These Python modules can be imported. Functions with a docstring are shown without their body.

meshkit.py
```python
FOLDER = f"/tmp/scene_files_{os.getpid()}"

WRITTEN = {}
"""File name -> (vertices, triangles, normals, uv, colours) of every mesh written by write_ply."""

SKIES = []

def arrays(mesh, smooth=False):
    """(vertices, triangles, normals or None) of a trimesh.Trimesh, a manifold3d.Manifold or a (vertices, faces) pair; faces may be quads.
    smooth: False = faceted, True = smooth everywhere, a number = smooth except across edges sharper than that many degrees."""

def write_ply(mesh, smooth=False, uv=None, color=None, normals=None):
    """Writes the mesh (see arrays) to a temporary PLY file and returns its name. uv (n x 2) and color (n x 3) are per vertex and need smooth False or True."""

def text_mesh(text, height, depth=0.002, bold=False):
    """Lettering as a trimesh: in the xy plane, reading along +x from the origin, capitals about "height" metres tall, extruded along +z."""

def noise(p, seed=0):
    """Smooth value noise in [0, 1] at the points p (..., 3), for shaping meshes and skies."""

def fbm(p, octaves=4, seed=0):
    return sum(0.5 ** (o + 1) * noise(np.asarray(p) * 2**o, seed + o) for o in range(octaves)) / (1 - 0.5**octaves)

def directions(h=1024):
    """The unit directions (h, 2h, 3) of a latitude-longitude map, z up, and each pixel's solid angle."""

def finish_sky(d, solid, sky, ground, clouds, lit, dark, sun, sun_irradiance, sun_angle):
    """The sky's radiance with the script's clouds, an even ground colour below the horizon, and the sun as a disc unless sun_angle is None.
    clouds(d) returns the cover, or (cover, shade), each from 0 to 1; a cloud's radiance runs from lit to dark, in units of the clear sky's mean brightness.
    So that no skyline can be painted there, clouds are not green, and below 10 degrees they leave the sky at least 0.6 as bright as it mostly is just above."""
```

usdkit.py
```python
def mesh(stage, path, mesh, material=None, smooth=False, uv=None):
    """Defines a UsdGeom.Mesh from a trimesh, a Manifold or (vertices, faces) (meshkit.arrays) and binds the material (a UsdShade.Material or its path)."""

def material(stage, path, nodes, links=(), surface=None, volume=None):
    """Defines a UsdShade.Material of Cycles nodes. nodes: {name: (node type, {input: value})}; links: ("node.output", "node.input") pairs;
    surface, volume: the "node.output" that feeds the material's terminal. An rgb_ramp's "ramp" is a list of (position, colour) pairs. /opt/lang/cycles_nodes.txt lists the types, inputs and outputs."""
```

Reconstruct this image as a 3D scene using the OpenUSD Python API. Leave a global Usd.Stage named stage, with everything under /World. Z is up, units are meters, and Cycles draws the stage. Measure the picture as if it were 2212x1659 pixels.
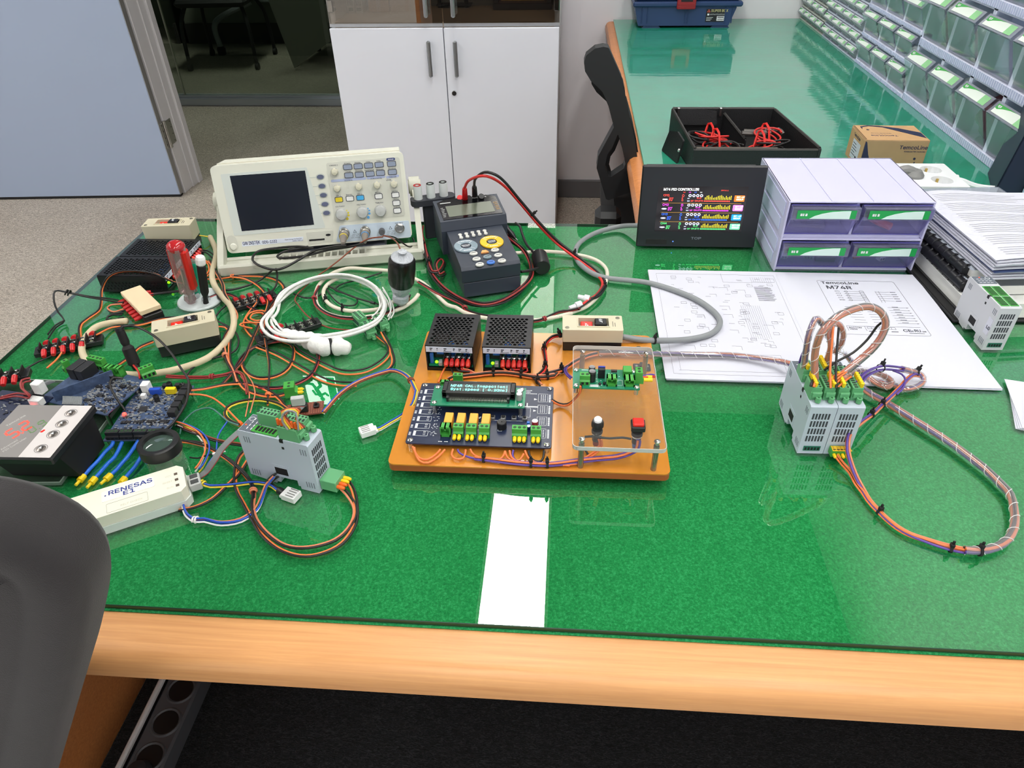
import math, random
import numpy as np, trimesh, usdkit, meshkit
from shapely.geometry import Polygon, box as sbox, Point
from shapely import affinity, union_all
from pxr import Usd, UsdGeom, UsdLux, UsdShade, Gf, Sdf
stage = Usd.Stage.CreateInMemory()
UsdGeom.SetStageUpAxis(stage, 'Z'); UsdGeom.SetStageMetersPerUnit(stage, 1.0)
W = UsdGeom.Xform.Define(stage, '/World'); stage.SetDefaultPrim(W.GetPrim())
rnd = random.Random(7)
PI = math.pi
# ---------------- camera
DZ = 0.74                                    # height of the glass on the work desk
cam = UsdGeom.Camera.Define(stage, '/World/camera')
cam.AddTransformOp().Set(Gf.Matrix4d(*(0.997233, 0.072014, -0.018459, 0.0, -0.029212, 0.607913, 0.793466, 0.0, 0.068362, -0.790731, 0.608334, 0.0, 0.0, 0.0, 1.302, 1.0)))
cam.CreateHorizontalApertureAttr(36.0); cam.CreateVerticalApertureAttr(27.0)
cam.CreateFocalLengthAttr(24.7769); cam.CreateClippingRangeAttr(Gf.Vec2f(0.02, 100))
cam.CreateExposureAttr(EXPO := -1.05)
LAMP, DOME = 30.0, 0.62                       # radiance of the lamp panels, of the daylight from the open side of the room
# ---------------- daylight that comes in from the side behind the photographer
usdkit.material(stage, '/World/Looks/daylight', {'b': ('background_shader', {'color': (0.86, 0.93, 1.0), 'strength': DOME})}, surface='b.background')
dome = UsdLux.DomeLight.Define(stage, '/World/daylight'); dome.CreateIntensityAttr(DOME); dome.CreateColorAttr(Gf.Vec3f(0.86, 0.93, 1.0))
# ---------------- materials
def lin(c):
    c = np.asarray(c, float) / 255.0
    return np.where(c < 0.04045, c / 12.92, ((c + 0.055) / 1.055) ** 2.4)
_m = {}
def M(name, rgb=None, rough=0.45, metal=0.0, var=0.0, vs=40.0, bump=0.0, bs=200.0, emit=0.0, coat=0.0, sheen=0.0, stretch=(1, 1, 1), ior=1.5, spec=None):
    """A named procedural material: principled, with optional colour variation and fine relief."""
    if name in _m: return _m[name]
    c = lin(rgb)
    p = {'base_color': tuple(c), 'roughness': rough, 'metallic': metal, 'ior': ior}
    if coat: p.update(coat_weight=coat, coat_roughness=0.06)
    if sheen: p.update(sheen_weight=sheen)
    if emit: p.update(emission_color=tuple(c), emission_strength=emit)
    if spec is not None: p.update(specular_ior_level=spec)
    n, l = {'p': ('principled_bsdf', p)}, []
    if var or bump:
        n['t'] = ('texture_coordinate', {}); n['m'] = ('mapping', {'scale': stretch}); l.append(('t.object', 'm.vector'))
    if var:
        n['n'] = ('noise_texture', {'scale': vs, 'detail': 4.0, 'roughness': 0.6})
        n['r'] = ('rgb_ramp', {'ramp': [(0.25, tuple(c * (1 - var))), (0.75, tuple(np.minimum(c * (1 + var), 1)))]})
        l += [('m.vector', 'n.vector'), ('n.fac', 'r.fac'), ('r.color', 'p.base_color')]
    if bump:
        n['bn'] = ('noise_texture', {'scale': bs, 'detail': 3.0}); n['b'] = ('bump', {'strength': bump, 'distance': 0.002})
        l += [('m.vector', 'bn.vector'), ('bn.fac', 'b.height'), ('b.normal', 'p.normal')]
    _m[name] = usdkit.material(stage, '/World/Looks/' + name, n, l, surface='p.BSDF')
    return _m[name]
def pane(name, tint, rough=0.0, boost=1.0, f0=0.04, haze=0.0, hazec=(255, 255, 255)):
    """Thin clear sheet: see-through, with a mirror reflection that grows towards grazing angles (the same from both sides)."""
    if name in _m: return _m[name]
    n = {'l': ('layer_weight', {'blend': 0.5}), 'w': ('math', {'math_type': 'power', 'value2': 5.0}), 'k': ('math', {'math_type': 'multiply_add', 'value2': (1 - f0) * boost, 'value3': f0 * boost}),
         't': ('transparent_bsdf', {'color': tuple(lin(tint))}), 'g': ('glossy_bsdf', {'color': (1, 1, 1), 'roughness': rough}), 'x': ('mix_closure', {})}
    l = [('l.facing', 'w.value1'), ('w.value', 'k.value1'), ('k.value', 'x.fac'), ('t.BSDF', 'x.closure1'), ('g.BSDF', 'x.closure2')]
    out = 'x.closure'
    if haze:
        n['d'] = ('diffuse_bsdf', {'color': tuple(lin(hazec))}); n['y'] = ('mix_closure', {'fac': haze})
        l = [x for x in l if x[1] != 'x.closure1'] + [('t.BSDF', 'y.closure1'), ('d.BSDF', 'y.closure2'), ('y.closure', 'x.closure1')]
    _m[name] = usdkit.material(stage, '/World/Looks/' + name, n, l, surface=out)
    return _m[name]
# ---------------- shapes
def RT(loc=(0, 0, 0), rz=0, rx=0, ry=0):
    """Placement matrix, angles in degrees: turn about x, then y, then z, then move."""
    e = trimesh.transformations.euler_matrix(math.radians(rx), math.radians(ry), math.radians(rz), 'sxyz'); e[:3, 3] = loc
    return e
def spline(p, step=0.006):
    p = np.asarray(p, float)
    if len(p) < 3: return p
    q = np.vstack([2 * p[0] - p[1], p, 2 * p[-1] - p[-2]]); out = []
    for i in range(1, len(q) - 2):
        a, b, c, d = q[i - 1:i + 3]; n = max(2, int(np.linalg.norm(c - b) / step))
        t = np.linspace(0, 1, n, endpoint=False)[:, None]
        out.append(0.5 * (2 * b + (c - a) * t + (2 * a - 5 * b + 4 * c - d) * t ** 2 + (3 * b - a - 3 * c + d) * t ** 3))
    return np.vstack(out + [p[-1:]])
def frames(p):
    t = np.gradient(p, axis=0); t /= np.maximum(np.linalg.norm(t, axis=1, keepdims=True), 1e-9)
    u = np.cross(t[0], [0, 0, 1.0]); u = u if np.linalg.norm(u) > 1e-3 else np.cross(t[0], [1.0, 0, 0])
    us = []
    for k in t:
        u = u - k * (u @ k); u /= max(np.linalg.norm(u), 1e-9); us.append(u)
    us = np.array(us)
    return t, us, np.cross(t, us)
def tube(p, r, n=6, caps=True):
    p = np.asarray(p, float); t, u, v = frames(p); a = np.arange(n) * 2 * PI / n
    r = np.broadcast_to(np.asarray(r, float), (len(p),))
    ring = p[:, None] + r[:, None, None] * (np.cos(a)[None, :, None] * u[:, None] + np.sin(a)[None, :, None] * v[:, None])
    i, j = np.meshgrid(np.arange(len(p) - 1), np.arange(n), indexing='ij'); k = (j + 1) % n
    q = np.stack([i * n + j, i * n + k, (i + 1) * n + k, (i + 1) * n + j], -1).reshape(-1, 4)
    vv, f = ring.reshape(-1, 3), np.vstack([q[:, [0, 2, 1]], q[:, [0, 3, 2]]])
    if caps:
        m = len(vv); vv = np.vstack([vv, p[:1], p[-1:]]); j = np.arange(n); k = (j + 1) % n; e = (len(p) - 1) * n
        f = np.vstack([f, np.stack([np.full(n, m), j, k], 1), np.stack([np.full(n, m + 1), e + k, e + j], 1)])
    f = f[:, ::-1]
    return vv, f
_cb = {}
def bevbox(s, b):
    s = np.asarray(s, float) / 2; b = min(b, 0.49 * 2 * s.min())
    v = []
    for sx in (-1, 1):
        for sy in (-1, 1):
            for sz in (-1, 1):
                c = np.array([sx, sy, sz]) * s
                for k in range(3):
                    d = np.array([sx, sy, sz]) * b; d[k] = 0; v.append(c - d)
    if 'f' not in _cb:
        h = trimesh.Trimesh(v, process=False).convex_hull
        idx = [int(np.argmin(np.linalg.norm(np.array(v) - x, axis=1))) for x in h.vertices]
        _cb['f'] = np.array(idx)[h.faces]
    return np.array(v), _cb['f']
class MB:
    """Collects shapes; build() makes them ONE mesh of the scene."""
    def __init__(s): s.v, s.f, s.n = [], [], 0
    def add(s, m, T=None):
        if hasattr(m, 'vertices'): v, f = np.asarray(m.vertices), np.asarray(m.faces)
        elif isinstance(m, MB): v, f = np.vstack(m.v), np.vstack(m.f)
        else: v, f = np.asarray(m[0], float), np.asarray(m[1])
        if f.shape[1] == 4: f = np.vstack([f[:, [0, 1, 2]], f[:, [0, 2, 3]]])
        if T is not None: v = v @ T[:3, :3].T + T[:3, 3]
        s.v.append(v); s.f.append(f + s.n); s.n += len(v); return s
    def b(s, x0, x1, y0, y1, z0, z1, bev=0, T=None):
        size, c = np.array([x1 - x0, y1 - y0, z1 - z0]), np.array([x0 + x1, y0 + y1, z0 + z1]) / 2
        if bev: v, f = bevbox(size, bev)
        else:
            m = trimesh.creation.box([1, 1, 1]); v, f = np.array(m.vertices) * size, np.array(m.faces)
        return s.add((v + c, f), T)
    def t(s, p, r, n=6, sm=True, T=None): return s.add(tube(spline(p) if sm and len(p) > 2 else p, r, n), T)
    def c(s, a, b, r, r2=None, n=16, T=None): return s.add(tube([a, b], [r, r if r2 is None else r2], n), T)
    def lathe(s, prof, loc=(0, 0, 0), n=20, T=None):
        """Profile of (radius, z) turned about the z axis at loc."""
        p = np.array(prof, float); a = np.arange(n) * 2 * PI / n
        v = np.stack([p[:, None, 0] * np.cos(a), p[:, None, 0] * np.sin(a), np.repeat(p[:, None, 1], n, 1)], -1).reshape(-1, 3) + loc
        i, j = np.meshgrid(np.arange(len(p) - 1), np.arange(n), indexing='ij'); k = (j + 1) % n
        return s.add((v, np.stack([i * n + j, i * n + k, (i + 1) * n + k, (i + 1) * n + j], -1).reshape(-1, 4)), T)
    def p(s, poly, z0, z1, T=None):
        """Prism on a polygon (points or shapely shape)."""
        g = poly if hasattr(poly, 'geom_type') else Polygon(poly)
        for q in getattr(g, 'geoms', [g]):
            m = trimesh.creation.extrude_polygon(q, z1 - z0, engine='earcut'); v = np.array(m.vertices); v[:, 2] += z0; s.add((v, m.faces), T)
        return s
    def sph(s, c, r, n=2, sc=(1, 1, 1), T=None):
        m = trimesh.creation.icosphere(n, 1.0); return s.add((np.array(m.vertices) * r * np.array(sc) + c, m.faces), T)
    def txt(s, text, h, T, bold=False, d=0.0002, align=0, wscale=1.0):
        m = meshkit.text_mesh(text, h, d, bold); v = np.array(m.vertices); w = v[:, 0].max()
        v[:, 0] = (v[:, 0] - align * w) * wscale
        return s.add((v, m.faces), T)
    def build(s, name, mat, parent=None, T=None, smooth=30, **data):
        if not s.n: return None
        v, f = np.vstack(s.v), np.vstack(s.f)
        if T is not None: v = v @ T[:3, :3].T + T[:3, 3]
        return obj(name, (v, f), mat, parent, smooth, **data)
_count = {}
def numbered(path):
    k = _count.get(path, -1) + 1; _count[path] = k
    return path if k == 0 else f'{path}_{k:03d}'
def tag(prim, **data):
    for k, v in data.items():
        if v: prim.SetCustomDataByKey(k, v)
    return prim
def obj(name, mesh, mat, parent=None, smooth=30, **data):
    path = numbered((str(parent.GetPath()) if parent else '/World') + '/' + name)
    v, f = np.asarray(mesh[0]), np.asarray(mesh[1])
    if smooth and smooth is not True and len(f) > 6000: smooth = False
    m = usdkit.mesh(stage, path, trimesh.Trimesh(v, f, process=False) if smooth is not True else (v, f), mat, smooth).GetPrim()
    if data.pop('both', None): UsdGeom.Mesh(m).CreateDoubleSidedAttr(True)
    return tag(m, **data)
def thing(name, label, category, loc=(0, 0, 0), rz=0, rx=0, ry=0, group=None, kind=None, T=None):
    x = UsdGeom.Xform.Define(stage, numbered('/World/' + name))
    x.AddTransformOp().Set(Gf.Matrix4d(*(RT(loc, rz, rx, ry) if T is None else T).T.ravel().tolist()))
    return tag(x.GetPrim(), label=label, category=category, group=group, kind=kind)
def copy_of(src, label, loc, rz=0, rx=0, ry=0, group=None, T=None):
    was = src.GetCustomData(); r = thing(src.GetName().rstrip('0123456789').rstrip('_'), label, was['category'], loc, rz, rx, ry, group or was.get('group'), T=T)
    r.GetReferences().AddInternalReference(src.GetPath()); r.SetInstanceable(True); return r
def struct(name, mb, mat, smooth=30, **d): return mb.build(name, mat, None, None, smooth, kind='structure', **d)
def rect(w, h, r=0, x=0, y=0):
    if not r: return sbox(x, y, x + w, y + h)
    return sbox(x + r, y + r, x + w - r, y + h - r).buffer(r, quad_segs=4)
MM = 0.001
# ---------------- common materials
BLK = M('black_plastic', (24, 24, 26), 0.4); DBLK = M('matt_black', (14, 14, 15), 0.7); GREEN = M('terminal_green', (66, 158, 62), 0.45); GREEN2 = M('connector_green', (98, 168, 116), 0.45)
STEEL = M('steel', (190, 190, 188), 0.25, 1.0); CHROME = M('chrome', (225, 225, 225), 0.1, 1.0); WHT = M('white_plastic', (232, 232, 230), 0.4); INK = M('print_ink', (35, 36, 48), 0.7)
YEL = M('ferrule_yellow', (240, 205, 20), 0.45); ORG = M('wire_orange', (232, 120, 62), 0.42); WBK = M('wire_black', (26, 24, 24), 0.42); RED = M('lug_red', (198, 32, 36), 0.35)
PUR = M('wire_purple', (92, 66, 150), 0.42); WRED = M('wire_red', (205, 44, 40), 0.4); BLU = M('wire_blue', (40, 84, 190), 0.42); WWH = M('wire_white', (232, 230, 226), 0.42)
BRN = M('wire_brown', (128, 62, 40), 0.45); WYE = M('wire_yellow', (232, 205, 60), 0.42); GRY = M('wire_grey', (150, 150, 152), 0.45); WOFE = M('ferrule_orange', (232, 104, 30), 0.45)
DARKRED = M('wire_dark_red', (150, 48, 48), 0.42); SILK = M('silkscreen_white', (228, 230, 232), 0.6); PCBBLUE = M('circuit_board_navy', (28, 38, 66), 0.32, var=0.12, vs=60); PCBGRN = M('circuit_board_green', (30, 128, 92), 0.3, var=0.1, vs=80)

# ================= SETTING
def carpet_mat(name, dark, light, mid):
    if name in _m: return _m[name]
    n = {'g': ('geometry', {}), 'm': ('mapping', {'scale': (1.0, 3.0, 1.0), 'rotation': (0, 0, 0.55)}),
         'a': ('noise_texture', {'scale': 105.0, 'detail': 3.0, 'distortion': 1.8}), 'c': ('noise_texture', {'scale': 3.0, 'detail': 2.0}),
         'r': ('rgb_ramp', {'ramp': [(0.3, tuple(lin(dark))), (0.5, tuple(lin(mid))), (0.68, tuple(lin(light)))]}),
         'x': ('mix', {'mix_type': 'overlay', 'fac': 0.25}), 'b': ('bump', {'strength': 0.8, 'distance': 0.004}), 'p': ('principled_bsdf', {'roughness': 0.95})}
    _m[name] = usdkit.material(stage, '/World/Looks/' + name, n, [('g.position', 'm.vector'), ('m.vector', 'a.vector'), ('g.position', 'c.vector'), ('a.fac', 'r.fac'), ('r.color', 'x.color1'), ('c.fac', 'x.color2'), ('x.color', 'p.base_color'), ('a.fac', 'b.height'), ('b.normal', 'p.normal')], surface='p.BSDF')
    return _m[name]
CARPET = carpet_mat('carpet_beige', (114, 105, 95), (240, 229, 215), (190, 179, 166))
CARPET_SHADE = carpet_mat('carpet_charcoal', (12, 13, 14), (52, 54, 57), (26, 27, 29))
WALL = M('wall_paint', (232, 228, 232), 0.85, bump=0.15, bs=300); DWALL = M('dark_wall_panel', (52, 54, 56), 0.7); CEIL = M('ceiling_dark', (70, 73, 76), 0.9)
struct('floor', MB().b(-6, 3, -4, 9, -0.05, 0), CARPET)
struct('floor', MB().b(-0.80, 2.2, 0.2, 1.2, 0.0, 0.004), CARPET_SHADE)  # shade under the desk, painted as a dark sheet on the carpet
b = MB(); b.b(-0.95, 1.3, 3.13, 3.27, 0, 2.75); b.b(-1.82, -0.95, 3.13, 3.27, 2.42, 2.75); struct('wall_back', b, WALL)
struct('wall_left', MB().b(-4.0, -1.86, 3.13, 3.27, 0, 2.75), DWALL)
struct('wall_left', MB().b(-4.1, -4.0, -3, 3.27, 0, 2.75), WALL)
struct('wall_right', MB().b(1.2, 1.3, -2.6, 3.13, 0, 2.75), M('right_wall_paint', (226, 226, 230), 0.8))
b = MB(); b.b(-4.1, 1.3, -3.0, 3.27, 2.75, 2.85); struct('ceiling', b, CEIL)
struct('ceiling', MB().b(-6, 3, 3.27, 9, 2.6, 2.7), CEIL)
struct('baseboard_back', MB().b(-0.95, 1.2, 3.115, 3.13, 0.0, 0.082, 0.003), M('baseboard_grey', (104, 103, 106), 0.6))
# corridor and dark meeting room behind the doorway
struct('wall_corridor', MB().b(-5, -4.9, 3.27, 8.9, 0, 2.6).b(0.6, 0.7, 3.27, 8.9, 0, 2.6), M('corridor_wall', (120, 120, 118), 0.9))
struct('wall_meeting_room', MB().b(-5, -3.22, 7.0, 7.08, 0, 2.6).b(-3.3, -3.22, 6.3, 7.0, 0, 2.6).b(-3.3, 0.7, 6.3, 6.38, 0, 2.6), M('meeting_room_wall', (112, 114, 104), 0.9))
struct('baseboard_meeting_room', MB().b(-3.22, 0.6, 6.28, 6.3, 0, 0.16).b(-3.32, -3.3, 6.28, 7, 0, 0.16), M('meeting_room_baseboard', (48, 46, 44), 0.8))
struct('floor', MB().b(-4.9, 0.6, 4.62, 6.3, 0, 0.006), carpet_mat('carpet_meeting_room', (70, 68, 60), (150, 146, 130), (112, 109, 98)))
# glass partition
win = thing('window_1', None, None, kind='structure')
TRK = M('aluminium_track', (176, 182, 190), 0.35, 0.6)
b = MB(); b.b(-4.9, 0.6, 4.53, 4.62, 0.0, 0.045, 0.004); b.b(-4.9, 0.6, 4.55, 4.6, 0.045, 0.058); b.build('bottom_track', TRK, win)
SMOKE = pane('partition_glass', (214, 222, 214), 0.0, 1.0)
for x0, x1 in ((-4.9, -2.47), (-2.464, -1.2), (-1.194, 0.6)): MB().b(x0, x1, 4.57, 4.58, 0.058, 2.5).build('pane', SMOKE, win)
MB().b(-2.47, -2.464, 4.568, 4.582, 0.058, 2.5).b(-1.2, -1.194, 4.568, 4.582, 0.058, 2.5).build('joint', M('joint_seal', (150, 150, 135), 0.5), win)
# door leaf, opened flat, and its jamb
JAMB = M('door_frame_grey', (208, 206, 208), 0.45); DOORM = M('door_blue_grey', (160, 174, 198), 0.5, bump=0.04, bs=400)
b = MB(); b.b(-1.9, -1.82, 3.12, 3.2, 0, 2.42, 0.002); b.b(-1.9, -1.815, 3.2, 3.25, 0, 2.42, 0.002); b.b(-1.9, -1.806, 3.25, 3.29, 0, 2.42, 0.002); b.b(-1.82, -0.9, 3.12, 3.29, 2.37, 2.42); struct('trim_1', b, JAMB)
dr = thing('door_1', None, None, (-1.822, 3.072, 0), 3.9, kind='structure')
MB().b(-0.9, 0, 0, 0.038, 0.012, 2.36, 0.002).build('door_leaf', DOORM, dr)
MB().b(-0.001, 0.002, 0.002, 0.036, 0.012, 2.36).build('edge_strip', M('door_edge', (150, 148, 146), 0.4, 0.4), dr)
MB().b(-0.9, 0, 0.002, 0.03, 0.002, 0.012).build('bottom_seal', DBLK, dr)
h = MB(); h.b(-0.002, 0.004, 0.012, 0.034, 0.225, 0.335, 0.001); h.c((0.006, 0.042, 0.22), (0.006, 0.042, 0.34), 0.006); h.b(0.004, 0.012, 0.052, 0.105, 0.23, 0.335, 0.001).b(0.004, 0.014, 0.042, 0.052, 0.22, 0.34, 0.001)
hg = h.build('hinge', STEEL, dr)
b = MB()
for z in (0.24, 0.27, 0.3, 0.325): b.c((0.003, 0.022, z), (0.0055, 0.022, z), 0.003, n=8); b.c((0.012, 0.09, z), (0.0135, 0.09, z), 0.003, n=8)
b.build('screw', M('dark_screw', (70, 66, 60), 0.4, 0.8), hg)
# ceiling lamps: one mirrored in the desk glass, the rest added as unseen fill
LAMPM = usdkit.material(stage, '/World/Looks/lamp_panel', {'e': ('emission', {'color': (1.0, 0.985, 0.94), 'strength': LAMP})}, surface='e.emission')
LAMPFILL = usdkit.material(stage, '/World/Looks/lamp_panel_fill', {'e': ('emission', {'color': (1.0, 0.98, 0.9), 'strength': LAMP * 2.6})}, surface='e.emission')  # strong fill emission for the added meeting room lamp
def lamp(x, y, l, lab, w=0.27, z=2.70, mt=None):
    t = thing('ceiling_lamp', lab, 'ceiling lamp', (x, y, z))
    MB().b(-w / 2, w / 2, -l / 2, l / 2, 0, 0.002).build('diffuser', mt or LAMPM, t)
    b = MB(); b.b(-w / 2 - 0.012, -w / 2, -l / 2, l / 2, -0.001, 0.05); b.b(w / 2, w / 2 + 0.012, -l / 2, l / 2, -0.001, 0.05); b.b(-w / 2, w / 2, -l / 2, l / 2, 0.004, 0.05); b.build('housing', WHT, t)
lamp(-0.172, 1.86, 2.28, 'long white lamp panel mirrored as a bright strip in the desk glass')
for x, y, l, lab in ((-0.172, -1.3, 2.4, 'added white ceiling lamp panel behind the photographer, out of view'), (0.78, 0.25, 2.4, 'added white ceiling lamp panel brightening the right half of the room'), (-3.1, 1.5, 2.4, 'added white ceiling lamp panel brightening the carpet in front of the door'), (-2.25, 0.25, 2.4, 'added white ceiling lamp panel brightening the left half of the room')): lamp(x, y, l, lab)  # unseen lamps, added to brighten walls, carpet and drawers
lamp(-2.0, 5.5, 1.2, 'added ceiling lamp panel brightening the meeting room', 0.27, 2.54, LAMPFILL)  # unseen lamp, added to lift the room behind the glass
# exit sign over the doorway (seen mirrored in the desk glass)
SG = M('sign_green', (20, 176, 104), 0.5, emit=5); SW = M('sign_white', (236, 255, 244), 0.5, emit=13)
t = thing('exit_sign', 'lit green and white running man exit sign above the doorway', 'sign', (-1.34, 3.045, 2.5))
MB().b(-0.095, 0.095, 0, 0.05, 0, 0.21, 0.004).build('case', WHT, t)
MB().b(-0.09, 0.09, -0.003, 0, 0.005, 0.205).build('face', SW, t)
FX = RT((0, -0.003, 0), 0, 90)
b = MB()
b.p(rect(0.045, 0.19, 0, 0.04, 0.01), 0, 0.001, FX)
man = [Point(-0.005, 0.165).buffer(0.014)]
from shapely.geometry import LineString
for pts, w in ((((-0.012, 0.142), (-0.028, 0.095)), 0.013), (((-0.028, 0.095), (0.0, 0.07), (-0.008, 0.03)), 0.009), (((-0.028, 0.095), (-0.045, 0.06), (-0.078, 0.055)), 0.009), (((-0.012, 0.138), (0.018, 0.122), (0.03, 0.138)), 0.007), (((-0.012, 0.138), (-0.04, 0.132), (-0.05, 0.108)), 0.007)): man.append(LineString(pts).buffer(w))
b.p(union_all(man), 0, 0.001, FX); b.p(rect(0.05, 0.03, 0, -0.09, 0.01), 0, 0.001, FX)
b.build('emblem', SG, t)
# ================= meeting-room furniture seen through the glass
DCH = M('dark_chair_frame', (20, 20, 22), 0.5)
def dim_chair(x, y, rz, lab):
    t = thing('meeting_chair', lab, 'chair', (x, y, 0), rz, group='chairs in the dark meeting room')
    MB().b(-0.25, 0.25, -0.25, 0.25, 0.42, 0.47, 0.02).build('seat', DCH, t); MB().b(-0.24, 0.24, 0.24, 0.28, 0.5, 0.95, 0.015).build('backrest', DCH, t)
    for sx in (-1, 1):
        for sy in (-1, 1):
            l = MB().t([(sx * 0.2, sy * 0.16, 0.43), (sx * 0.24, sy * 0.22, 0.3), (sx * 0.25, sy * 0.24, 0.05)], 0.014, 8).build('leg', DCH, t)
            MB().c((sx * 0.25 - 0.012, sy * 0.24, 0.028), (sx * 0.25 + 0.012, sy * 0.24, 0.028), 0.027).build('castor', DBLK, l)
dim_chair(-2.57, 5.64, 4, 'dark chair on castors behind the glass, nearest the door jamb'); dim_chair(-1.78, 5.75, -3, 'dark chair on castors behind the glass, beside the cabinet')
t = thing('meeting_table', 'dim table with bent grey tube leg behind the glass partition', 'table', (-2.0, 6.12, 0))
MB().b(-0.9, -0.1, -0.12, 0.15, 0.7, 0.73, 0.004).build('tabletop', M('grey_table', (150, 155, 155), 0.5), t)
GT = M('grey_tube', (150, 156, 160), 0.35, 0.3)
MB().t([(-0.5, -0.1, 0.36), (-0.72, -0.2, 0.27), (-0.78, -0.23, 0.2), (-0.77, -0.23, 0.06)], 0.022, 10).b(-0.5, 0.1, -0.02, 0.02, 0.34, 0.38, 0.008).build('leg', GT, t)
MB().lathe([(0, 0), (0.03, 0), (0.034, 0.05), (0.02, 0.07), (0, 0.07)], (-0.77, -0.23, 0)).build('foot', DBLK, t)
t = thing('modesty_panel', 'pale slanting panel behind the dark chairs in the meeting room', 'panel', (-2.02, 5.42, 0)); MB().p([(0, 0.02), (0.3, 0.2), (0.3, 0.6), (-0.12, 0.6)], 0, 0.02, RT((0, 0, 0), 0, 90)).build('board', M('dim_panel', (120, 120, 112), 0.7), t)
# ================= white cabinet by the wall
t = thing('storage_cabinet', 'tall white cabinet with two doors below and tinted glass doors above', 'cabinet', (-0.838, 2.66, 0))
CW = M('cabinet_white', (226, 229, 238), 0.42); CE = M('cabinet_edge', (196, 196, 198), 0.5); WB = M('cabinet_interior', (190, 165, 135), 0.6)
w = 0.80
b = MB(); b.b(0, 0.018, 0.02, 0.455, 0.0, 2.05); b.b(w - 0.018, w, 0.02, 0.455, 0.0, 2.05); b.b(0, w, 0.02, 0.455, 2.03, 2.05); b.b(0.018, w - 0.018, 0.02, 0.36, 0.0, 0.06); b.b(0.018, w - 0.018, 0.3, 0.31, 0.06, 2.03); b.build('carcass', CE, t)
MB().b(0.018, w - 0.018, 0.0, 0.3, 0.802, 0.82).build('shelf', WB, t); MB().b(0.018, w - 0.018, 0.03, 0.3, 1.2, 1.215).build('shelf', WB, t); MB().b(0.018, w - 0.018, 0.03, 0.3, 1.62, 1.635).build('shelf', WB, t)
MB().b(0.018, w - 0.018, 0.296, 0.299, 0.81, 2.03).build('back_panel', M('cabinet_back', (120, 118, 114), 0.7), t)
HM = M('satin_handle', (168, 172, 174), 0.3, 0.85); TINT = pane('cabinet_glass', (226, 222, 216), 0.0, 7.0)
def chandle(x, z0, z1, par):
    b = MB(); b.b(x - 0.007, x + 0.007, -0.04, -0.026, z0, z1, 0.004); b.b(x - 0.005, x + 0.005, -0.03, -0.018, z0 + 0.008, z0 + 0.018); b.b(x - 0.005, x + 0.005, -0.03, -0.018, z1 - 0.018, z1 - 0.008)
    b.build('handle', HM, par)
for s, (x0, x1, hx) in enumerate(((0.001, 0.3985, 0.347), (0.4015, w - 0.001, 0.44))):
    d = MB().b(x0, x1, -0.018, 0, 0.012, 0.803, 0.0012).build('door', CW, t); chandle(hx, 0.647, 0.766, d)
    if s: MB().lathe([(0, 0.006), (0.008, 0.006), (0.01, 0.003), (0.01, 0), (0, 0)], (0, 0, 0), T=RT((0.425, -0.018, 0.59), 0, 90)).build('lock', CHROME, d)
    g = MB().b(x0, x1, -0.006, 0, 0.815, 2.03).build('glass_door', TINT, t); chandle(hx, 0.838, 0.98, g)
    MB().b(x0, x1, -0.007, 0.0, 0.806, 0.816).build('door_rail', M('rail_grey', (178, 180, 184), 0.35, 0.5), g)
    MB().b(x0 + (0 if s == 0 else x1 - x0 - 0.02), x0 + (0.02 if s == 0 else x1 - x0), -0.004, 0.03, 0.85, 0.89, 0.003).build('hinge', CHROME, g)
SH = 0.8205
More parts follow.
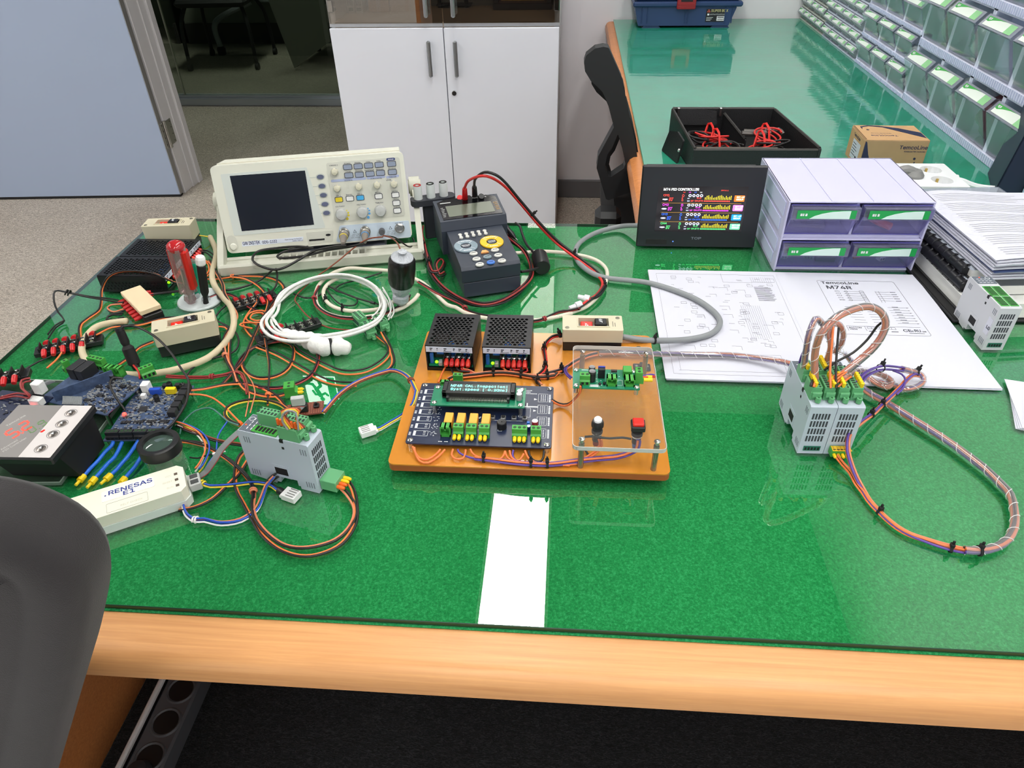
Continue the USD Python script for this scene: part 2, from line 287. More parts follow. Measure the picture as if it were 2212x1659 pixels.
def cube(name, lab, cat, x0, x1, y0, y1, z0, z1, mat, part='body', bev=0.001): 
    t = thing(name, lab, cat, (x0, y0, z0)); MB().b(0, x1 - x0, 0, y1 - y0, 0, z1 - z0, bev).build(part, mat, t); return t
KR = M('kraft_card', (176, 134, 98), 0.75, var=0.06, vs=20); KR2 = M('kraft_card_pale', (178, 146, 122), 0.75)
t = cube('carton', 'brown carton on the cabinet shelf, left of a paler carton', 'box', -0.74, -0.665, 2.84, 2.97, SH, SH + 0.16, KR, 'carton_body'); MB().b(0.03, 0.045, -0.0005, 0, 0, 0.16).build('tape', KR2, t)
t = cube('carton', 'paler brown carton on the cabinet shelf behind the glass door handle', 'box', -0.662, -0.54, 2.85, 3.0, SH, SH + 0.15, KR2, 'carton_body'); MB().b(0.055, 0.07, -0.0005, 0, 0, 0.15).build('tape', KR, t)
def mini_module(x, lab):
    t = thing('controller_module', lab, 'controller', (x, 2.82, SH)); MB().b(0, 0.028, 0, 0.07, 0, 0.1, 0.001).build('housing', M('module_beige', (190, 188, 180), 0.5), t)
    b = MB()
    for i in range(5):
        for j in range(3): b.b(0.004 + i * 0.0042, 0.0066 + i * 0.0042, -0.0004, 0, 0.025 + j * 0.022, 0.042 + j * 0.022)
    b.build('vent', DBLK, t); MB().b(0.005, 0.022, -0.001, 0, 0.008, 0.018).build('socket', M('dark_green_socket', (24, 80, 60), 0.5), t)
mini_module(-0.815, 'grey controller module on the cabinet shelf, the outer one by the hinge'); mini_module(-0.785, 'grey controller module on the cabinet shelf, beside the brown carton')
t = thing('circuit_strip', 'dark circuit strip lying on the cabinet shelf behind the handles', 'circuit board', (-0.5, 2.9, SH)); MB().b(0, 0.13, 0, 0.05, 0.008, 0.012).build('board', DBLK, t)
for x in (0.01, 0.06, 0.11): MB().lathe([(0, 0), (0.008, 0), (0.008, 0.026), (0, 0.026)], (x, 0.02, 0)).build('post', BLK, t)
t = thing('framed_certificate', 'dark framed certificate with gold seal on the cabinet shelf', 'picture frame', (-0.285, 2.86, SH), 0, -8)
FR = M('frame_brown', (44, 30, 24), 0.4); b = MB(); b.b(0, 0.215, 0, 0.02, 0, 0.022, 0.003); b.b(0, 0.022, 0, 0.02, 0.022, 0.3, 0.003); b.b(0.193, 0.215, 0, 0.02, 0.022, 0.3, 0.003); b.b(0, 0.215, 0, 0.02, 0.3, 0.322, 0.003); b.build('frame', FR, t)
MB().b(0.015, 0.2, 0.008, 0.012, 0.015, 0.31).build('mount', M('mount_brown', (80, 52, 40), 0.6), t); MB().b(0.03, 0.186, 0.005, 0.008, 0.03, 0.29).build('gilt_border', M('gilt', (196, 150, 70), 0.5), t)
MB().b(0.036, 0.18, 0.003, 0.005, 0.036, 0.284).build('certificate', M('cream_paper', (236, 228, 206), 0.7), t)
MB().lathe([(0, 0.002), (0.011, 0.0015), (0.016, 0.0004), (0.016, 0), (0, 0)], T=RT((0.062, 0.003, 0.06), 0, 90)).build('gold_seal', M('gold', (212, 160, 50), 0.35, 0.6), t)
MB().b(0.152, 0.166, 0.0022, 0.003, 0.05, 0.064).build('stamp', M('stamp_red', (220, 90, 80), 0.7), t)
b = MB()
for k in range(9): b.b(0.09 + k * 0.0065, 0.0945 + k * 0.0065, 0.0024, 0.003, 0.053, 0.058)
b.build('print', INK, t)
# ================= work desk
def wood_mat(name, base, dk):
    n = {'t': ('texture_coordinate', {}), 'm': ('mapping', {'scale': (2.0, 60.0, 60.0)}), 'w': ('noise_texture', {'scale': 3.0, 'detail': 6.0, 'roughness': 0.65, 'distortion': 0.4}),
         'r': ('rgb_ramp', {'ramp': [(0.3, tuple(lin(dk))), (0.7, tuple(lin(base)))]}), 'p': ('principled_bsdf', {'roughness': 0.38})}
    _m[name] = usdkit.material(stage, '/World/Looks/' + name, n, [('t.object', 'm.vector'), ('m.vector', 'w.vector'), ('w.fac', 'r.fac'), ('r.color', 'p.base_color')], surface='p.BSDF'); return _m[name]
BEECH = wood_mat('beech', (224, 166, 108), (204, 144, 90)); BEECH2 = wood_mat('beech_edge', (214, 142, 84), (190, 118, 66))
DX0, DX1, DY0, DY1 = -0.790, 1.12, 0.322, 1.228
t = thing('work_desk', 'long beech work desk covered with green felt under glass', 'desk', (DX0, DY0, 0))
L, D = DX1 - DX0, DY1 - DY0; TOP = DZ - 0.0075
prof = [(0.004, TOP - 0.036), (0.0, TOP - 0.03), (0.0, TOP - 0.018), (0.003, TOP - 0.009), (0.009, TOP - 0.003), (0.018, TOP), (D, TOP), (D, TOP - 0.036)]
m = MB().p(prof, 0, L); v = np.vstack(m.v); m.v = [v[:, [2, 0, 1]]]; m.f = [np.vstack(m.f)]; m.build('tabletop', BEECH, t)
MB().b(-0.035, -0.012, 0.02, D - 0.05, 0, TOP - 0.037, 0.002).build('side_panel', BEECH2, t); MB().b(L - 0.045, L - 0.018, 0.02, D - 0.05, 0, TOP - 0.036, 0.002).build('side_panel', BEECH2, t)
MB().b(0.045, L - 0.045, D - 0.1, D - 0.08, 0.0, TOP - 0.036).build('modesty_panel', M('desk_panel_dark', (40, 40, 42), 0.6), t)
n = {'g': ('geometry', {}), 'a': ('noise_texture', {'scale': 420.0, 'detail': 4.0, 'roughness': 0.7}), 'c': ('noise_texture', {'scale': 5.0, 'detail': 3.0}),
     'r': ('rgb_ramp', {'ramp': [(0.28, tuple(lin((22, 104, 56)))), (0.52, tuple(lin((40, 140, 80)))), (0.74, tuple(lin((72, 170, 112))))]}), 'x': ('mix', {'mix_type': 'soft_light', 'fac': 0.3}),
     'b': ('bump', {'strength': 0.35, 'distance': 0.001}), 'p': ('principled_bsdf', {'roughness': 0.95, 'specular_ior_level': 0.1})}
FELT = usdkit.material(stage, '/World/Looks/green_felt', n, [('g.position', 'a.vector'), ('g.position', 'c.vector'), ('a.fac', 'r.fac'), ('r.color', 'x.color1'), ('c.fac', 'x.color2'), ('x.color', 'p.base_color'), ('a.fac', 'b.height'), ('b.normal', 'p.normal')], surface='p.BSDF')
GX0, GY0, GY1 = -0.786, 0.371, 1.224
t = thing('felt_mat', 'bright green felt mat under the glass of the work desk', 'desk mat', (GX0, GY0, TOP)); MB().b(0, DX1 - GX0 - 0.02, -0.002, GY1 - GY0, 0, 0.0022, 0.0008).build('felt', FELT, t)
GLASS = pane('desk_glass', (234, 249, 240), 0.004, 2.3)
t = thing('glass_top', 'clear glass sheet with dark green edge covering the work desk', 'glass sheet', (GX0, GY0, TOP + 0.0022))
gw, gd, gt = DX1 - GX0 - 0.02, GY1 - GY0, DZ - TOP - 0.0022
MB().add((np.array([[0.0008, 0.0008, gt], [gw, 0.0008, gt], [gw, gd - 0.0008, gt], [0.0008, gd - 0.0008, gt]]), np.array([[0, 1, 2, 3]]))).build('sheet', GLASS, t, smooth=False)
EDG = M('glass_edge_green', (14, 60, 38), 0.4)
MB().b(0, gw, 0, 0.0012, 0, gt, 0.0004).b(0, 0.0012, 0, gd, 0, gt, 0.0004).b(0, gw, gd - 0.0012, gd, 0, gt, 0.0004).build('edge', EDG, t)
# ================= second desk along the parts drawers
E2X, E2Y0, E2Y1 = 0.138, 1.236, 3.128
t = thing('side_desk', 'beech side desk topped with teal green mat, running to the wall', 'desk', (E2X, E2Y0, 0))
L2, D2 = 1.19 - E2X, E2Y1 - E2Y0
prof = [(0.003, TOP - 0.036), (0, TOP - 0.028), (0, TOP - 0.016), (0.005, TOP - 0.006), (0.013, TOP - 0.001), (0.022, TOP), (L2, TOP), (L2, TOP - 0.036)]
m = MB().p(prof, 0, D2); v = np.vstack(m.v); m.v = [v[:, [0, 2, 1]]]; m.f = [np.vstack(m.f)[:, ::-1]]; m.build('tabletop', BEECH2, t)
MB().b(0.2, L2 - 0.02, D2 - 0.05, D2 - 0.025, 0, TOP - 0.036).build('side_panel', BEECH2, t); MB().b(0.2, L2 - 0.02, 0.02, 0.045, 0, TOP - 0.036).build('side_panel', BEECH2, t)
n = {'g': ('geometry', {}), 'c': ('noise_texture', {'scale': 14.0, 'detail': 3.0}), 'm': ('mapping', {'scale': (1.0, 9.0, 1.0)}), 'r': ('rgb_ramp', {'ramp': [(0.3, tuple(lin((8, 146, 112)))), (0.7, tuple(lin((14, 158, 124))))]}),
     'bn': ('noise_texture', {'scale': 7.0, 'detail': 2.0}), 'b': ('bump', {'strength': 0.06, 'distance': 0.004}), 'p': ('principled_bsdf', {'roughness': 0.6, 'coat_weight': 1.0, 'coat_roughness': 0.03, 'coat_ior': 2.7})}
TEAL = usdkit.material(stage, '/World/Looks/teal_mat', n, [('g.position', 'c.vector'), ('c.fac', 'r.fac'), ('r.color', 'p.base_color'), ('g.position', 'm.vector'), ('m.vector', 'bn.vector'), ('bn.fac', 'b.height'), ('b.normal', 'p.coat_normal')], surface='p.BSDF')
t = thing('glossy_mat', 'glossy teal green desk mat covering the side desk', 'desk mat', (E2X + 0.03, E2Y0 + 0.004, TOP)); MB().b(0, L2 - 0.04, 0, D2 - 0.008, 0, DZ - TOP, 0.001).build('mat', TEAL, t)

# ================= orange test board and what is mounted on it
BAKE = M('bakelite_orange', (206, 134, 46), 0.22, var=0.06, vs=12, coat=0.7); BAKED = M('bakelite_edge', (150, 78, 30), 0.45)
BX, BY = -0.1885, 0.553; B0 = 0.020
t = thing('test_board', 'orange bakelite base board carrying power supplies and circuit boards', 'board', (BX, BY, DZ))
MB().p(rect(0.310, 0.270, 0.007), 0.0185, 0.020).build('board_face', BAKE, t, smooth=False); MB().p(rect(0.310, 0.270, 0.007), 0.010, 0.0185).build('board_edge', BAKED, t, smooth=40)
for x in (0.025, 0.285):
    for y in (0.025, 0.245): MB().lathe([(0, 0), (0.008, 0), (0.007, 0.01), (0, 0.01)], (x, y, 0)).build('rubber_foot', DBLK, t)
SCREW = M('nickel_screw', (205, 203, 196), 0.22, 1.0)
def screw_head(b, x, y, z, r=0.0028):
    b.lathe([(0, 0.0026), (r * 0.5, 0.0024), (r, 0.0012), (r, 0), (0, 0)], (x, y, z), 14); b.b(x - r * 0.7, x + r * 0.7, y - 0.0003, y + 0.0003, z + 0.0022, z + 0.0027)
def hexplate(w, d, px=0.0058, py=0.0050, r=0.0023, mx=0.004, my=0.004):
    holes, j = [], 0
    y = my + r
    while y < d - my - r + 1e-9:
        x = mx + r + (px / 2 if j % 2 else 0)
        while x < w - mx - r + 1e-9:
            holes.append([(x + r * math.cos(a), y + r * math.sin(a)) for a in np.arange(6) * PI / 3 + PI / 6]); x += px
        y += py; j += 1
    return Polygon([(0, 0), (w, 0), (w, d), (0, d)], holes)
SHEET = M('black_sheet_metal', (30, 30, 33), 0.38, 0.25); CAPB = M('capacitor_blue', (38, 104, 190), 0.4); LABW = M('label_white', (214, 220, 236), 0.5); LEDG = M('led_green', (150, 255, 20), 0.3, emit=3.0); CERA = M('grey_component', (150, 152, 150), 0.4)
def power_supply(name_lab, T, w, d, h, lugs=True, front=True):
    """Small open-front supply: perforated cover, label strip, terminal block with crimped lugs."""
    t = thing('power_supply', name_lab, 'power supply', T=T)
    MB().b(0, w, 0, d, 0, 0.0012).b(0, 0.0012, 0.0, d, 0, h).b(w - 0.0012, w, 0.0, d, 0, h).b(0, w, d - 0.0012, d, 0, h).b(0.0, w, 0, 0.0012, 0, 0.0045).build('case', SHEET, t)
    MB().p(hexplate(w, d), h, h + 0.0012).build('perforated_cover', SHEET, t, smooth=False)
    lab = MB().b(0.001, w - 0.001, -0.0006, 0.0006, h - 0.0085, h - 0.0006).build('label_strip', LABW, t)
    b = MB()
    for x, n in ((0.006, 3), (0.015, 1), (0.024, 3), (0.036, 2), (0.043, 3), (0.052, 2)):
        if x < w - 0.008: b.b(x, x + 0.0012 * n, -0.0009, -0.0006, h - 0.0034, h - 0.0022).b(x, x + 0.0008 * n, -0.0009, -0.0006, h - 0.0056, h - 0.0046)
    b.b(w * 0.38, w * 0.55, -0.0009, -0.0006, h - 0.0072, h - 0.0068); b.b(w * 0.75, w * 0.92, -0.0009, -0.0006, h - 0.0072, h - 0.0068); b.build('print', INK, lab)
    MB().b(0.002, w - 0.002, 0.003, d - 0.003, 0.0045, 0.006).build('circuit_board', PCBGRN, t)
    b = MB(); r = random.Random(int(w * 1e5 + T[0, 3] * 1e4))
    b.b(0.006, 0.024, 0.02, 0.045, 0.006, h * 0.72, 0.001); b.b(w * 0.45, w * 0.8, 0.03, 0.055, 0.006, h * 0.8, 0.002); b.lathe([(0, 0), (0.007, 0), (0.007, h * 0.68), (0, h * 0.68)], (w * 0.85, 0.066, 0.006)); b.build('transformer', M('component_dark', (60, 58, 54), 0.5), t)
    b = MB(); b.b(0.003, 0.008, 0.006, 0.01, 0.006, 0.022, 0.001).lathe([(0, 0), (0.0045, 0), (0.0045, h * 0.6), (0, h * 0.6)], (w * 0.5, 0.022, 0.006)).lathe([(0, 0), (0.0045, 0), (0.0045, h * 0.6), (0, h * 0.6)], (w * 0.8, 0.022, 0.006)); b.c((w * 0.2, 0.012, 0.02), (w * 0.34, 0.012, 0.02), 0.0022); b.build('capacitor', CAPB, t)
    MB().b(w * 0.24, w * 0.33, 0.001, 0.008, 0.006, 0.013, 0.001).build('trimmer', CERA, t); MB().sph((w * 0.2, 0.004, 0.011), 0.0022).build('indicator_lamp', LEDG, t)
    tb = MB(); x0 = w * 0.36; pit = (w - x0 - 0.004) / 5
    tb.b(x0, w - 0.003, 0.006, 0.018, 0.006, 0.013)
    for k in range(6): tb.b(x0 + k * pit - 0.0005, x0 + k * pit + 0.0005, 0.001, 0.018, 0.006, 0.018)
    tbo = tb.build('terminal_block', BLK, t)
    if lugs:
        for k in range(5):
            x = x0 + (k + 0.5) * pit
            MB().lathe([(0, 0.0035), (0.0028, 0.0032), (0.0034, 0.0015), (0.0034, 0), (0, 0)], (x, 0.0095, 0.013)).build('screw', SCREW, tbo)
            MB().lathe([(0, 0), (0.0026, 0), (0.0032, 0.003), (0.0032, 0.006), (0.0026, 0.010), (0, 0.010)], T=RT((x, -0.004, 0.0105), 0, -62)).build('lug', RED if k % 2 else M('lug_red_bright', (220, 54, 40), 0.35), tbo)
    return t
power_supply('black perforated power supply on the orange board, above the display', RT((-0.173, 0.729, DZ + B0), -1), 0.0615, 0.077, 0.038)
power_supply('black perforated power supply on the orange board, next to the switch box', RT((-0.100, 0.729, DZ + B0), 0), 0.0615, 0.077, 0.038)
BEI = M('switch_beige', (206, 198, 172), 0.45); BEIG = M('switch_recess', (170, 172, 172), 0.5); ONR = M('button_red', (222, 44, 32), 0.3); OFFB = M('button_black', (20, 20, 22), 0.3)
def switch_box(lab, T, w=0.08, d=0.036, hb=0.018, h=0.042, txt=True):
    t = thing('switch_box', lab, 'switch', T=T)
    MB().b(0.001, w - 0.001, 0.001, d - 0.001, 0, hb, 0.001).build('base', BLK, t)
    o = 0.0088; cut = [(0.021, o), (0.061, o), (0.061, d - o), (0.021, d - o)]
    b = MB(); b.p(Polygon(rect(w, d, 0.002).exterior.coords, [cut]), hb, h); cv = b.build('cover', BEI, t, smooth=False)
    MB().p(Polygon([(0.0195, o - 0.0015), (0.0625, o - 0.0015), (0.0625, d - o + 0.0015), (0.0195, d - o + 0.0015)], [cut]), h, h + 0.0012).build('rim', BEI, cv)
    MB().b(0.021, 0.061, o, d - o, hb, h - 0.009).build('well', BEIG, t)
    on = MB().b(-0.008, 0.008, -0.0075, 0.0075, -0.006, 0.0, 0.001, RT((0.032, d / 2, h - 0.003), 0, 6)).build('on_button', ONR, t)
    off = MB().b(-0.008, 0.008, -0.008, 0.008, -0.008, 0.0, 0.0015, RT((0.0505, d / 2 + 0.0005, h + 0.003), 0, -4)).build('off_button', OFFB, t)
    if txt:
        MB().txt('ON', 0.0042, RT((0.034, d / 2 - 0.004, h - 0.0032), 90, 6), True).build('lettering', SILK, on); MB().txt('OFF', 0.0042, RT((0.0525, d / 2 - 0.0055, h + 0.0032), 90, -4), True).build('lettering', SILK, off)
    b = MB()
    for k in range(2): b.b(0.066 + k * 0.003, 0.0668 + k * 0.003, 0.010, 0.010 + 0.012 - k * 0.003, h, h + 0.0002)
    b.build('print', M('faint_print', (110, 104, 90), 0.6), cv)
    for x, y in ((0.006, 0.006), (w - 0.006, d - 0.006)):
        b = MB(); b.lathe([(0, 0.0006), (0.0026, 0.0006), (0.003, 0), (0, 0)], (x, y, h), 14); b.b(x - 0.0022, x + 0.0022, y - 0.0004, y + 0.0004, h + 0.0005, h + 0.0009); b.build('screw', M('dull_screw', (150, 146, 130), 0.35, 0.8), t)
    return t
switch_box('beige switch box with red ON and black OFF buttons on the orange board', RT((0.001, 0.780, DZ + B0), 1), 0.0795, 0.037, 0.015, 0.034)
# ---- navy circuit board with its display
NX, NY, NZ = -0.172, 0.577, DZ + 0.0284
def rel(l): return [(a * MM, b * MM, c * MM) for a, b, c in l]
nb = thing('navy_circuit_board', 'dark blue circuit board with lit display and four yellow relays', 'circuit board', (NX, NY, NZ))
pc = MB().p(rect(0.164, 0.1115, 0.003), 0, 0.0016).build('board', PCBBLUE, nb, smooth=False)
b = MB()
for x in (0.005, 0.159):
    for y in (0.005, 0.1065):
        MB().c((x, y, -0.0084), (x, y, 0), 0.003).build('standoff', SCREW, nb); s = MB(); screw_head(s, x, y, 0.0016, 0.0033); s.build('screw', SCREW, nb)
def outline(b, x, y, w, h, t=0.0004, z=0.0016):
    for a in ((x, x + w, y, y + t), (x, x + w, y + h - t, y + h), (x, x + t, y, y + h), (x + w - t, x + w, y, y + h)): b.b(*a, z, z + 0.0001)
b = MB(); r = random.Random(3)
for k in range(7):
    y = 0.013 + k * 0.0128; outline(b, 0.006, y, 0.017, 0.0088); b.b(0.0065, 0.009, y + 0.0008, y + 0.008, 0.0016, 0.0017)
    for q in (0.002, 0.0058): outline(b, 0.0175, y + q, 0.0025, 0.0022)
    for q in range(3): b.b(0.001, 0.0035, y + 0.001 + q * 0.002, y + 0.002 + q * 0.002, 0.0016, 0.0017)
    for q in range(12): u, v2 = 0.024 + r.random() * 0.008, y + r.random() * 0.009; b.b(u, u + 0.0012, v2, v2 + 0.0007, 0.0016, 0.0017)
for k in range(4):
    y = 0.016 + k * 0.0215; outline(b, 0.146, y, 0.0115, 0.016)
    for q in range(5):
        for c in range(3): b.b(0.149 + c * 0.0024, 0.1502 + c * 0.0024, y + 0.0022 + q * 0.0026, y + 0.0034 + q * 0.0026, 0.0016, 0.0017)
    for q in range(7): b.b(0.1588, 0.161, y + q * 0.0022, y + 0.0014 + q * 0.0022, 0.0016, 0.0017)
    b.p([(0.141, y + 0.003), (0.145, y + 0.005), (0.141, y + 0.007)], 0.0016, 0.0017)
b.b(0.121, 0.146, 0.070, 0.0722, 0.0016, 0.0017); b.b(0.1325, 0.134, 0.0722, 0.078, 0.0016, 0.0017); outline(b, 0.124, 0.0515, 0.014, 0.017)
for q in range(34): u, v2 = 0.074 + r.random() * 0.02, 0.026 + r.random() * 0.026; b.b(u, u + 0.0009 + r.random() * 0.0018, v2, v2 + 0.0006 + r.random() * 0.0012, 0.0016, 0.0017)
outline(b, 0.0755, 0.026, 0.017, 0.013); outline(b, 0.102, 0.0255, 0.005, 0.010)
for x, y, n_ in ((0.127, 0.1015, 7), (0.127, 0.0985, 6), (0.127, 0.0955, 11), (0.037, 0.004, 3), (0.0435, 0.004, 3)):
    for q in range(n_): b.b(x + q * 0.0016, x + q * 0.0016 + 0.0011, y, y + 0.0013, 0.0016, 0.0017)
for x in (0.095, 0.1075, 0.12): b.b(x, x + 0.0125, 0.0440, 0.0444, 0.0016, 0.0017)
b.build('silkscreen', SILK, pc, smooth=False)
RELY = M('relay_yellow', (236, 172, 58), 0.4)
def terminal(par, x, y, z, n, rz=0, mat=None, pitch=0.0053, plug=True, name='terminal_block', d=0.0095, h=0.0135):
    """Green screw terminal: stepped body, round screw wells on top, wire openings in front."""
    T = RT((x, y, z), rz); w = n * pitch + 0.001
    prof = [(0, 0), (0, h * 0.42), (d * 0.18, h * 0.55), (d * 0.18, h), (d, h), (d, 0)] if plug else [(0, 0), (0, 0.003), (d * 0.7, 0.003), (d * 0.7, h * 0.8), (0.001, h * 0.8), (0.001, h), (d, h), (d, 0)]
    m = MB().p(prof, 0, w); v = np.vstack(m.v); m.v = [v[:, [2, 0, 1]]]; m.f = [np.vstack(m.f)]
    if not plug: m.b(0, 0.0012, 0, d, 0, h).b(w - 0.0012, w, 0, d, 0, h).b(w / 2 - 0.0008, w / 2 + 0.0008, 0.001, d, h * 0.6, h)
    o = m.build(name, mat or GREEN, par, T, smooth=False)
    if plug:
        b = MB(); c = MB()
        for k in range(n):
            xx = 0.0005 + (k + 0.5) * pitch
            b.lathe([(0, 0.0003), (0.0017, 0.0003), (0.0019, 0), (0, 0)], (xx, d * 0.58, h), 10); c.b(xx - 0.0015, xx + 0.0015, -0.0002, 0.0, 0.0012, h * 0.36)
        b.build('screw', M('well_dark', (42, 74, 44), 0.5, 0.3), o, T); c.build('wire_opening', DBLK, o, T)
    return o
for k in range(4):
    x = 0.0405 + k * 0.0143
    MB().b(x, x + 0.0095, 0.026, 0.0435, 0.0016, 0.0125, 0.0006).build('relay', RELY, nb)
    terminal(nb, x - 0.0022 + k * 0.0004, 0.0125, 0.0016, 2, plug=k > 0)
terminal(nb, 0.1195, 0.0125, 0.0016, 3); terminal(nb, 0.1405, 0.0125, 0.0016, 2)
terminal(nb, 0.0405, 0.104, 0.0016, 2, h=0.0175, d=0.0075); terminal(nb, 0.024, 0.1045, 0.0016, 2, h=0.007, plug=False, d=0.006); 
b = MB(); b.b(0.0605, 0.0695, 0.1045, 0.1085, 0.0016, 0.0085).b(0.0605, 0.063, 0.1035, 0.1045, 0.0016, 0.0085).b(0.067, 0.0695, 0.1035, 0.1045, 0.0016, 0.0085).b(0.064, 0.066, 0.1035, 0.1045, 0.0016, 0.0085); b.build('pin_header', WHT, nb)
for k in range(4):
    x = 0.0945 + k * 0.0125; o = MB().b(x - 0.003, x + 0.003, 0.044, 0.05, 0.0016, 0.0052, 0.0004).build('push_switch', M('tact_silver', (120, 122, 124), 0.35, 0.6), nb); MB().lathe([(0, 0.0018), (0.0017, 0.0016), (0.0018, 0), (0, 0)], (x, 0.047, 0.0052)).build('button', BLK, o)
o = MB().lathe([(0.0008, 0.009), (0.005, 0.0092), (0.0056, 0.0084), (0.0056, 0), (0, 0)], (0.1065, 0.032, 0.0016), 28).build('buzzer', BLK, nb); MB().lathe([(0, 0), (0.0009, 0)], (0.1065, 0.032, 0.0102)).build('sound_hole', DBLK, o)
def ecap(par, x, y, z, r, h, body=None, T=None):
    o = MB().lathe([(0, 0), (r * 0.94, 0), (r, h * 0.06), (r, h * 0.84), (r * 0.93, h * 0.87), (r, h * 0.9), (r, h * 0.97), (r * 0.9, h)], (x, y, z), 20, T).build('capacitor', body or BLK, par); MB().lathe([(0, h * 1.002), (r * 0.9, h)], (x, y, z), 20, T).build('can_top', CHROME, o)
ecap(nb, 0.1445, 0.033, 0.0016, 0.0036, 0.011, M('capacitor_red', (150, 18, 34), 0.3)); ecap(nb, 0.1375, 0.0285, 0.0016, 0.0022, 0.007, M('component_navy', (24, 40, 90), 0.3)); MB().b(0.135, 0.1385, 0.033, 0.0365, 0.0016, 0.009, 0.0004).build('coil', CAPB, nb)
MB().b(0.143, 0.148, 0.0235, 0.0285, 0.0016, 0.006, 0.0004).build('component', WHT, nb); MB().b(0.0655, 0.0705, 0.0535, 0.0575, 0.0016, 0.0026).build('chip', BLK, nb)
# display module
VX, VY, VZ = 0.021, 0.0515, 0.0145
dm = MB().p(rect(0.1105, 0.037, 0.001), VZ, VZ + 0.0016, RT((VX, VY, 0))).build('display_board', PCBGRN, nb, smooth=False)
for x in (0.0045, 0.1055):
    for y in (0.004, 0.033):
        s = MB(); s.c((VX + x, VY + y, 0.0016), (VX + x, VY + y, VZ), 0.0026); screw_head(s, VX + x, VY + y, VZ + 0.0016, 0.003); s.build('screw_post', SCREW, dm)
Z0 = VZ + 0.0016
b = MB(); fx0, fx1, fy0, fy1 = VX + 0.0125, VX + 0.0985, VY + 0.0125, VY + 0.0355
b.b(fx0, fx1, fy0, fy0 + 0.0042, Z0 + 0.002, Z0 + 0.0095, 0.001); b.b(fx0, fx1, fy1 - 0.0035, fy1, Z0, Z0 + 0.0095, 0.001); b.b(fx0, fx0 + 0.006, fy0, fy1, Z0, Z0 + 0.0095, 0.001); b.b(fx1 - 0.006, fx1, fy0, fy1, Z0, Z0 + 0.0095, 0.001); b.build('display_frame', BLK, nb)
sc = MB().b(fx0 + 0.005, fx1 - 0.005, fy0 + 0.003, fy1 - 0.003, Z0 + 0.003, Z0 + 0.0085).build('display_screen', M('display_dark', (58, 62, 60), 0.15), nb)
b = MB()
for rr in range(2):
    for k in range(20): b.b(fx0 + 0.0095 + k * 0.0034, fx0 + 0.0124 + k * 0.0034, fy0 + 0.0052 + rr * 0.0064, fy0 + 0.0106 + rr * 0.0064, Z0 + 0.0085, Z0 + 0.00855)
b.build('character_cell', M('cell_grey', (84, 90, 86), 0.3), sc)
VF = M('display_cyan', (120, 255, 232), 0.4, emit=2.6)
b = MB()
for row, s in enumerate(('M74R CAL.Inspection!', 'Syst.speed [ 0.20ms]')):
    for k, ch in enumerate(s):
        if ch != ' ': b.txt(ch, 0.0042, RT((fx0 + 0.0109 + k * 0.0034, fy0 + 0.0122 - row * 0.0066, Z0 + 0.0086)), True, 0.0001, align=0.5, wscale=0.95)
b.build('lettering', VF, sc, smooth=False)
b = MB()
for k in range(56): b.b(fx0 + 0.009 + k * 0.00125, fx0 + 0.0095 + k * 0.00125, fy0 - 0.0065, fy0 + 0.001, Z0 + 0.0002, Z0 + 0.0035)
b.build('pin_row', M('tinned_pin', (170, 170, 160), 0.3, 0.9), dm, smooth=False, kind='stuff')
b = MB(); b.b(fx0 + 0.006, fx0 + 0.009, fy0 - 0.006, fy0, Z0, Z0 + 0.006).b(fx1 - 0.009, fx1 - 0.006, fy0 - 0.006, fy0, Z0, Z0 + 0.006).build('foot', BLK, dm)
for k in range(2): ecap(nb, VX + 0.1035 + k * 0.0005, VY + 0.0145 + k * 0.006, Z0, 0.0034, 0.009, CERA)
# ---- clear cover plate on posts with two push buttons and a small green board
AX, AY = 0.0145, 0.548
t = thing('acrylic_plate', 'clear acrylic plate on four steel posts over the orange board', 'plate', (AX, AY, DZ + B0))
ACR = pane('acrylic_clear', (248, 250, 250), 0.0, 1.0, haze=0.02); ACE = M('acrylic_edge', (206, 204, 200), 0.25)
o = MB().p(rect(0.0985, 0.188, 0.006), 0.035, 0.040).build('sheet', ACR, t, smooth=False)
q = rect(0.0985, 0.188, 0.006); MB().p(q.difference(q.buffer(-0.0005)), 0.035, 0.0401).build('edge', ACE, o)
POST = pane('post_clear', (210, 212, 205), 0.05, 3.0, haze=0.25, hazec=(180, 176, 160))
for x, y in ((0.010, 0.012), (0.089, 0.012), (0.012, 0.174), (0.090, 0.174)):
    p = MB().c((x, y, 0), (x, y, 0.035), 0.0032).build('post', M('steel_post', (150, 140, 122), 0.25, 0.8), t); s = MB(); screw_head(s, x, y, 0.040, 0.0034); s.c((x, y, 0.035), (x, y, 0.040), 0.002); s.build('screw', SCREW, p)
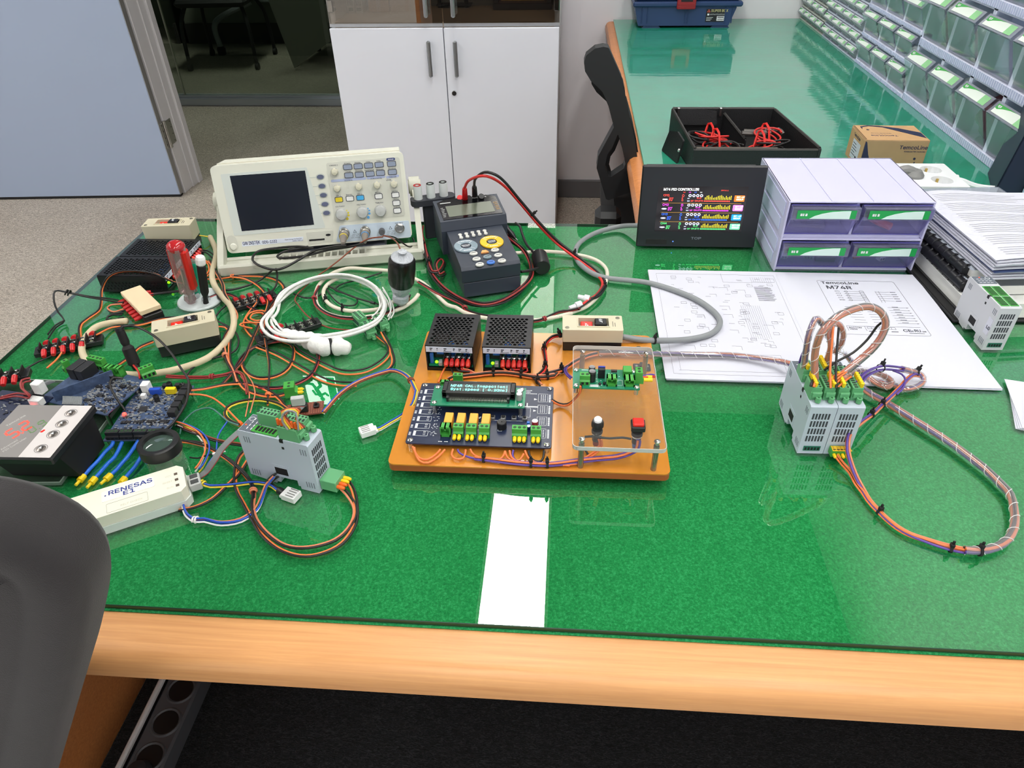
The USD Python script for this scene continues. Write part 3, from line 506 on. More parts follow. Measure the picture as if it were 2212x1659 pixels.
def push_button(lab, x, y, capm, tail, square):
    t = thing('push_button', lab, 'push button', (x, y, DZ + B0 + 0.040))
    if square: MB().b(-0.0075, 0.0075, -0.0075, 0.0075, 0, 0.007, 0.001).build('bezel', BLK, t); MB().b(-0.006, 0.006, -0.006, 0.006, 0.006, 0.0105, 0.0012).build('cap', capm, t)
    else: MB().lathe([(0, 0), (0.0068, 0), (0.0068, 0.004), (0.0058, 0.007), (0.0046, 0.007), (0.0046, 0.005), (0, 0.005)], n=24).build('bezel', BLK, t); MB().lathe([(0, 0.0115), (0.003, 0.0112), (0.0044, 0.0095), (0.0044, 0.005), (0, 0.005)], n=24).build('cap', capm, t)
    MB().lathe([(0, -0.005), (0.0055, -0.005), (0.0062, -0.006), (0.0062, -0.009), (0.005, -0.0095), (0.005, -0.02), (0, -0.02)], n=20).build('barrel', BLK, t); MB().lathe([(0.0052, -0.0098), (0.0056, -0.0098), (0.0056, -0.0112), (0.0052, -0.0112)], n=20).build('ring', WHT, t)
    p = MB().lathe([(0, -0.02), (0.0043, -0.02), (0.0038, -0.027), (0, -0.027)], n=16).build('socket', tail, t); b = MB()
    for s in (-1, 1): b.b(s * 0.002 - 0.0004, s * 0.002 + 0.0004, -0.001, 0.001, -0.031, -0.026)
    b.build('solder_pin', SCREW, p)
push_button('round push button with white cap in the clear plate', 0.0415, 0.583, M('cap_white', (244, 244, 244), 0.3), M('tail_brown', (140, 60, 44), 0.4), False)
push_button('square push button with red cap in the clear plate', 0.0845, 0.581, M('cap_red', (214, 34, 22), 0.3), M('tail_blue', (70, 130, 190), 0.4), True)
GZ = DZ + 0.068
t = thing('green_circuit_board', 'small green circuit board screwed above the clear plate', 'circuit board', (0.0145, 0.637, GZ))
gp = MB().p(rect(0.0755, 0.0365, 0.001), 0, 0.0016).build('board', PCBGRN, t, smooth=False)
b = MB(); b.b(0.010, 0.022, 0.0335, 0.0345, 0.0016, 0.0017); outline(b, 0.048, 0.006, 0.0085, 0.0105); b.b(0.0195, 0.029, 0.0025, 0.0045, 0.0016, 0.0017); b.b(0.0195, 0.033, 0.0055, 0.0064, 0.0016, 0.0017); outline(b, 0.0185, 0.002, 0.012, 0.003, 0.0002)
for q in range(14): u, v2 = 0.024 + r.random() * 0.03, 0.010 + r.random() * 0.022; b.b(u, u + 0.0014, v2, v2 + 0.0007, 0.0016, 0.0017)
b.build('silkscreen', SILK, gp, smooth=False)
for x, y in ((0.0035, 0.0035), (0.0035, 0.033), (0.072, 0.0035), (0.070, 0.033)): s = MB(); screw_head(s, x, y, 0.0016, 0.003); s.c((x, y, -0.0079), (x, y, 0), 0.0024); s.build('screw_post', SCREW, t)
terminal(t, 0.0075, 0.0045, 0.0016, 2, h=0.012); terminal(t, 0.038, 0.0035, 0.0016, 2, h=0.011, plug=False); terminal(t, 0.058, 0.004, 0.0016, 2, plug=False, h=0.009, d=0.012); MB().b(0.0575, 0.0675, 0.022, 0.034, 0.0016, 0.010, 0.0006).build('relay', GREEN, t); terminal(t, 0.080, 0.010, 0.0016, 2, rz=90, h=0.0155)
ecap(t, 0.0215, 0.0135, 0.0016, 0.0042, 0.014); ecap(t, 0.0215, 0.0245, 0.0016, 0.0038, 0.012); o = MB().b(0.0285, 0.0365, 0.018, 0.0225, 0.0016, 0.0145, 0.0005).build('regulator', BLK, t); MB().b(0.0285, 0.0365, 0.0225, 0.0245, 0.0016, 0.0155, 0.0004).build('heat_tab', M('trim_blue', (40, 60, 170), 0.4), o)
MB().c((0.044, 0.031, 0.004), (0.051, 0.031, 0.004), 0.0016).build('resistor', M('resistor_dark', (60, 48, 42), 0.4), t); MB().sph((0.0305, 0.0065, 0.003), 0.0018).sph((0.0355, 0.0075, 0.003), 0.0018).build('component', BLK, t)
# ================= touch panel
t = thing('touch_panel', 'black touch panel showing four coloured controller channels', 'display', T=RT((0.1245, 1.1335, DZ), 0.3, -4) @ np.diag([1, 1, 0.945, 1]))
MB().b(0, 0.2015, 0, 0.008, 0.0, 0.1490, 0.002).build('bezel', BLK, t); MB().b(0.008, 0.193, 0.008, 0.042, 0.004, 0.140, 0.003).build('housing', BLK, t)
FR = RT((0, -0.0002, 0), 0, 90)       # maps the panel's (x, height) plane to its front
MB().p(Polygon(rect(0.198, 0.145, 0.002, 0.00175, 0.002).exterior.coords, [rect(0.146, 0.083, 0, 0.029, 0.0305).exterior.coords[::-1]]), 0, 0.0004, FR).build('front_foil', M('foil_black', (30, 32, 38), 0.35), t, smooth=False)
sx, sy, sw, sh = 0.029, 0.0305, 0.146, 0.083
scn = MB().p(rect(sw, sh, 0, sx, sy), 0, 0.0002, FR).build('screen', M('screen_black', (34, 31, 34), 0.12, emit=0.6), t)
def emis(n, c, e=1.9): return M('screen_' + n, c, 0.4, emit=e)
def line2(b, x, y, w, h): b.p(rect(w * sw, h * sh, 0, sx + x * sw, sy + (1 - y - h) * sh), 0.0002, 0.0004, FR)
def tx(b, s, x, y, h, bold=True, ws=1.0): b.txt(s, h * sh, RT((0, 0, 0)), bold) if 0 else b.add(_tx(s, h * sh, bold, ws), FR @ RT((sx + x * sw, sy + (1 - y) * sh, 0.0002)))
def _tx(s, h, bold, ws):
    m = meshkit.text_mesh(s, h, 0.0002, bold); v = np.array(m.vertices); v[:, 0] *= ws; return (v, m.faces)
b = MB(); tx(b, 'M74 PID CONTROLLER', 0.055, 0.09, 0.052, True, 0.88); b.build('title', emis('white', (255, 255, 255), 2.3), scn, smooth=False)
bY = MB(); bW = MB(); bG = MB()
cols = [('red', (255, 70, 60)), ('magenta', (240, 70, 230)), ('blue', (50, 110, 255)), ('green', (90, 235, 130))]; btn = [(250, 120, 40), (245, 130, 235), (20, 150, 225), (120, 240, 165)]
hts = [0.5, 0.85, 0.95, 0.6, 0.9, 0.45, 0.5, 0.6, 0.8, 0.9, 1.0, 0.75, 0.5, 0.85, 0.55, 0.7, 0.9]
for c in range(4):
    y = 0.175 + c * 0.207; b = MB(); n, rgb = cols[c]
    tx(b, f'CH{c + 1}', 0.06, y + 0.04, 0.045); tx(b, '0', 0.27, y + 0.052, 0.055); tx(b, '0', 0.27, y + 0.095, 0.03); tx(b, '0', 0.27, y + 0.145, 0.045); tx(b, 'SV', 0.125, y + 0.145, 0.045); tx(b, 'RAMP', 0.13, y + 0.09, 0.022); tx(b, '0.0', 0.44, y + 0.09, 0.036, True, 1.2); tx(b, 'CH.STS', 0.42, y + 0.15, 0.033); tx(b, 'S/F', 0.375, y + 0.15, 0.028)
    for k in range(16): b.add(MB().p(Point(sx + (0.532 + k * 0.0185) * sw, sy + (1 - y - 0.138) * sh).buffer(0.0013, quad_segs=3), 0.0002, 0.0004), FR)
    b.build('channel_text', emis(n, rgb), scn, smooth=False)
    for k in range(4): bW.add(MB().p(Point(sx + (0.362 + k * 0.043) * sw, sy + (1 - y - 0.022) * sh).buffer(0.0026, quad_segs=4).difference(Point(sx + (0.362 + k * 0.043) * sw, sy + (1 - y - 0.022) * sh).buffer(0.0013, quad_segs=3)), 0.0002, 0.0004), FR)
    bW.add(MB().p(affinity.scale(Point(0, 0).buffer(0.0045, quad_segs=4), 1, 0.3), 0.0002, 0.0004, RT((sx + 0.085 * sw, sy + (1 - y - 0.108) * sh, 0))), FR)
    tx(bW, 'INP', 0.335, y + 0.15, 0.022); tx(bW, 'MV', 0.335, y + 0.095, 0.02)
    for k in range(17): line2(bY, 0.532 + k * 0.018, y + 0.108 - hts[k] * 0.1, 0.009, hts[k] * 0.1)
    if c < 3: line2(bG, 0.05, y + 0.184, 0.9, 0.008)
    o = MB().p(rect(0.115 * sw, 0.135 * sh, 0.0012, sx + 0.862 * sw, sy + (1 - y - 0.145) * sh), 0.0002, 0.0004, FR).build('button', emis('button' + n, btn[c], 1.8), scn)
    b = MB()
    for k, s in enumerate(('SET-UP', 'GROUP')): b.add(_tx(s, 0.0027, True, 0.9), FR @ RT((sx + 0.885 * sw, sy + (1 - y - 0.065 - k * 0.05) * sh, 0.0004)))
    b.build('lettering', emis('white', (255, 255, 255), 2.3), t, smooth=False)
for k, s in enumerate(('red', 'magenta', 'blue', 'white')): b = MB(); tx(b, '0.0', 0.28 + k * 0.063, 0.135, 0.02); b.build('channel_text', emis(s, (255, 70, 60)), scn, smooth=False)
b = MB(); tx(b, 'INP(ALL)', 0.70, 0.092, 0.025, False); b.build('channel_text', emis('red', (255, 70, 60)), scn, smooth=False)
bY.build('bar_graph', emis('yellow', (235, 205, 40)), scn, smooth=False); bW.build('symbol', emis('pale', (220, 225, 255)), scn, smooth=False); bG.build('divider', emis('gold', (190, 140, 60), 0.9), scn)
b = MB(); b.add(_tx('TOP', 0.0045, True, 1.4), FR @ RT((0.092, 0.016, 0.0003))); b.build('logo', M('logo_grey', (128, 134, 146), 0.4), t, smooth=False)
MB().b(0.016, 0.052, -0.0008, 0.0, 0.006, 0.0155, 0.0003).build('port_cover', DBLK, t); MB().sph((0.0625, -0.0004, 0.0115), 0.0012, 1).build('indicator_lamp', M('led_blue', (70, 110, 255), 0.3, emit=5), t)
# ================= drawer box with four tinted drawers
LAV = M('drawer_lavender', (200, 199, 228), 0.4); LAVD = M('drawer_side_lavender', (206, 212, 242), 0.4); TNT = pane('tinted_lilac', (245, 244, 254), 0.02, 1.1, haze=0.14, hazec=(196, 192, 246)); TNTE = M('tinted_edge', (96, 92, 168), 0.2); LIP = pane('clear_lip', (214, 216, 232), 0.02, 1.6, haze=0.1, hazec=(190, 190, 215))
LABG = M('label_green', (20, 160, 76), 0.45); LABM = M('label_mint', (214, 238, 230), 0.45)
def leaf_label(par, x, z, w, h, T):
    """Green and white card behind the drawer lip."""
    o = MB().p(rect(w, h, 0, x, z), 0, 0.0004, T).build('label_card', LABG, par)
    sw = [(x + w * 0.22, z), (x + w * 0.3, z + h * 0.34), (x + w * 0.42, z + h * 0.62), (x + w * 0.58, z + h * 0.84), (x + w * 0.76, z + h * 0.94), (x + w * 0.9, z + h * 0.96), (x + w * 0.9, z)]
    MB().p(sw, 0.0004, 0.0006, T).build('white_area', LABM, o); return o
def drawer_case(z0, hh, top):
    t = thing('drawer_case', 'white plastic drawer case with two tinted drawers, ' + ('the upper of the stack' if top else 'the lower of the stack'), 'drawers', (0.3415, 1.053, DZ + z0), 0.9)
    w, d = 0.2185, 0.188; th = 0.003
    b = MB(); b.b(0, w, 0.008, d, 0, th); b.b(0, w, 0.0, d, hh - th - (0.0 if top else 0.0), hh, 0.001); b.b(0, th, 0, d, 0, hh, 0.0008); b.b(w - th, w, 0, d, 0, hh, 0.0008); b.b(0, w, d - th, d, 0, hh); b.b(w / 2 - 0.002, w / 2 + 0.002, 0.012, d - 0.004, 0.001, hh - 0.004)
    b.build('case', LAV, t)
    if top:
        b = MB()
        for k in range(1, 4): b.b(w * (k * 0.285 + 0.005), w * (k * 0.285 + 0.005) + 0.0009, 0.001, d - 0.002, hh - 0.0001, hh + 0.0009)
        b.build('top_rib', LAV, t)
    for q in ((-0.0012, 0, 0.012, d - 0.06, hh * 0.52, hh * 0.9), (-0.0012, 0, 0.02, d - 0.012, hh * 0.1, hh * 0.42), (w, w + 0.0012, 0.012, d - 0.06, hh * 0.5, hh * 0.9)): MB().b(*q, 0.0005).build('side_panel', LAVD, t)
    for k in range(2):
        x0, x1 = (0.005, w / 2 - 0.003) if k == 0 else (w / 2 + 0.003, w - 0.004)
        # slanted front: foot set back, lip at the top proud of the case
        fb, ft, zt, zb = 0.012, -0.009, hh - 0.006, 0.004
        dw = MB(); ang = math.degrees(math.atan2(fb - ft, zt - 0.016 - zb)); L = math.hypot(fb - ft, zt - 0.016 - zb)
        dw.b(0, x1 - x0, 0, 0.0016, 0, L, 0.0003, RT((x0, fb, zb), 0, ang)); dw.b(x0, x1, fb, d - 0.03, zb, zb + 0.0014); 
        o = dw.build('drawer', TNT, t)
        for xx in (x0, x1 - 0.0012): e = MB().p([(fb, zb), (0.004, zt), (-0.001, zt), (ft - 0.002, zt - 0.004), (ft - 0.002, zt - 0.017), (ft, zt - 0.018), (fb - 0.0016, zb)], 0, 0.0012, np.array([[0, 0, 1, xx], [1, 0, 0, 0], [0, 1, 0, 0], [0, 0, 0, 1.0]])); e.build('cheek', TNT, o)
        MB().b(x0, x1, fb - 0.0008, fb + 0.001, zb - 0.0012, zb + 0.0003).b(x0, x1, -0.0006, 0.0006, zt, zt + 0.0012).build('rim', TNTE, o)
        MB().b(x0, x1, ft - 0.0035, ft - 0.002, zt - 0.019, zt - 0.001, 0.0005).b(x0, x1, ft - 0.0035, 0.002, zt - 0.002, zt, 0.0004).build('lip', LIP, o)
        leaf_label(o, x0 + 0.0065, zt - 0.0165, x1 - x0 - 0.013, 0.0135, RT((0, ft - 0.0037, 0), 0, 90))
        b = MB(); 
        for q, ww in enumerate((0.003, 0.002, 0.003)): b.add(MB().b(0, ww, -0.0002, 0, 0, 0.004), RT((x0 + 0.0115 + q * 0.0037, ft - 0.0044, zt - 0.012)))
        b.build('emblem', SILK, o)
    return t
drawer_case(0.0, 0.058, False); drawer_case(0.058, 0.062, True)
DRX, DRY = 0.3415, 1.053
def tiny(name, lab, cat, T, parts):
    t = thing(name, lab, cat, T=T)
    for n, m, mb in parts: mb.build(n, m, t)
    return t
DZ2 = DZ + 0.058 + 0.0056
b = MB()
for i in range(5):
    for j in range(3): b.b(0.006 + i * 0.0095, 0.0135 + i * 0.0095, 0.004 + j * 0.006, 0.0085 + j * 0.006, 0.006, 0.0068)
tiny('remote_keypad', 'dark grey keypad inside the upper left tinted drawer', 'keypad', RT((DRX + 0.012, DRY + 0.034, DZ2), -7), [('body', M('keypad_grey', (70, 70, 72), 0.5), MB().b(0, 0.062, 0, 0.024, 0, 0.006, 0.001)), ('key', M('key_grey', (110, 110, 112), 0.5), b)])
tiny('plier_handle', 'orange handled tool inside the upper right tinted drawer', 'tool', RT((DRX + 0.172, DRY + 0.022, DZ2 + 0.007), 125), [('grip', M('grip_orange', (232, 96, 28), 0.4), MB().t([(0, 0, 0), (0.02, 0.002, 0.001), (0.04, 0, 0.002)], [0.006] * 1 + [0.006] * 0 if 0 else 0.006, 10)), ('shaft', M('tool_dark', (60, 60, 64), 0.4, 0.5), MB().b(0.04, 0.07, -0.003, 0.003, -0.001, 0.003, 0.001))])
DZ1 = DZ + 0.0056
for k, (x, y, rz) in enumerate(((0.014, 0.034, -6), (0.03, 0.038, 20), (0.056, 0.036, -20))):
    t = thing('plug_connector', ('pale green plug connector in the lower left tinted drawer, ' + ('at its left end', 'second from its left end', 'in its middle')[k]), 'connector', (DRX + x, DRY + y, DZ1), rz); terminal(t, 0, 0, 0, 3, mat=GREEN2, name='body', pitch=0.0045)
tiny('pin_strip', 'black connector strip in the lower left tinted drawer', 'connector', RT((DRX + 0.072, DRY + 0.026, DZ1), -2), [('body', BLK, MB().b(0, 0.031, 0, 0.009, 0, 0.008, 0.0005)), ('pin', SCREW, MB().b(0.002, 0.029, 0.003, 0.004, 0.008, 0.0088))])
t = thing('plug_connector', 'white plug connector in the lower right tinted drawer', 'connector', (DRX + 0.176, DRY + 0.03, DZ1), 20); terminal(t, 0, 0, 0, 2, mat=WHT, name='body', pitch=0.0045)
t = thing('short_wire', 'short black wire with orange ferrule in the lower right tinted drawer', 'wire', (DRX + 0.135, DRY + 0.04, DZ1)); MB().t([(0.012, 0, 0.003), (0.03, 0.008, 0.004), (0.04, 0.004, 0.003)], 0.001).build('wire', WBK, t); MB().c((0, -0.005, 0.003), (0.012, 0, 0.003), 0.0016).build('ferrule', WOFE, t)
# ================= papers and books at the right
PAP = M('paper_white', (206, 207, 218), 0.75, spec=0.2)
t = thing('drawing_stack', 'stack of large wiring diagram sheets lying in front of the drawers', 'paper stack', (0.137, 0.747, DZ), -0.2)
rr = random.Random(5)
for k in range(6): MB().p(affinity.rotate(rect(0.4205, 0.297, 0.001), (rr.random() - 0.5) * 0.7, origin=(0, 0)), 0.0006 * k, 0.0006 * k + 0.0005, RT((rr.random() * 0.002, rr.random() * 0.002, 0))).build('sheet', PAP, t)
MB().b(0.203, 0.2034, 0.0, 0.297, 0.0035, 0.00362).build('fold', M('fold_grey', (206, 206, 216), 0.8), t)
PZ = 0.0036
FNT = M('faint_ink', (124, 124, 134), 0.8)
def hl(b, x0, y0, x1, y1, t=0.0004): b.b(min(x0, x1) - t / 2, max(x0, x1) + t / 2, min(y0, y1) - t / 2, max(y0, y1) + t / 2, PZ, PZ + 0.0001)
b = MB(); rr = random.Random(11)
for x0, y0, x1, y1 in ((0.012, 0.012, 0.198, 0.012), (0.012, 0.285, 0.198, 0.285), (0.012, 0.012, 0.012, 0.285), (0.198, 0.075, 0.198, 0.285), (0.02, 0.02, 0.192, 0.02), (0.022, 0.02, 0.022, 0.06), (0.022, 0.06, 0.16, 0.06), (0.16, 0.02, 0.16, 0.06)): hl(b, x0, y0, x1, y1, 0.0003)
for k in range(95):                                   # circuit symbols: small boxes, leads, words
    x, y = 0.028 + rr.random() * 0.155, 0.075 + rr.random() * 0.2; L = 0.003 + rr.random() * 0.012
    if k % 3 == 0: hl(b, x, y, x + L, y); hl(b, x + L, y, x + L, y - L * 0.7)
    elif k % 3 == 1:
        for q in range(4): b.b(x + q * 0.002, x + q * 0.002 + 0.0013, y, y + 0.001, PZ, PZ + 0.0001)
    else: hl(b, x, y, x + 0.008, y); hl(b, x, y + 0.006, x + 0.008, y + 0.006); hl(b, x, y, x, y + 0.006); hl(b, x + 0.008, y, x + 0.008, y + 0.006)
for k in range(16): y = 0.205 + k * 0.0027; b.b(0.16, 0.16 + 0.02 + rr.random() * 0.008, y, y + 0.0011, PZ, PZ + 0.0001)
for k in range(10): x = 0.13 + k * 0.003; hl(b, x, 0.10, x, 0.19, 0.00025)
for k in range(10): x = 0.16 + k * 0.0033; hl(b, x, 0.262, x, 0.278, 0.00025)
hl(b, 0.115, 0.26, 0.16, 0.26); hl(b, 0.115, 0.26, 0.115, 0.288); hl(b, 0.16, 0.262, 0.195, 0.262, 0.0006)
b.build('diagram', FNT, t, smooth=False)
b = MB(); rr = random.Random(12)
q = rect(0.118, 0.155, 0.004, 0.262, 0.118); b.p(q.difference(q.buffer(-0.0004)), PZ, PZ + 0.0001)
b.txt('TemcoLine', 0.0072, RT((0.267, 0.262, PZ)), True, 0.0001, wscale=1.1); b.txt('M74R', 0.0095, RT((0.271, 0.2465, PZ)), True, 0.0001, wscale=1.05)
for k in range(5):
    y = 0.238 - k * 0.0065; b.txt(('CT1', 'CT2', 'CT3', 'CT4', 'GND')[k], 0.0028, RT((0.281, y, PZ)), False, 0.0001); hl(b, 0.294, y + 0.001, 0.318, y + 0.001); b.p(Point(0.298, y + 0.001).buffer(0.0025, quad_segs=3).difference(Point(0.298, y + 0.001).buffer(0.0021, quad_segs=3)), PZ, PZ + 0.0001)
    hl(b, 0.318, y - 0.001, 0.324, y - 0.001); hl(b, 0.318, y + 0.003, 0.324, y + 0.003); hl(b, 0.342, y + 0.001, 0.362, y + 0.001); hl(b, 0.364, y + 0.001, 0.371, y + 0.001, 0.0012)
hl(b, 0.318, 0.208, 0.318, 0.241); hl(b, 0.324, 0.208, 0.324, 0.241); hl(b, 0.342, 0.208, 0.342, 0.241); hl(b, 0.347, 0.208, 0.347, 0.241)
for k in range(7):
    y = 0.193 - k * 0.0072; hl(b, 0.283 + (k % 2) * 0.004, y, 0.302, y); hl(b, 0.312, y + 0.0015, 0.326, y + 0.0015); hl(b, 0.345, y, 0.372, y); hl(b, 0.352, y + 0.0022, 0.360, y + 0.0022, 0.0010); b.p([(0.372, y + 0.0008), (0.375, y), (0.372, y - 0.0008)], PZ, PZ + 0.0001)
hl(b, 0.27, 0.14, 0.372, 0.14); b.txt('BOTTOM', 0.003, RT((0.272, 0.1345, PZ)), True, 0.0001); b.txt('VIEW', 0.003, RT((0.272, 0.1302, PZ)), True, 0.0001)
for x, y in ((0.27, 0.128), (0.295, 0.128)): hl(b, x, y, x, 0.14)
for k in range(8): hl(b, 0.298 + k * 0.0055, 0.133, 0.298 + k * 0.0055, 0.138)
hl(b, 0.298, 0.133, 0.3365, 0.133); hl(b, 0.298, 0.138, 0.3365, 0.138)
hl(b, 0.298, 0.127, 0.307, 0.127, 0.0014); hl(b, 0.314, 0.127, 0.322, 0.127, 0.0014); hl(b, 0.329, 0.127, 0.337, 0.127, 0.0014); b.txt('CE', 0.006, RT((0.345, 0.128, PZ)), True, 0.0001, wscale=1.1); b.txt('c', 0.0042, RT((0.3565, 0.128, PZ)), True, 0.0001); b.txt('RU', 0.0062, RT((0.3605, 0.128, PZ)), True, 0.0001, wscale=0.8); b.txt('us', 0.0036, RT((0.371, 0.128, PZ)), True, 0.0001)
hl(b, 0.352, 0.124, 0.372, 0.124, 0.0009)
b.build('wiring_print', M('paper_ink', (62, 64, 72), 0.8), t, smooth=False)
t = thing('black_folder', 'thin black folder lying under the bound books', 'folder', (0.563, 0.905, DZ), 3); MB().b(0, 0.21, 0, 0.25, 0, 0.004, 0.001).build('cover', BLK, t); MB().b(0.004, 0.206, 0.004, 0.246, 0.004, 0.0045).build('inner_sheet', DBLK, t)
COMB = M('comb_black', (22, 22, 26), 0.35); CLEAR = pane('clear_cover', (236, 240, 246), 0.03, 1.5, haze=0.15, hazec=(225, 230, 245)); PG = M('page_edge', (226, 226, 220), 0.8, var=0.08, vs=300, stretch=(0.05, 0.05, 3))
def comb_book(lab, x, y, z, rz, th, covm, w=0.21, d=0.297, comb=True):
    t = thing('bound_book', lab, 'book', (x, y, z), rz)
    MB().b(0.004, w, 0, d, 0.0008, th - 0.001).build('pages', PG, t); MB().b(0, w + 0.001, 0, d + 0.001, th - 0.001, th, 0.0004).build('front_cover', covm, t); MB().b(0, w + 0.001, 0, d + 0.001, 0, 0.0008).build('back_cover', BLK, t)
    if comb:
        MB().c((0.0005, 0.01, th * 0.5), (0.0005, d - 0.01, th * 0.5), th * 0.52, n=14).build('comb_spine', COMB, t)
        for k in range(17): yy = 0.014 + k * (d - 0.028) / 16; MB().t([(0.001 + 0.012 * math.cos(a) * 0.55 - 0.004 + 0.004, yy, th * 0.5 + (th * 0.5 + 0.0016) * math.sin(a)) for a in np.linspace(-0.5 * PI, 1.25 * PI, 9) * -1 + PI / 2], 0.0016, 5, False).build('comb_ring', COMB if k % 1 == 0 else CHROME, t)
    return t
comb_book('thick white bound manual at the bottom of the book stack', 0.580, 0.911, DZ + 0.0046, 3.5, 0.024, M('manual_white', (228, 228, 224), 0.5), 0.2, 0.27, False)
comb_book('comb bound book with a clear cover, lower of the two black combs', 0.585, 0.935, DZ + 0.0288, 4.5, 0.016, CLEAR); comb_book('comb bound book with a clear cover, upper of the two black combs', 0.590, 0.957, DZ + 0.0451, 5.5, 0.014, CLEAR)
t = thing('document_bundle', 'thick open bundle of printed pages with curling top on the books', 'papers', (0.60, 0.925, DZ + 0.0595), 5)
def curl(w, d, z, amp, th=0.0006, n=14):
    xs = np.linspace(0, w, n); zz = z + amp * (0.55 * np.exp(-((xs - w * 0.2) / (w * 0.28)) ** 2) - 0.5 * np.clip(xs / w - 0.7, 0, 1) * 0.4)
    v = np.array([[x, y, h + o] for o in (0, th) for y in (0, d) for x, h in zip(xs, zz)]); q = []
    I = lambda o, y, i: (o * 2 + y) * n + i
    for i in range(n - 1):
        q += [[I(1, 0, i), I(1, 0, i + 1), I(1, 1, i + 1), I(1, 1, i)], [I(0, 0, i), I(0, 1, i), I(0, 1, i + 1), I(0, 0, i + 1)], [I(0, 0, i), I(0, 0, i + 1), I(1, 0, i + 1), I(1, 0, i)], [I(0, 1, i), I(1, 1, i), I(1, 1, i + 1), I(0, 1, i + 1)]]
    q += [[I(0, 0, 0), I(1, 0, 0), I(1, 1, 0), I(0, 1, 0)], [I(0, 0, n - 1), I(0, 1, n - 1), I(1, 1, n - 1), I(1, 0, n - 1)]]
    return v, np.array(q)
for k in range(9):
    MB().add(curl(0.235 + (k % 3) * 0.003, 0.24 + (k % 2) * 0.004, 0.0006 + 0.0030 * k, 0.014 * (k + 1) / 9, 0.0020 if k < 8 else 0.0008), RT((0.001 * (k % 4), 0.002 * (k % 3), 0))).build('page_layer', PAP if k != 3 else M('page_layer_navy', (60, 74, 120), 0.5), t, smooth=40)
b = MB(); rr = random.Random(4); V = curl(0.2, 0.2, 0.0006 + 0.0030 * 8 + 0.0014, 0.02, 0.0001, 14)
def on_page(x): return 0.0006 + 0.0030 * 8 + 0.00105 + 0.014 * (0.55 * math.exp(-((x - 0.047) / 0.0658) ** 2) - 0.5 * max(x / 0.235 - 0.7, 0) * 0.4)
for k in range(34):
    y = 0.228 - k * 0.0064; L = 0.12 + rr.random() * 0.075
    if k % 6 == 5: continue
    xs = np.linspace(0.02, 0.02 + L, 10)
    for a, c in zip(xs[:-1], xs[1:]): 
        za, zc = on_page(a), on_page(c); b.add((np.array([[a, y, za], [c, y, zc], [c, y + 0.0007, zc], [a, y + 0.0007, za]]) + [0, 0, 0.0003], np.array([[0, 1, 2, 3]])))
b.build('text_line', M('text_grey', (134, 134, 138), 0.8), t, smooth=False)
t = thing('paper_slips', 'white paper corner at the right edge of the work desk', 'paper', (0.540, 0.672, DZ), -20)
for k in range(4): MB().b(0, 0.15, 0, 0.1, 0.001 * k, 0.001 * k + 0.0006, T=RT((0.002 * k, 0, 0), k * 2)).build('sheet', PAP, t)
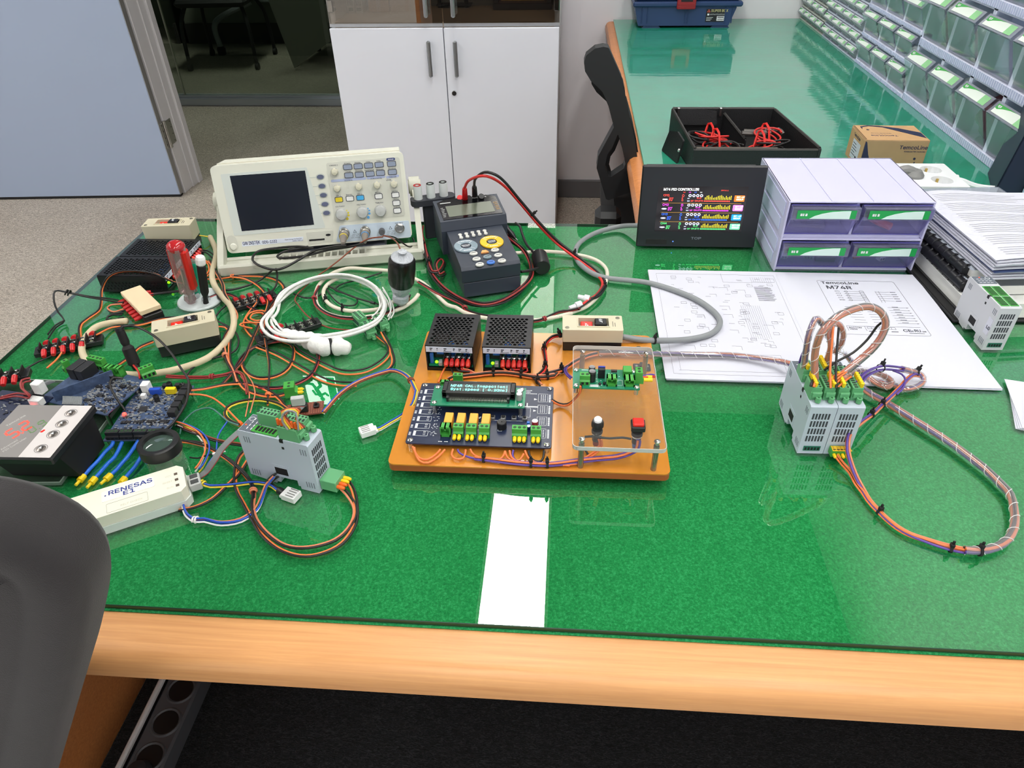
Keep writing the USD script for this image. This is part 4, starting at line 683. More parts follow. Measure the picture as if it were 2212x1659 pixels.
# ================= controller modules
MODG = M('module_grey', (186, 196, 208), 0.42); MODB = M('module_light', (196, 198, 202), 0.45); FACE = M('module_face', (96, 104, 114), 0.45)
def module(lab, T, body, w=0.028, d=0.086, h=0.0695, plugs=(), bottom_socket=True, label=None, green_top=False, ventgrid=(6, 4)):
    """DIN controller: x is its width (vent side faces -y), y its depth, z its height."""
    t = thing('controller_module', lab, 'controller', T=T)
    prof = [(0, 0), (d * 0.26, 0), (d * 0.26, 0.004), (d * 0.29, 0.004), (d * 0.29, 0.012), (d * 0.55, 0.012), (d * 0.55, 0.003), (d * 0.62, 0.003), (d * 0.62, 0), (d, 0.004), (d, h * 0.96), (d - 0.002, h), (0.0015, h), (0, h - 0.0015)]
    m = MB().p(prof, 0, w - 0.0004); v = np.vstack(m.v); m.v = [v[:, [2, 0, 1]]]; m.f = [np.vstack(m.f)]; m.build('housing', body, t, smooth=False)
    b = MB()
    for i in range(ventgrid[0]):
        for j in range(ventgrid[1]):
            x = 0.0045 + i * (w - 0.009) / ventgrid[0]; z = h * 0.27 + j * h * 0.155; b.b(x, x + 0.0019, -0.0003, 0.001, z, z + h * 0.115)
    b.build('vent_slot', M('slot_dark', (60, 64, 70), 0.7), t)
    b = MB()
    for yy in (0.004, d - 0.014):
        for z in (h * 0.78, 0.006):
            for k in range(3 if z > 0.02 else 4): b.b(-0.0003, 0.0005, yy + k * 0.003, yy + k * 0.003 + 0.0009, z, z + 0.008)
    b.build('side_slot', M('slot_shadow', (120, 126, 136), 0.7), t)
    MB().b(-0.0004, 0.002, d * 0.40, d * 0.58, 0.016, 0.026).build('rail_socket', DBLK, t); MB().b(-0.0003, 0.001, d * 0.36, d * 0.62, 0.012, 0.030).build('socket_rim', body, t)
    MB().b(-0.0004, 0.004, d * 0.34, d * 0.39, h - 0.004, h + 0.0002).b(-0.0004, 0.003, d * 0.35, d * 0.38, h - 0.013, h - 0.010).build('latch_slot', DBLK, t)
    f = MB().b(0.001, w - 0.0015, d * 0.74, d - 0.003, h, h + 0.0006).build('face_label', FACE, t)
    b = MB()
    for i in range(4):
        for j in range(3): b.b(0.004 + i * 0.005, 0.0075 + i * 0.005, d * 0.76 + j * 0.005, d * 0.76 + 0.001 + j * 0.005, h + 0.0006, h + 0.0008)
    b.lathe([(0.0028, 0), (0.0033, 0.0002), (0.0028, 0.0003)], (w * 0.72, d * 0.92, h + 0.0006)); b.build('print', SILK, f)
    MB().lathe([(0, 0.001), (0.0011, 0.0004), (0.0011, 0), (0, 0)], (w * 0.35, d * 0.93, h + 0.0006), 8).build('indicator_lamp', M('led_amber', (240, 90, 50), 0.4, emit=0.6), f)
    if bottom_socket:
        b = MB(); b.b(w * 0.18, w * 0.82, -0.0008, 0.003, 0.005, 0.0115); s = b.build('socket', M('socket_green', (30, 104, 84), 0.45), t); b = MB()
        for k in range(5): b.b(w * 0.22 + k * w * 0.12, w * 0.22 + k * w * 0.12 + 0.0022, -0.001, 0, 0.0062, 0.010)
        b.build('contact', DBLK, s)
    if label: o = MB().b(-0.0005, 0, 0.0025, 0.0125, 0.022, 0.046).build('sticker', PAP, t); MB().txt(label, 0.0045, RT((-0.0005, 0.010, 0.03), -90, 90), True).build('lettering', INK, o)
    if green_top:
        for x in (0.0025, w / 2 + 0.0005):
            for y in (0.004, d * 0.36):
                o = MB().b(x, x + w / 2 - 0.0035, y, y + d * 0.29, h, h + 0.0007).build('terminal_strip', GREEN, t); b = MB()
                for k in range(6): b.b(x + 0.001, x + w / 2 - 0.0046, y + 0.002 + k * 0.0037, y + 0.0043 + k * 0.0037, h + 0.0007, h + 0.0009)
                b.build('contact', M('contact_dark', (22, 52, 26), 0.6), o)
    return t
def plug(par, x, y, z, n, rz=0, yellow=None, mat=None, h=0.017, w=0.0125, pitch=0.0040, ear=True):
    """Pluggable connector: n wire entries along y in two columns, an eyelet at the front; yellow = ferrules in which column."""
    T = RT((x, y, z), rz); L = n * pitch + 0.003
    b = MB(); b.b(0, w, 0.003, L, 0, h * 0.62, 0.0004); b.b(0, w * 0.93, 0.004, L - 0.0005, h * 0.55, h, 0.0006); b.b(w * 0.1, w * 0.9, 0.0005, 0.004, h * 0.3, h * 0.66, 0.0005)
    if ear: b.lathe([(0.0012, 0.0), (0.0031, 0.0), (0.0031, 0.006), (0.0012, 0.006), (0.0012, 0.0)], (w * 0.62, -0.001, h * 0.05), 14)
    o = b.build('plug', mat or GREEN2, par, T); c = MB()
    for k in range(n): c.lathe([(0, 0.0003), (0.0012, 0.0003), (0.0013, 0), (0, 0)], (w * 0.7, 0.0055 + k * pitch, h), 8).b(w * 0.12, w * 0.42, 0.0045 + k * pitch, 0.0068 + k * pitch, h, h + 0.0003)
    c.build('entry', M('entry_dark', (24, 54, 40), 0.6), o, T)
    if yellow is not None:
        for k in range(n): MB().lathe([(0, -0.001), (0.0014, -0.001), (0.0021, 0.002), (0.0021, 0.0055), (0.0012, 0.0062), (0, 0.0062)], (w * yellow, 0.0057 + k * pitch, h), 10, T).build('ferrule', YEL, o)
    return o
MX, MY = 0.2735, 0.616
m1 = module('light blue grey controller module wired with big cable loops, left of its pair', RT((MX, MY, DZ), 1.2), MODG, 0.0293, 0.087)
m2 = module('light blue grey controller module wired with big cable loops, right of its pair', RT((MX + 0.0295, MY + 0.0006, DZ), 1.2), MODG, 0.0293, 0.087, bottom_socket=False)
for m in (m1, m2):
    for i in range(2):
        plug(m, 0.0006 + i * 0.0142, 0.008, 0.0695, 6, yellow=0.3 if i == (0 if m is m1 else 0) else 0.7, pitch=0.0038)
        if m is m1: plug(m, 0.0006 + i * 0.0142, 0.040, 0.0695, 6, yellow=0.3 if i == 0 else 0.7, pitch=0.0036, ear=False)
        else: plug(m, 0.0006 + i * 0.0142, 0.040, 0.0695, 6, h=0.009, pitch=0.0036, ear=False)
o = MB().b(0.004, 0.026, -0.010, -0.0005, 0.004, 0.0135, 0.0005).build('bottom_plug', GREEN, m2); MB().b(0.0045, 0.0255, -0.0102, -0.002, 0.0135, 0.0140).build('yellow_label', M('label_yellow', (236, 190, 40), 0.5), o)
b = MB()
for k in range(5): b.b(0.0055 + k * 0.004, 0.0085 + k * 0.004, -0.0085, -0.0075, 0.0140, 0.0142); b.b(0.0065 + k * 0.004, 0.0067 + k * 0.004, -0.0098, -0.0025, 0.0140, 0.0142)
b.build('print', INK, o)
b = MB()
for k in range(4): b.lathe([(0, -0.001), (0.0018, -0.001), (0.0018, 0.005), (0.001, 0.006), (0, 0.006)], T=RT((0.007 + k * 0.0046, -0.0100, 0.0085), 0, 90))
b.build('ferrule', YEL, o)
module('grey controller module marked LG with green terminal strips, standing by the books', RT((0.5735, 0.838, DZ), 2), MODB, 0.0285, 0.086, 0.067, label='LG', green_top=True)
m3 = module('blue grey controller module standing among the tangled wires', RT((-0.344, 0.549, DZ), -106.8), MODG, 0.028, 0.0885, 0.070, bottom_socket=False, ventgrid=(6, 4)) if 0 else None

# ================= oscilloscope
ST = RT((-0.5654, 1.0405, 0.7613), 13.6, -13.7)
t = thing('oscilloscope', 'cream bench oscilloscope with dark screen propped up on its carrying handle', 'oscilloscope', T=ST)
CRM = M('scope_cream', (222, 222, 208), 0.45); CRMD = M('scope_panel', (206, 206, 194), 0.5); TANC = M('scope_tan', (226, 206, 164), 0.5); KN = M('knob_cream', (206, 202, 180), 0.4); KT = M('knob_grey', (184, 186, 184), 0.4); KB = M('key_blue_grey', (142, 152, 172), 0.45); SK = M('soft_key', (92, 98, 124), 0.4); HANDM = M('handle_grey', (196, 196, 182), 0.5)
FS = RT((0, 0, 0), 0, 90)                  # (x, height) plane of the front panel
def mm(l): return [(a * MM, b * MM) for a, b in l]
face = rect(0.310, 0.142, 0.008)
MB().p(face, -0.020, 0.0, FS).build('front_bezel', CRM, t, smooth=40)
MB().p(rect(0.304, 0.137, 0.007, 0.003, 0.0025), -0.026, -0.020, FS).build('bezel_band', TANC, t, smooth=40)
MB().p(rect(0.298, 0.116, 0.006, 0.006, 0.018), -0.118, -0.026, FS).build('body', CRMD, t, smooth=40)
MB().p(Polygon(rect(0.300, 0.010, 0.002, 0.005, 0.133).exterior.coords), -0.09, -0.03, FS).build('top_rail', CRM, t, smooth=40)
SQ = mm([(28.8,125.1),(148.0,124.6),(147.9,36.1),(29.3,35.6)])
RQ = mm([(16.9,126.8),(149.7,127.4),(163.6,31.2),(17.3,30.9)])
MB().p(Polygon(RQ).buffer(0.002), 0, 0.0004, FS).build('screen_surround', M('surround_pale', (208, 214, 208), 0.5), t); MB().p(SQ, 0.0004, 0.0008, FS).build('screen', M('scope_screen', (34, 38, 48), 0.18), t)
for x, z in mm([(170.9,112.8),(171.1,98.1),(171.2,83.3),(171.4,68.5),(171.6,53.9)]):
    MB().p(affinity.scale(Point(0, 0).buffer(0.0056, quad_segs=6), 1, 0.62), 0, 0.0022, FS @ RT((x, z, 0))).build('soft_key', SK, t, smooth=40)
    o = Point(x, z).buffer(0.0074, quad_segs=5); o = affinity.scale(o, 1, 0.68).union(LineString([(x - 0.022, z - 0.0003), (x - 0.007, z)]).buffer(0.0006)); MB().p(o, 0, 0.0003, FS).build('key_surround', M('key_surround', (196, 200, 190), 0.5), t)
KP = mm([(183.3,134.0),(303.5,134.7),(301.6,37.9),(182.8,36.2)]); MB().p(Polygon(KP).buffer(-0.004).buffer(0.004, quad_segs=4), 0, 0.0005, FS).build('key_panel', CRMD, t)
def key(x, z, mat, w=0.0150, h=0.0092, name='button'): 
    o = MB().p(rect(w, h, 0.002, x - w / 2, z - h / 2), 0.0005, 0.0012, FS).build(name + '_ring', M('ring_dark', (92, 94, 98), 0.5), t); MB().p(rect(w - 0.0024, h - 0.0024, 0.0014, x - w / 2 + 0.0012, z - h / 2 + 0.0012), 0.0012, 0.0030, FS).build(name, mat, o, smooth=40)
for x, z in mm([(217.2,124.9),(234.5,124.9),(251.6,124.8),(268.9,124.8),(289.3,124.8),(217.3,111.8),(234.5,111.6),(252.1,111.6),(269.4,111.7),(289.0,111.5)]): key(x, z, KB)
for (x, z), mt in zip(mm([(195.2,74.0),(213.5,74.2),(230.7,74.2),(261.3,74.1),(289.4,74.1),(289.5,60.7),(289.4,47.8)]), [M('key_yellow', (224, 200, 40), 0.4), WHT, M('key_blue', (70, 170, 225), 0.4), WHT, WHT, WHT, WHT]): key(x, z, mt, 0.0135, 0.0092)
def knob(x, z, r, mat):
    o = MB().lathe([(r * 1.05, 0), (r, 0.004), (r * 0.92, 0.009), (r * 0.8, 0.0105), (0, 0.0115)], T=FS @ RT((x, z, 0.0005)), n=24).build('knob', mat, t); b = MB()
    for k in range(6): a = k * PI / 3; b.sph((x + r * math.cos(a), 0, 0), 0.0, 0) if 0 else b.add(MB().b(-0.0012, 0.0012, -0.0006, 0.0006, 0, 0.005), FS @ RT((x + r * 0.98 * math.cos(a), z + r * 0.98 * math.sin(a), 0.0006), math.degrees(a) + 90))
    b.build('grip', KT, o)
for x, z in mm([(195.4,119.3),(195.4,92.8),(230.9,92.6),(261.2,92.9),(289.2,92.4)]): knob(x, z, 0.0056, KN)
for x, z in mm([(195.7,49.6),(231.0,50.1),(261.3,50.2)]): knob(x, z, 0.0096, KT)
b = MB()
for a, c in ((0, 1), (2, 3), (4, 5)):
    q = mm([(188.9,104.7),(242.5,104.9),(247.7,104.9),(274.6,105.2),(279.7,103.8),(297.2,104.8)]); b.add(MB().p(LineString([q[a], q[c]]).buffer(0.0021, quad_segs=3), 0.0005, 0.0008), FS)
b.build('section_bar', M('bar_blue', (168, 178, 208), 0.5), t)
b = MB(); TT = lambda s, x, z, h, bold=False, al=0.5: b.add(_txc(s, h, bold, al), FS @ RT((x * MM, z * MM, 0.0008), -0.2))
def _fit(s, h, bold, w): m = meshkit.text_mesh(s, h, 0.0001, bold); v = np.array(m.vertices); v[:, 0] *= w / v[:, 0].max(); return (v, m.faces)
def _txc(s, h, bold, al): m = meshkit.text_mesh(s, h, 0.0001, bold); v = np.array(m.vertices); v[:, 0] -= v[:, 0].max() * al; return (v, m.faces)
for s, (x, z) in zip(('Acquire', 'Display', 'Utility', 'Help', 'Cursor', 'Measure', 'Save/Recall', 'Hardcopy', 'Run/Stop', 'VARIABLE', 'VERTICAL', 'HORIZONTAL', 'TRIGGER', 'LEVEL', 'CH 1', 'MATH', 'CH 2', 'MENU', 'MENU', 'SINGLE', 'FORCE', 'VOLTS/DIV', 'VOLTS/DIV', 'TIME/DIV', 'CH1', 'CH2', 'EXT TRIG'),
    [(217.1,130.7),(234.1,130.6),(251.2,130.5),(268.4,130.6),(217.3,117.7),(234.3,117.5),(251.7,117.4),(268.9,117.3),(289.2,117.3),(194.7,129.0),(215.6,103.5),(261.0,103.2),(288.3,103.4),(281.6,98.8),(195.3,80.0),(212.9,80.0),(230.3,79.9),(260.8,79.9),(289.1,79.7),(289.2,66.6),(289.2,53.5),(195.2,62.4),(230.8,62.6),(261.2,63.0),(195.8,26.1),(231.1,26.2),(289.5,26.5)]): TT(s, x, z - 0.8, 0.0021 if len(s) > 5 else 0.0024)
b.build('lettering', M('scope_ink', (60, 66, 84), 0.6), t, smooth=False)
b = MB(); q = mm([(25.7,17.8),(126.5,17.6),(125.2,10.5),(24.6,9.9)]); MB().p(q, 0, 0.0003, FS).build('name_strip', M('strip_pale', (222, 228, 240), 0.5), t)
(x, z), (x2, z2) = [(26.2,12.1),(57.9,11.9)]; b.add(_fit('GW INSTEK', 0.0054, True, 0.0285), FS @ RT((x * MM, z * MM, 0.0003))); b.add(_fit('GDS-1102', 0.0044, True, 0.0245), FS @ RT((x2 * MM, z2 * MM, 0.0003)))
(x, z), = [(95.5,14.1)]; b.add(_fit('Digital Storage Oscilloscope', 0.0019, False, 0.028), FS @ RT((x * MM, z * MM, 0.0003))); b.add(_fit('100MHz  250M Sa/s', 0.0019, False, 0.018), FS @ RT((x * MM + 0.012, z * MM - 0.0032, 0.0003))); b.build('name_lettering', M('name_ink', (40, 46, 84), 0.5), t, smooth=False)
BP = mm([(189.8,30.7),(307.2,29.4),(308.1,0.4),(179.3,2.9)]); MB().p(Polygon(BP).buffer(-0.003).buffer(0.003, quad_segs=3), 0, 0.0006, FS).build('input_panel', M('panel_ice', (198, 212, 226), 0.45), t)
b = MB()
for x, z in mm([(213.6,18.8),(274.2,19.2)]): b.p(Polygon([(x - 0.003, z - 0.002), (x + 0.003, z - 0.002), (x, z + 0.0035)]).difference(Polygon([(x - 0.003, z - 0.002), (x + 0.003, z - 0.002), (x, z + 0.0035)]).buffer(-0.0006)), 0.0006, 0.0009, FS)
for s, (x, z) in zip(('1MO//15pF', '300V  CAT II', 'MAX. 300Vpk') * 2, [(214.6,13.3),(214.2,10.6),(213.7,7.6),(274.4,13.4),(274.1,10.7),(273.7,8.0)]): b.add(_txc(s, 0.0017, False, 0.5), FS @ RT((x * MM, z * MM, 0.0006)))
b.build('warning_print', M('scope_ink', (60, 66, 84), 0.6), t, smooth=False)
NI = M('bnc_nickel', (150, 146, 138), 0.3, 0.9); PROB = M('probe_grey', (128, 120, 112), 0.45)
for k, (x, z) in enumerate(mm([(195.7,17.7),(231.2,17.6)])):
    o = MB().lathe([(0.0088, 0), (0.0088, 0.004), (0.0074, 0.005), (0.0074, 0.016), (0.0084, 0.017), (0.0084, 0.021), (0.006, 0.022), (0, 0.022)], T=FS @ RT((x, z, 0)), n=20).build('input_socket', NI, t); T2 = FS @ RT((x, z, 0.022), 0, 12)
    MB().lathe([(0, 0), (0.0066, 0), (0.0072, 0.003), (0.006, 0.010), (0.0048, 0.022), (0.003, 0.034), (0, 0.034)], T=T2, n=16).build('plug_boot', PROB, o); MB().lathe([(0.0062, 0.006), (0.0069, 0.006), (0.0069, 0.0085), (0.0062, 0.0085)], T=T2, n=16).build('colour_ring', M('ring_yellow', (220, 200, 60), 0.4) if k == 0 else M('ring_blue', (80, 150, 210), 0.4), o)
    if k: MB().b(-0.006, 0.006, -0.0015, 0.0015, 0, 0.0006, 0, FS @ RT((x - 0.001, z + 0.0045, 0.0175), 15, -60)).build('green_tag', M('tag_green', (110, 210, 90), 0.4), o)
x, z = mm([(289.7,17.8)])[0]; MB().lathe([(0.0085, 0), (0.0085, 0.003), (0.0066, 0.004), (0.0066, 0.012), (0.0052, 0.012), (0.0052, 0.006), (0, 0.006)], T=FS @ RT((x, z, 0)), n=20).lathe([(0, 0.006), (0.0018, 0.006), (0.0018, 0.011), (0, 0.011)], T=FS @ RT((x, z, 0)), n=10).build('input_socket', STEEL, t)
x, z = mm([(259.1,15.6)])[0]; MB().lathe([(0, 0), (0.0055, 0), (0.0055, 0.010), (0.0048, 0.016), (0, 0.016)], T=FS @ RT((x, z, 0)), n=16).build('plug', M('plug_dark_grey', (80, 80, 84), 0.45), t)
q = mm([(132.0,24.2),(178.2,24.0),(174.4,5.2),(132.8,3.6)]); o = MB().p(Polygon(q).buffer(-0.002).buffer(0.002), 0, 0.0004, FS).build('card_panel', CRMD, t); q = mm([(135.6,11.9),(161.3,11.6),(161.2,8.9),(135.5,9.1)]); MB().p(q, 0.0004, 0.0008, FS).build('card_slot', DBLK, o); x, z = mm([(168.3,16.9)])[0]; MB().p(affinity.scale(Point(x, z).buffer(0.0042), 1, 0.45), 0.0004, 0.0008, FS).build('port', BLK, o)
x, z = mm([(11.0,11.2)])[0]; o = MB().p(LineString([(x, z), (x - 0.001, z + 0.011)]).buffer(0.0078), 0, 0.0004, FS).build('button_recess', CRMD, t); MB().lathe([(0.0056, 0), (0.0056, 0.003), (0.0048, 0.004), (0, 0.0044)], T=FS @ RT((x, z, 0.0004))).build('power_button', CRM, o)
(x, z), = mm([(288.8,132.1)]); o = MB().p(LineString([(x - 0.005, z), (x + 0.005, z)]).buffer(0.0022), 0.0005, 0.0008, FS).build('key_badge', M('badge_navy', (60, 72, 116), 0.5), t); MB().add(_fit('Autoset', 0.0018, True, 0.009), FS @ RT((x - 0.0045, z - 0.0008, 0.0008))).build('lettering', SILK, o, smooth=False)
for n, c, l in (('dot_yellow', (214, 196, 50), [(205.0,54.9),(207.3,51.2),(207.0,46.9),(204.2,41.3)]), ('dot_blue', (90, 165, 225), [(240.9,55.4),(242.6,51.8),(242.1,46.9),(239.5,40.6)])):
    b = MB()
    for k, (x, z) in enumerate(mm(l)): b.lathe([(0, 0.0002), (0.0012 + 0.0004 * k, 0.0002), (0.0012 + 0.0004 * k, 0)], T=FS @ RT((x, z, 0.0005)), n=10)
    b.build('gain_mark', M(n, c, 0.5), t)
# handle: base bar with a grille, two arms up to the pivots
HT = RT((-0.567, 0.995, DZ), 12.6); HI = np.linalg.inv(ST) @ HT
b = MB(); W0 = 0.338
b.b(0, W0, 0, 0.010, 0, 0.020, 0.003); b.b(0, W0, 0.034, 0.042, 0, 0.016, 0.002); b.b(0, 0.095, 0.008, 0.036, 0.004, 0.012); b.b(W0 - 0.1, W0, 0.008, 0.036, 0.004, 0.012)
b.build('handle_bar', HANDM, t, HI)
for k in range(13): MB().b(0.100 + k * 0.0115, 0.1035 + k * 0.0115, 0.008, 0.036, 0.006, 0.016, 0.0008).build('grille_slat', HANDM, t, HI)
MB().b(0.095, 0.245, 0.008, 0.036, 0.001, 0.004).build('grille_floor', M('grille_dark', (96, 98, 92), 0.6), t, HI)
for sx, xl in ((0, -0.008), (1, 0.318)):
    pv = np.linalg.inv(HT) @ ST @ np.array([xl, 0.055, 0.078, 1]); y1, z1 = pv[1], pv[2]; x0 = -0.001 if sx == 0 else W0 - 0.009
    m = MB().p(LineString([(0.012, 0.010), (y1, z1)]).buffer(0.010, quad_segs=4), 0, 0.010); v = np.vstack(m.v); m.v = [v[:, [2, 0, 1]] + [x0, 0, 0]]; m.f = [np.vstack(m.f)]
    o = m.build('handle_arm', HANDM, t, HI, smooth=40)
    MB().c((x0 - 0.004, y1, z1), (x0 + 0.014, y1, z1), 0.017, n=24).c((x0 - 0.006, y1, z1), (x0 - 0.004, y1, z1), 0.012, n=24).c((x0 + 0.014, y1, z1), (x0 + 0.016, y1, z1), 0.012, n=24).build('pivot', HANDM, o, HI)
t = thing('probe_tray', 'dark grey instrument foot lying under the oscilloscope', 'accessory', (-0.475, 1.065, DZ), 13); MB().b(0, 0.17, 0, 0.05, 0, 0.012, 0.003).build('body', M('tray_grey', (88, 92, 104), 0.5), t)
for k in range(9): MB().b(0.105 + k * 0.0065, 0.1085 + k * 0.0065, 0.03, 0.046, 0.012, 0.0135).build('rib', M('tray_rib', (66, 68, 76), 0.5), t)
# ================= handheld calibrator
CT = RT((-0.153, 0.946, DZ), 19)
t = thing('handheld_calibrator', 'dark slate handheld calibrator with grey display and round keys', 'calibrator', T=CT)
SLT = M('calibrator_slate', (46, 53, 66), 0.45); 
def yz(profile, x0, x1):
    m = MB().p(profile, x0, x1); v = np.vstack(m.v); m.v = [v[:, [2, 0, 1]]]; m.f = [np.vstack(m.f)]; return m
yz(Polygon([(0, 0), (0.004, 0.024), (0.19, 0.024), (0.185, 0)]).buffer(-0.002).buffer(0.002), 0.001, 0.091).build('lower_shell', SLT, t, smooth=40)
yz(Polygon([(0.003, 0.0245), (0.002, 0.046), (0.006, 0.051), (0.135, 0.060), (0.135, 0.0245)]).buffer(-0.0015).buffer(0.0015), -0.0015, 0.0915).build('upper_shell', SLT, t, smooth=40)
yz(Polygon([(0.118, 0.018), (0.118, 0.060), (0.124, 0.075), (0.190, 0.084), (0.194, 0.080), (0.194, 0.018)]).buffer(-0.002).buffer(0.002), -0.010, 0.101).build('head', SLT, t, smooth=40)
HS = RT((0, 0.124, 0.0752), 0, 0) @ RT((0, 0, 0), 0, math.degrees(math.atan2(0.0085, 0.066)))
MB().p(Polygon([(-0.004, 0.003), (0.096, 0.003), (0.097, 0.058), (0.082, 0.066), (0.008, 0.066), (-0.005, 0.058)]), 0, 0.0006, HS).build('display_panel', M('panel_gloss_black', (14, 15, 18), 0.12), t)
MB().p(rect(0.078, 0.034, 0.001, 0.007, 0.010), 0.0006, 0.0009, HS).build('lcd', M('lcd_grey_green', (112, 118, 104), 0.25), t)
b = MB(); b.b(0.0, 0.018, 0.0535, 0.0560, 0.0006, 0.0008, T=HS); b.add(_txc('YOKOGAWA', 0.0032, True, 0), HS @ RT((0.055, 0.059, 0.0006)))
for k in range(7): b.b(-0.002, -0.002 + 0.004 + (k % 3) * 0.0012, 0.012 + k * 0.0045, 0.013 + k * 0.0045, 0.0006, 0.0008, T=HS)
b.build('print', M('print_pale', (190, 192, 190), 0.6), t, smooth=False)
b = MB()
for k in range(5): b.b(0.0885, 0.0945, 0.016 + k * 0.0055, 0.0172 + k * 0.0055, 0.0006, 0.0008, T=HS)
b.build('range_print', M('print_gold', (190, 140, 50), 0.5), t)
KS = RT((0, 0.006, 0.0515), 0, math.degrees(math.atan2(0.009, 0.129)))
KEYW = M('key_pale', (206, 206, 200), 0.45)
for x, y in mm([(17.1,95.8),(27.5,96.9),(38.1,98.2),(48.3,98.7),(58.6,98.8)]): 
    b = MB(); q = Point(0, 0.0048).buffer(0.0031, quad_segs=4).union(Point(0, -0.0048).buffer(0.0031, quad_segs=4)).union(sbox(-0.0019, -0.0045, 0.0019, 0.0045)); b.p(q, 0, 0.0022, KS @ RT((x, y - 0.006, 0))); b.build('function_key', KEYW, t, smooth=40)
for (x, y), c, n in zip(mm([(18.9,63.6),(61.6,65.9)]), ((128, 146, 156), (236, 186, 24)), ('ring_key_grey', 'ring_key_yellow')):
    T2 = KS @ RT((x, y - 0.006, 0)); o = MB().lathe([(0.0085, 0), (0.0085, 0.0022), (0.0185, 0.0022), (0.019, 0.0016), (0.019, 0)], T=T2, n=32).build('ring_key', M(n, c, 0.45), t); MB().lathe([(0, 0.0022), (0.0068, 0.002), (0.0075, 0.0008), (0.0075, 0)], T=T2, n=24).build('centre_key', SLT, o)
    b = MB()
    for a in (45, 135, 225, 315): b.b(0.0095, 0.018, -0.0003, 0.0003, 0.0022, 0.0024, T=T2 @ RT((0, 0, 0), a))
    b.add(_txc('MEASURE' if c[0] < 200 else 'SOURCE', 0.0022, True, 0.5), T2 @ RT((0, 0.0006, 0.0022))); b.add(_txc('ON/OFF', 0.0022, True, 0.5), T2 @ RT((0, -0.0028, 0.0022))); b.add(_txc('FUNCTION', 0.0028, True, 0.5), T2 @ RT((0, 0.0125, 0.0022))); b.add(_txc('RANGE', 0.0028, True, 0.5), T2 @ RT((0, -0.0155, 0.0022))); b.build('lettering', SILK, o, smooth=False)
for (x, y), mt in zip(mm([(60.7,40.7),(25.9,39.1),(61.7,24.0),(44.4,23.8),(26.7,21.8),(63.3,6.9),(45.8,6.8),(28.0,5.0),(43.5,38.7)]), [KEYW, KEYW, KEYW, M('key_teal_grey', (128, 146, 152), 0.45), KEYW, KEYW, M('key_power_blue', (66, 120, 205), 0.4), KEYW, None]):
    T2 = KS @ RT((x, y - 0.006, 0))
    if mt is None: MB().p(Polygon([(-0.0068, -0.003), (0.0068, -0.003), (0.003, 0.0042), (-0.003, 0.0042)]).buffer(-0.001).buffer(0.001), 0, 0.0022, T2).build('light_key', M('key_orange', (240, 164, 96), 0.45), t); continue
    o = MB().lathe([(0, 0.0024), (0.0058, 0.0022), (0.0066, 0.0014), (0.0066, 0)], T=T2 @ np.diag([1, 0.78, 1, 1]), n=20).build('round_key', mt, t); MB().b(-0.0035, 0.0035, -0.0004, 0.0004, 0.0023, 0.0026, T=T2).build('mark', INK, o)
for x in (0.052, 0.083): MB().lathe([(0, 0), (0.0062, 0), (0.0062, 0.012), (0, 0.012)], (x, 0.203, 0.064)).build('terminal_post', M('post_white', (214, 220, 218), 0.45), t)
b = MB().b(0.04, 0.1, 0.194, 0.212, 0.02, 0.064, 0.003); b.build('terminal_shelf', SLT, t)
q = RT((-0.268, 1.146, DZ + 0.066), 21)
t = thing('binding_post_adapter', 'dark adapter block with three white binding posts behind the calibrator', 'connector', T=q)
MB().p(rect(0.078, 0.026, 0.01, -0.0, -0.013), 0, 0.010).build('block', M('adapter_dark', (48, 50, 58), 0.5), t); MB().b(0.02, 0.07, -0.005, 0.006, -0.066, 0, 0.002).build('leg', M('adapter_dark', (48, 50, 58), 0.5), t)
for k, x in enumerate((0.014, 0.0365, 0.059)): o = MB().lathe([(0, 0.030), (0.0035, 0.030), (0.0035, 0.034), (0.0068, 0.034), (0.0072, 0.032), (0.0076, 0.010)], (x, 0, 0), 24).build('binding_post', M('post_white', (214, 220, 218), 0.45), t); MB().lathe([(0.0036, 0.0341), (0.0036, 0.0346), (0.0066, 0.0346), (0.0069, 0.033), (0.0067, 0.0341)], (x, 0, 0), 24).build('colour_ring', (M('ring_red', (170, 40, 40), 0.4) if k == 0 else DBLK), o)
# ================= left part of the work desk
def psu2(lab, y, dx):
    p = power_supply(lab, RT((-0.630 + dx, y, DZ), 91), 0.0645, 0.110, 0.0285)
    MB().p(hexplate(0.110, 0.0275), 0, 0.0008, RT((0, 0, 0.0005), -90) @ RT((-0.11, 0, 0), 0, 90) if 0 else np.array([[0, 0, 1, -0.0009], [1, 0, 0, 0], [0, 1, 0, 0.0005], [0, 0, 0, 1.0]])).build('perforated_side', SHEET, p, smooth=False)
psu2('long black perforated power supply at the left desk edge, nearer of the two', 0.945, 0); psu2('long black perforated power supply at the left desk edge, beside the far switch box', 1.0115, 0.002)
switch_box('beige switch box on the felt inside the thick cable loop', RT((-0.5575, 0.765, DZ), 26), 0.083, 0.034, 0.018, 0.0415); switch_box('beige switch box at the far left corner of the work desk', RT((-0.7345, 1.087, DZ), 6), 0.084, 0.034, 0.018, 0.046)
t = thing('covered_terminal_strip', 'black terminal strip with a cream cover plate and red lugs', 'terminal strip', (-0.690, 0.912, DZ), -43)
MB().b(0, 0.092, 0.002, 0.030, 0, 0.012, 0.001).build('base', BLK, t); MB().b(0.006, 0.088, 0.0, 0.031, 0.0135, 0.0215, 0.001).build('cover_plate', M('cover_cream', (232, 206, 170), 0.5), t); MB().b(0.02, 0.03, 0.01, 0.02, 0.012, 0.0135).b(0.06, 0.07, 0.01, 0.02, 0.012, 0.0135).build('spacer', BLK, t)
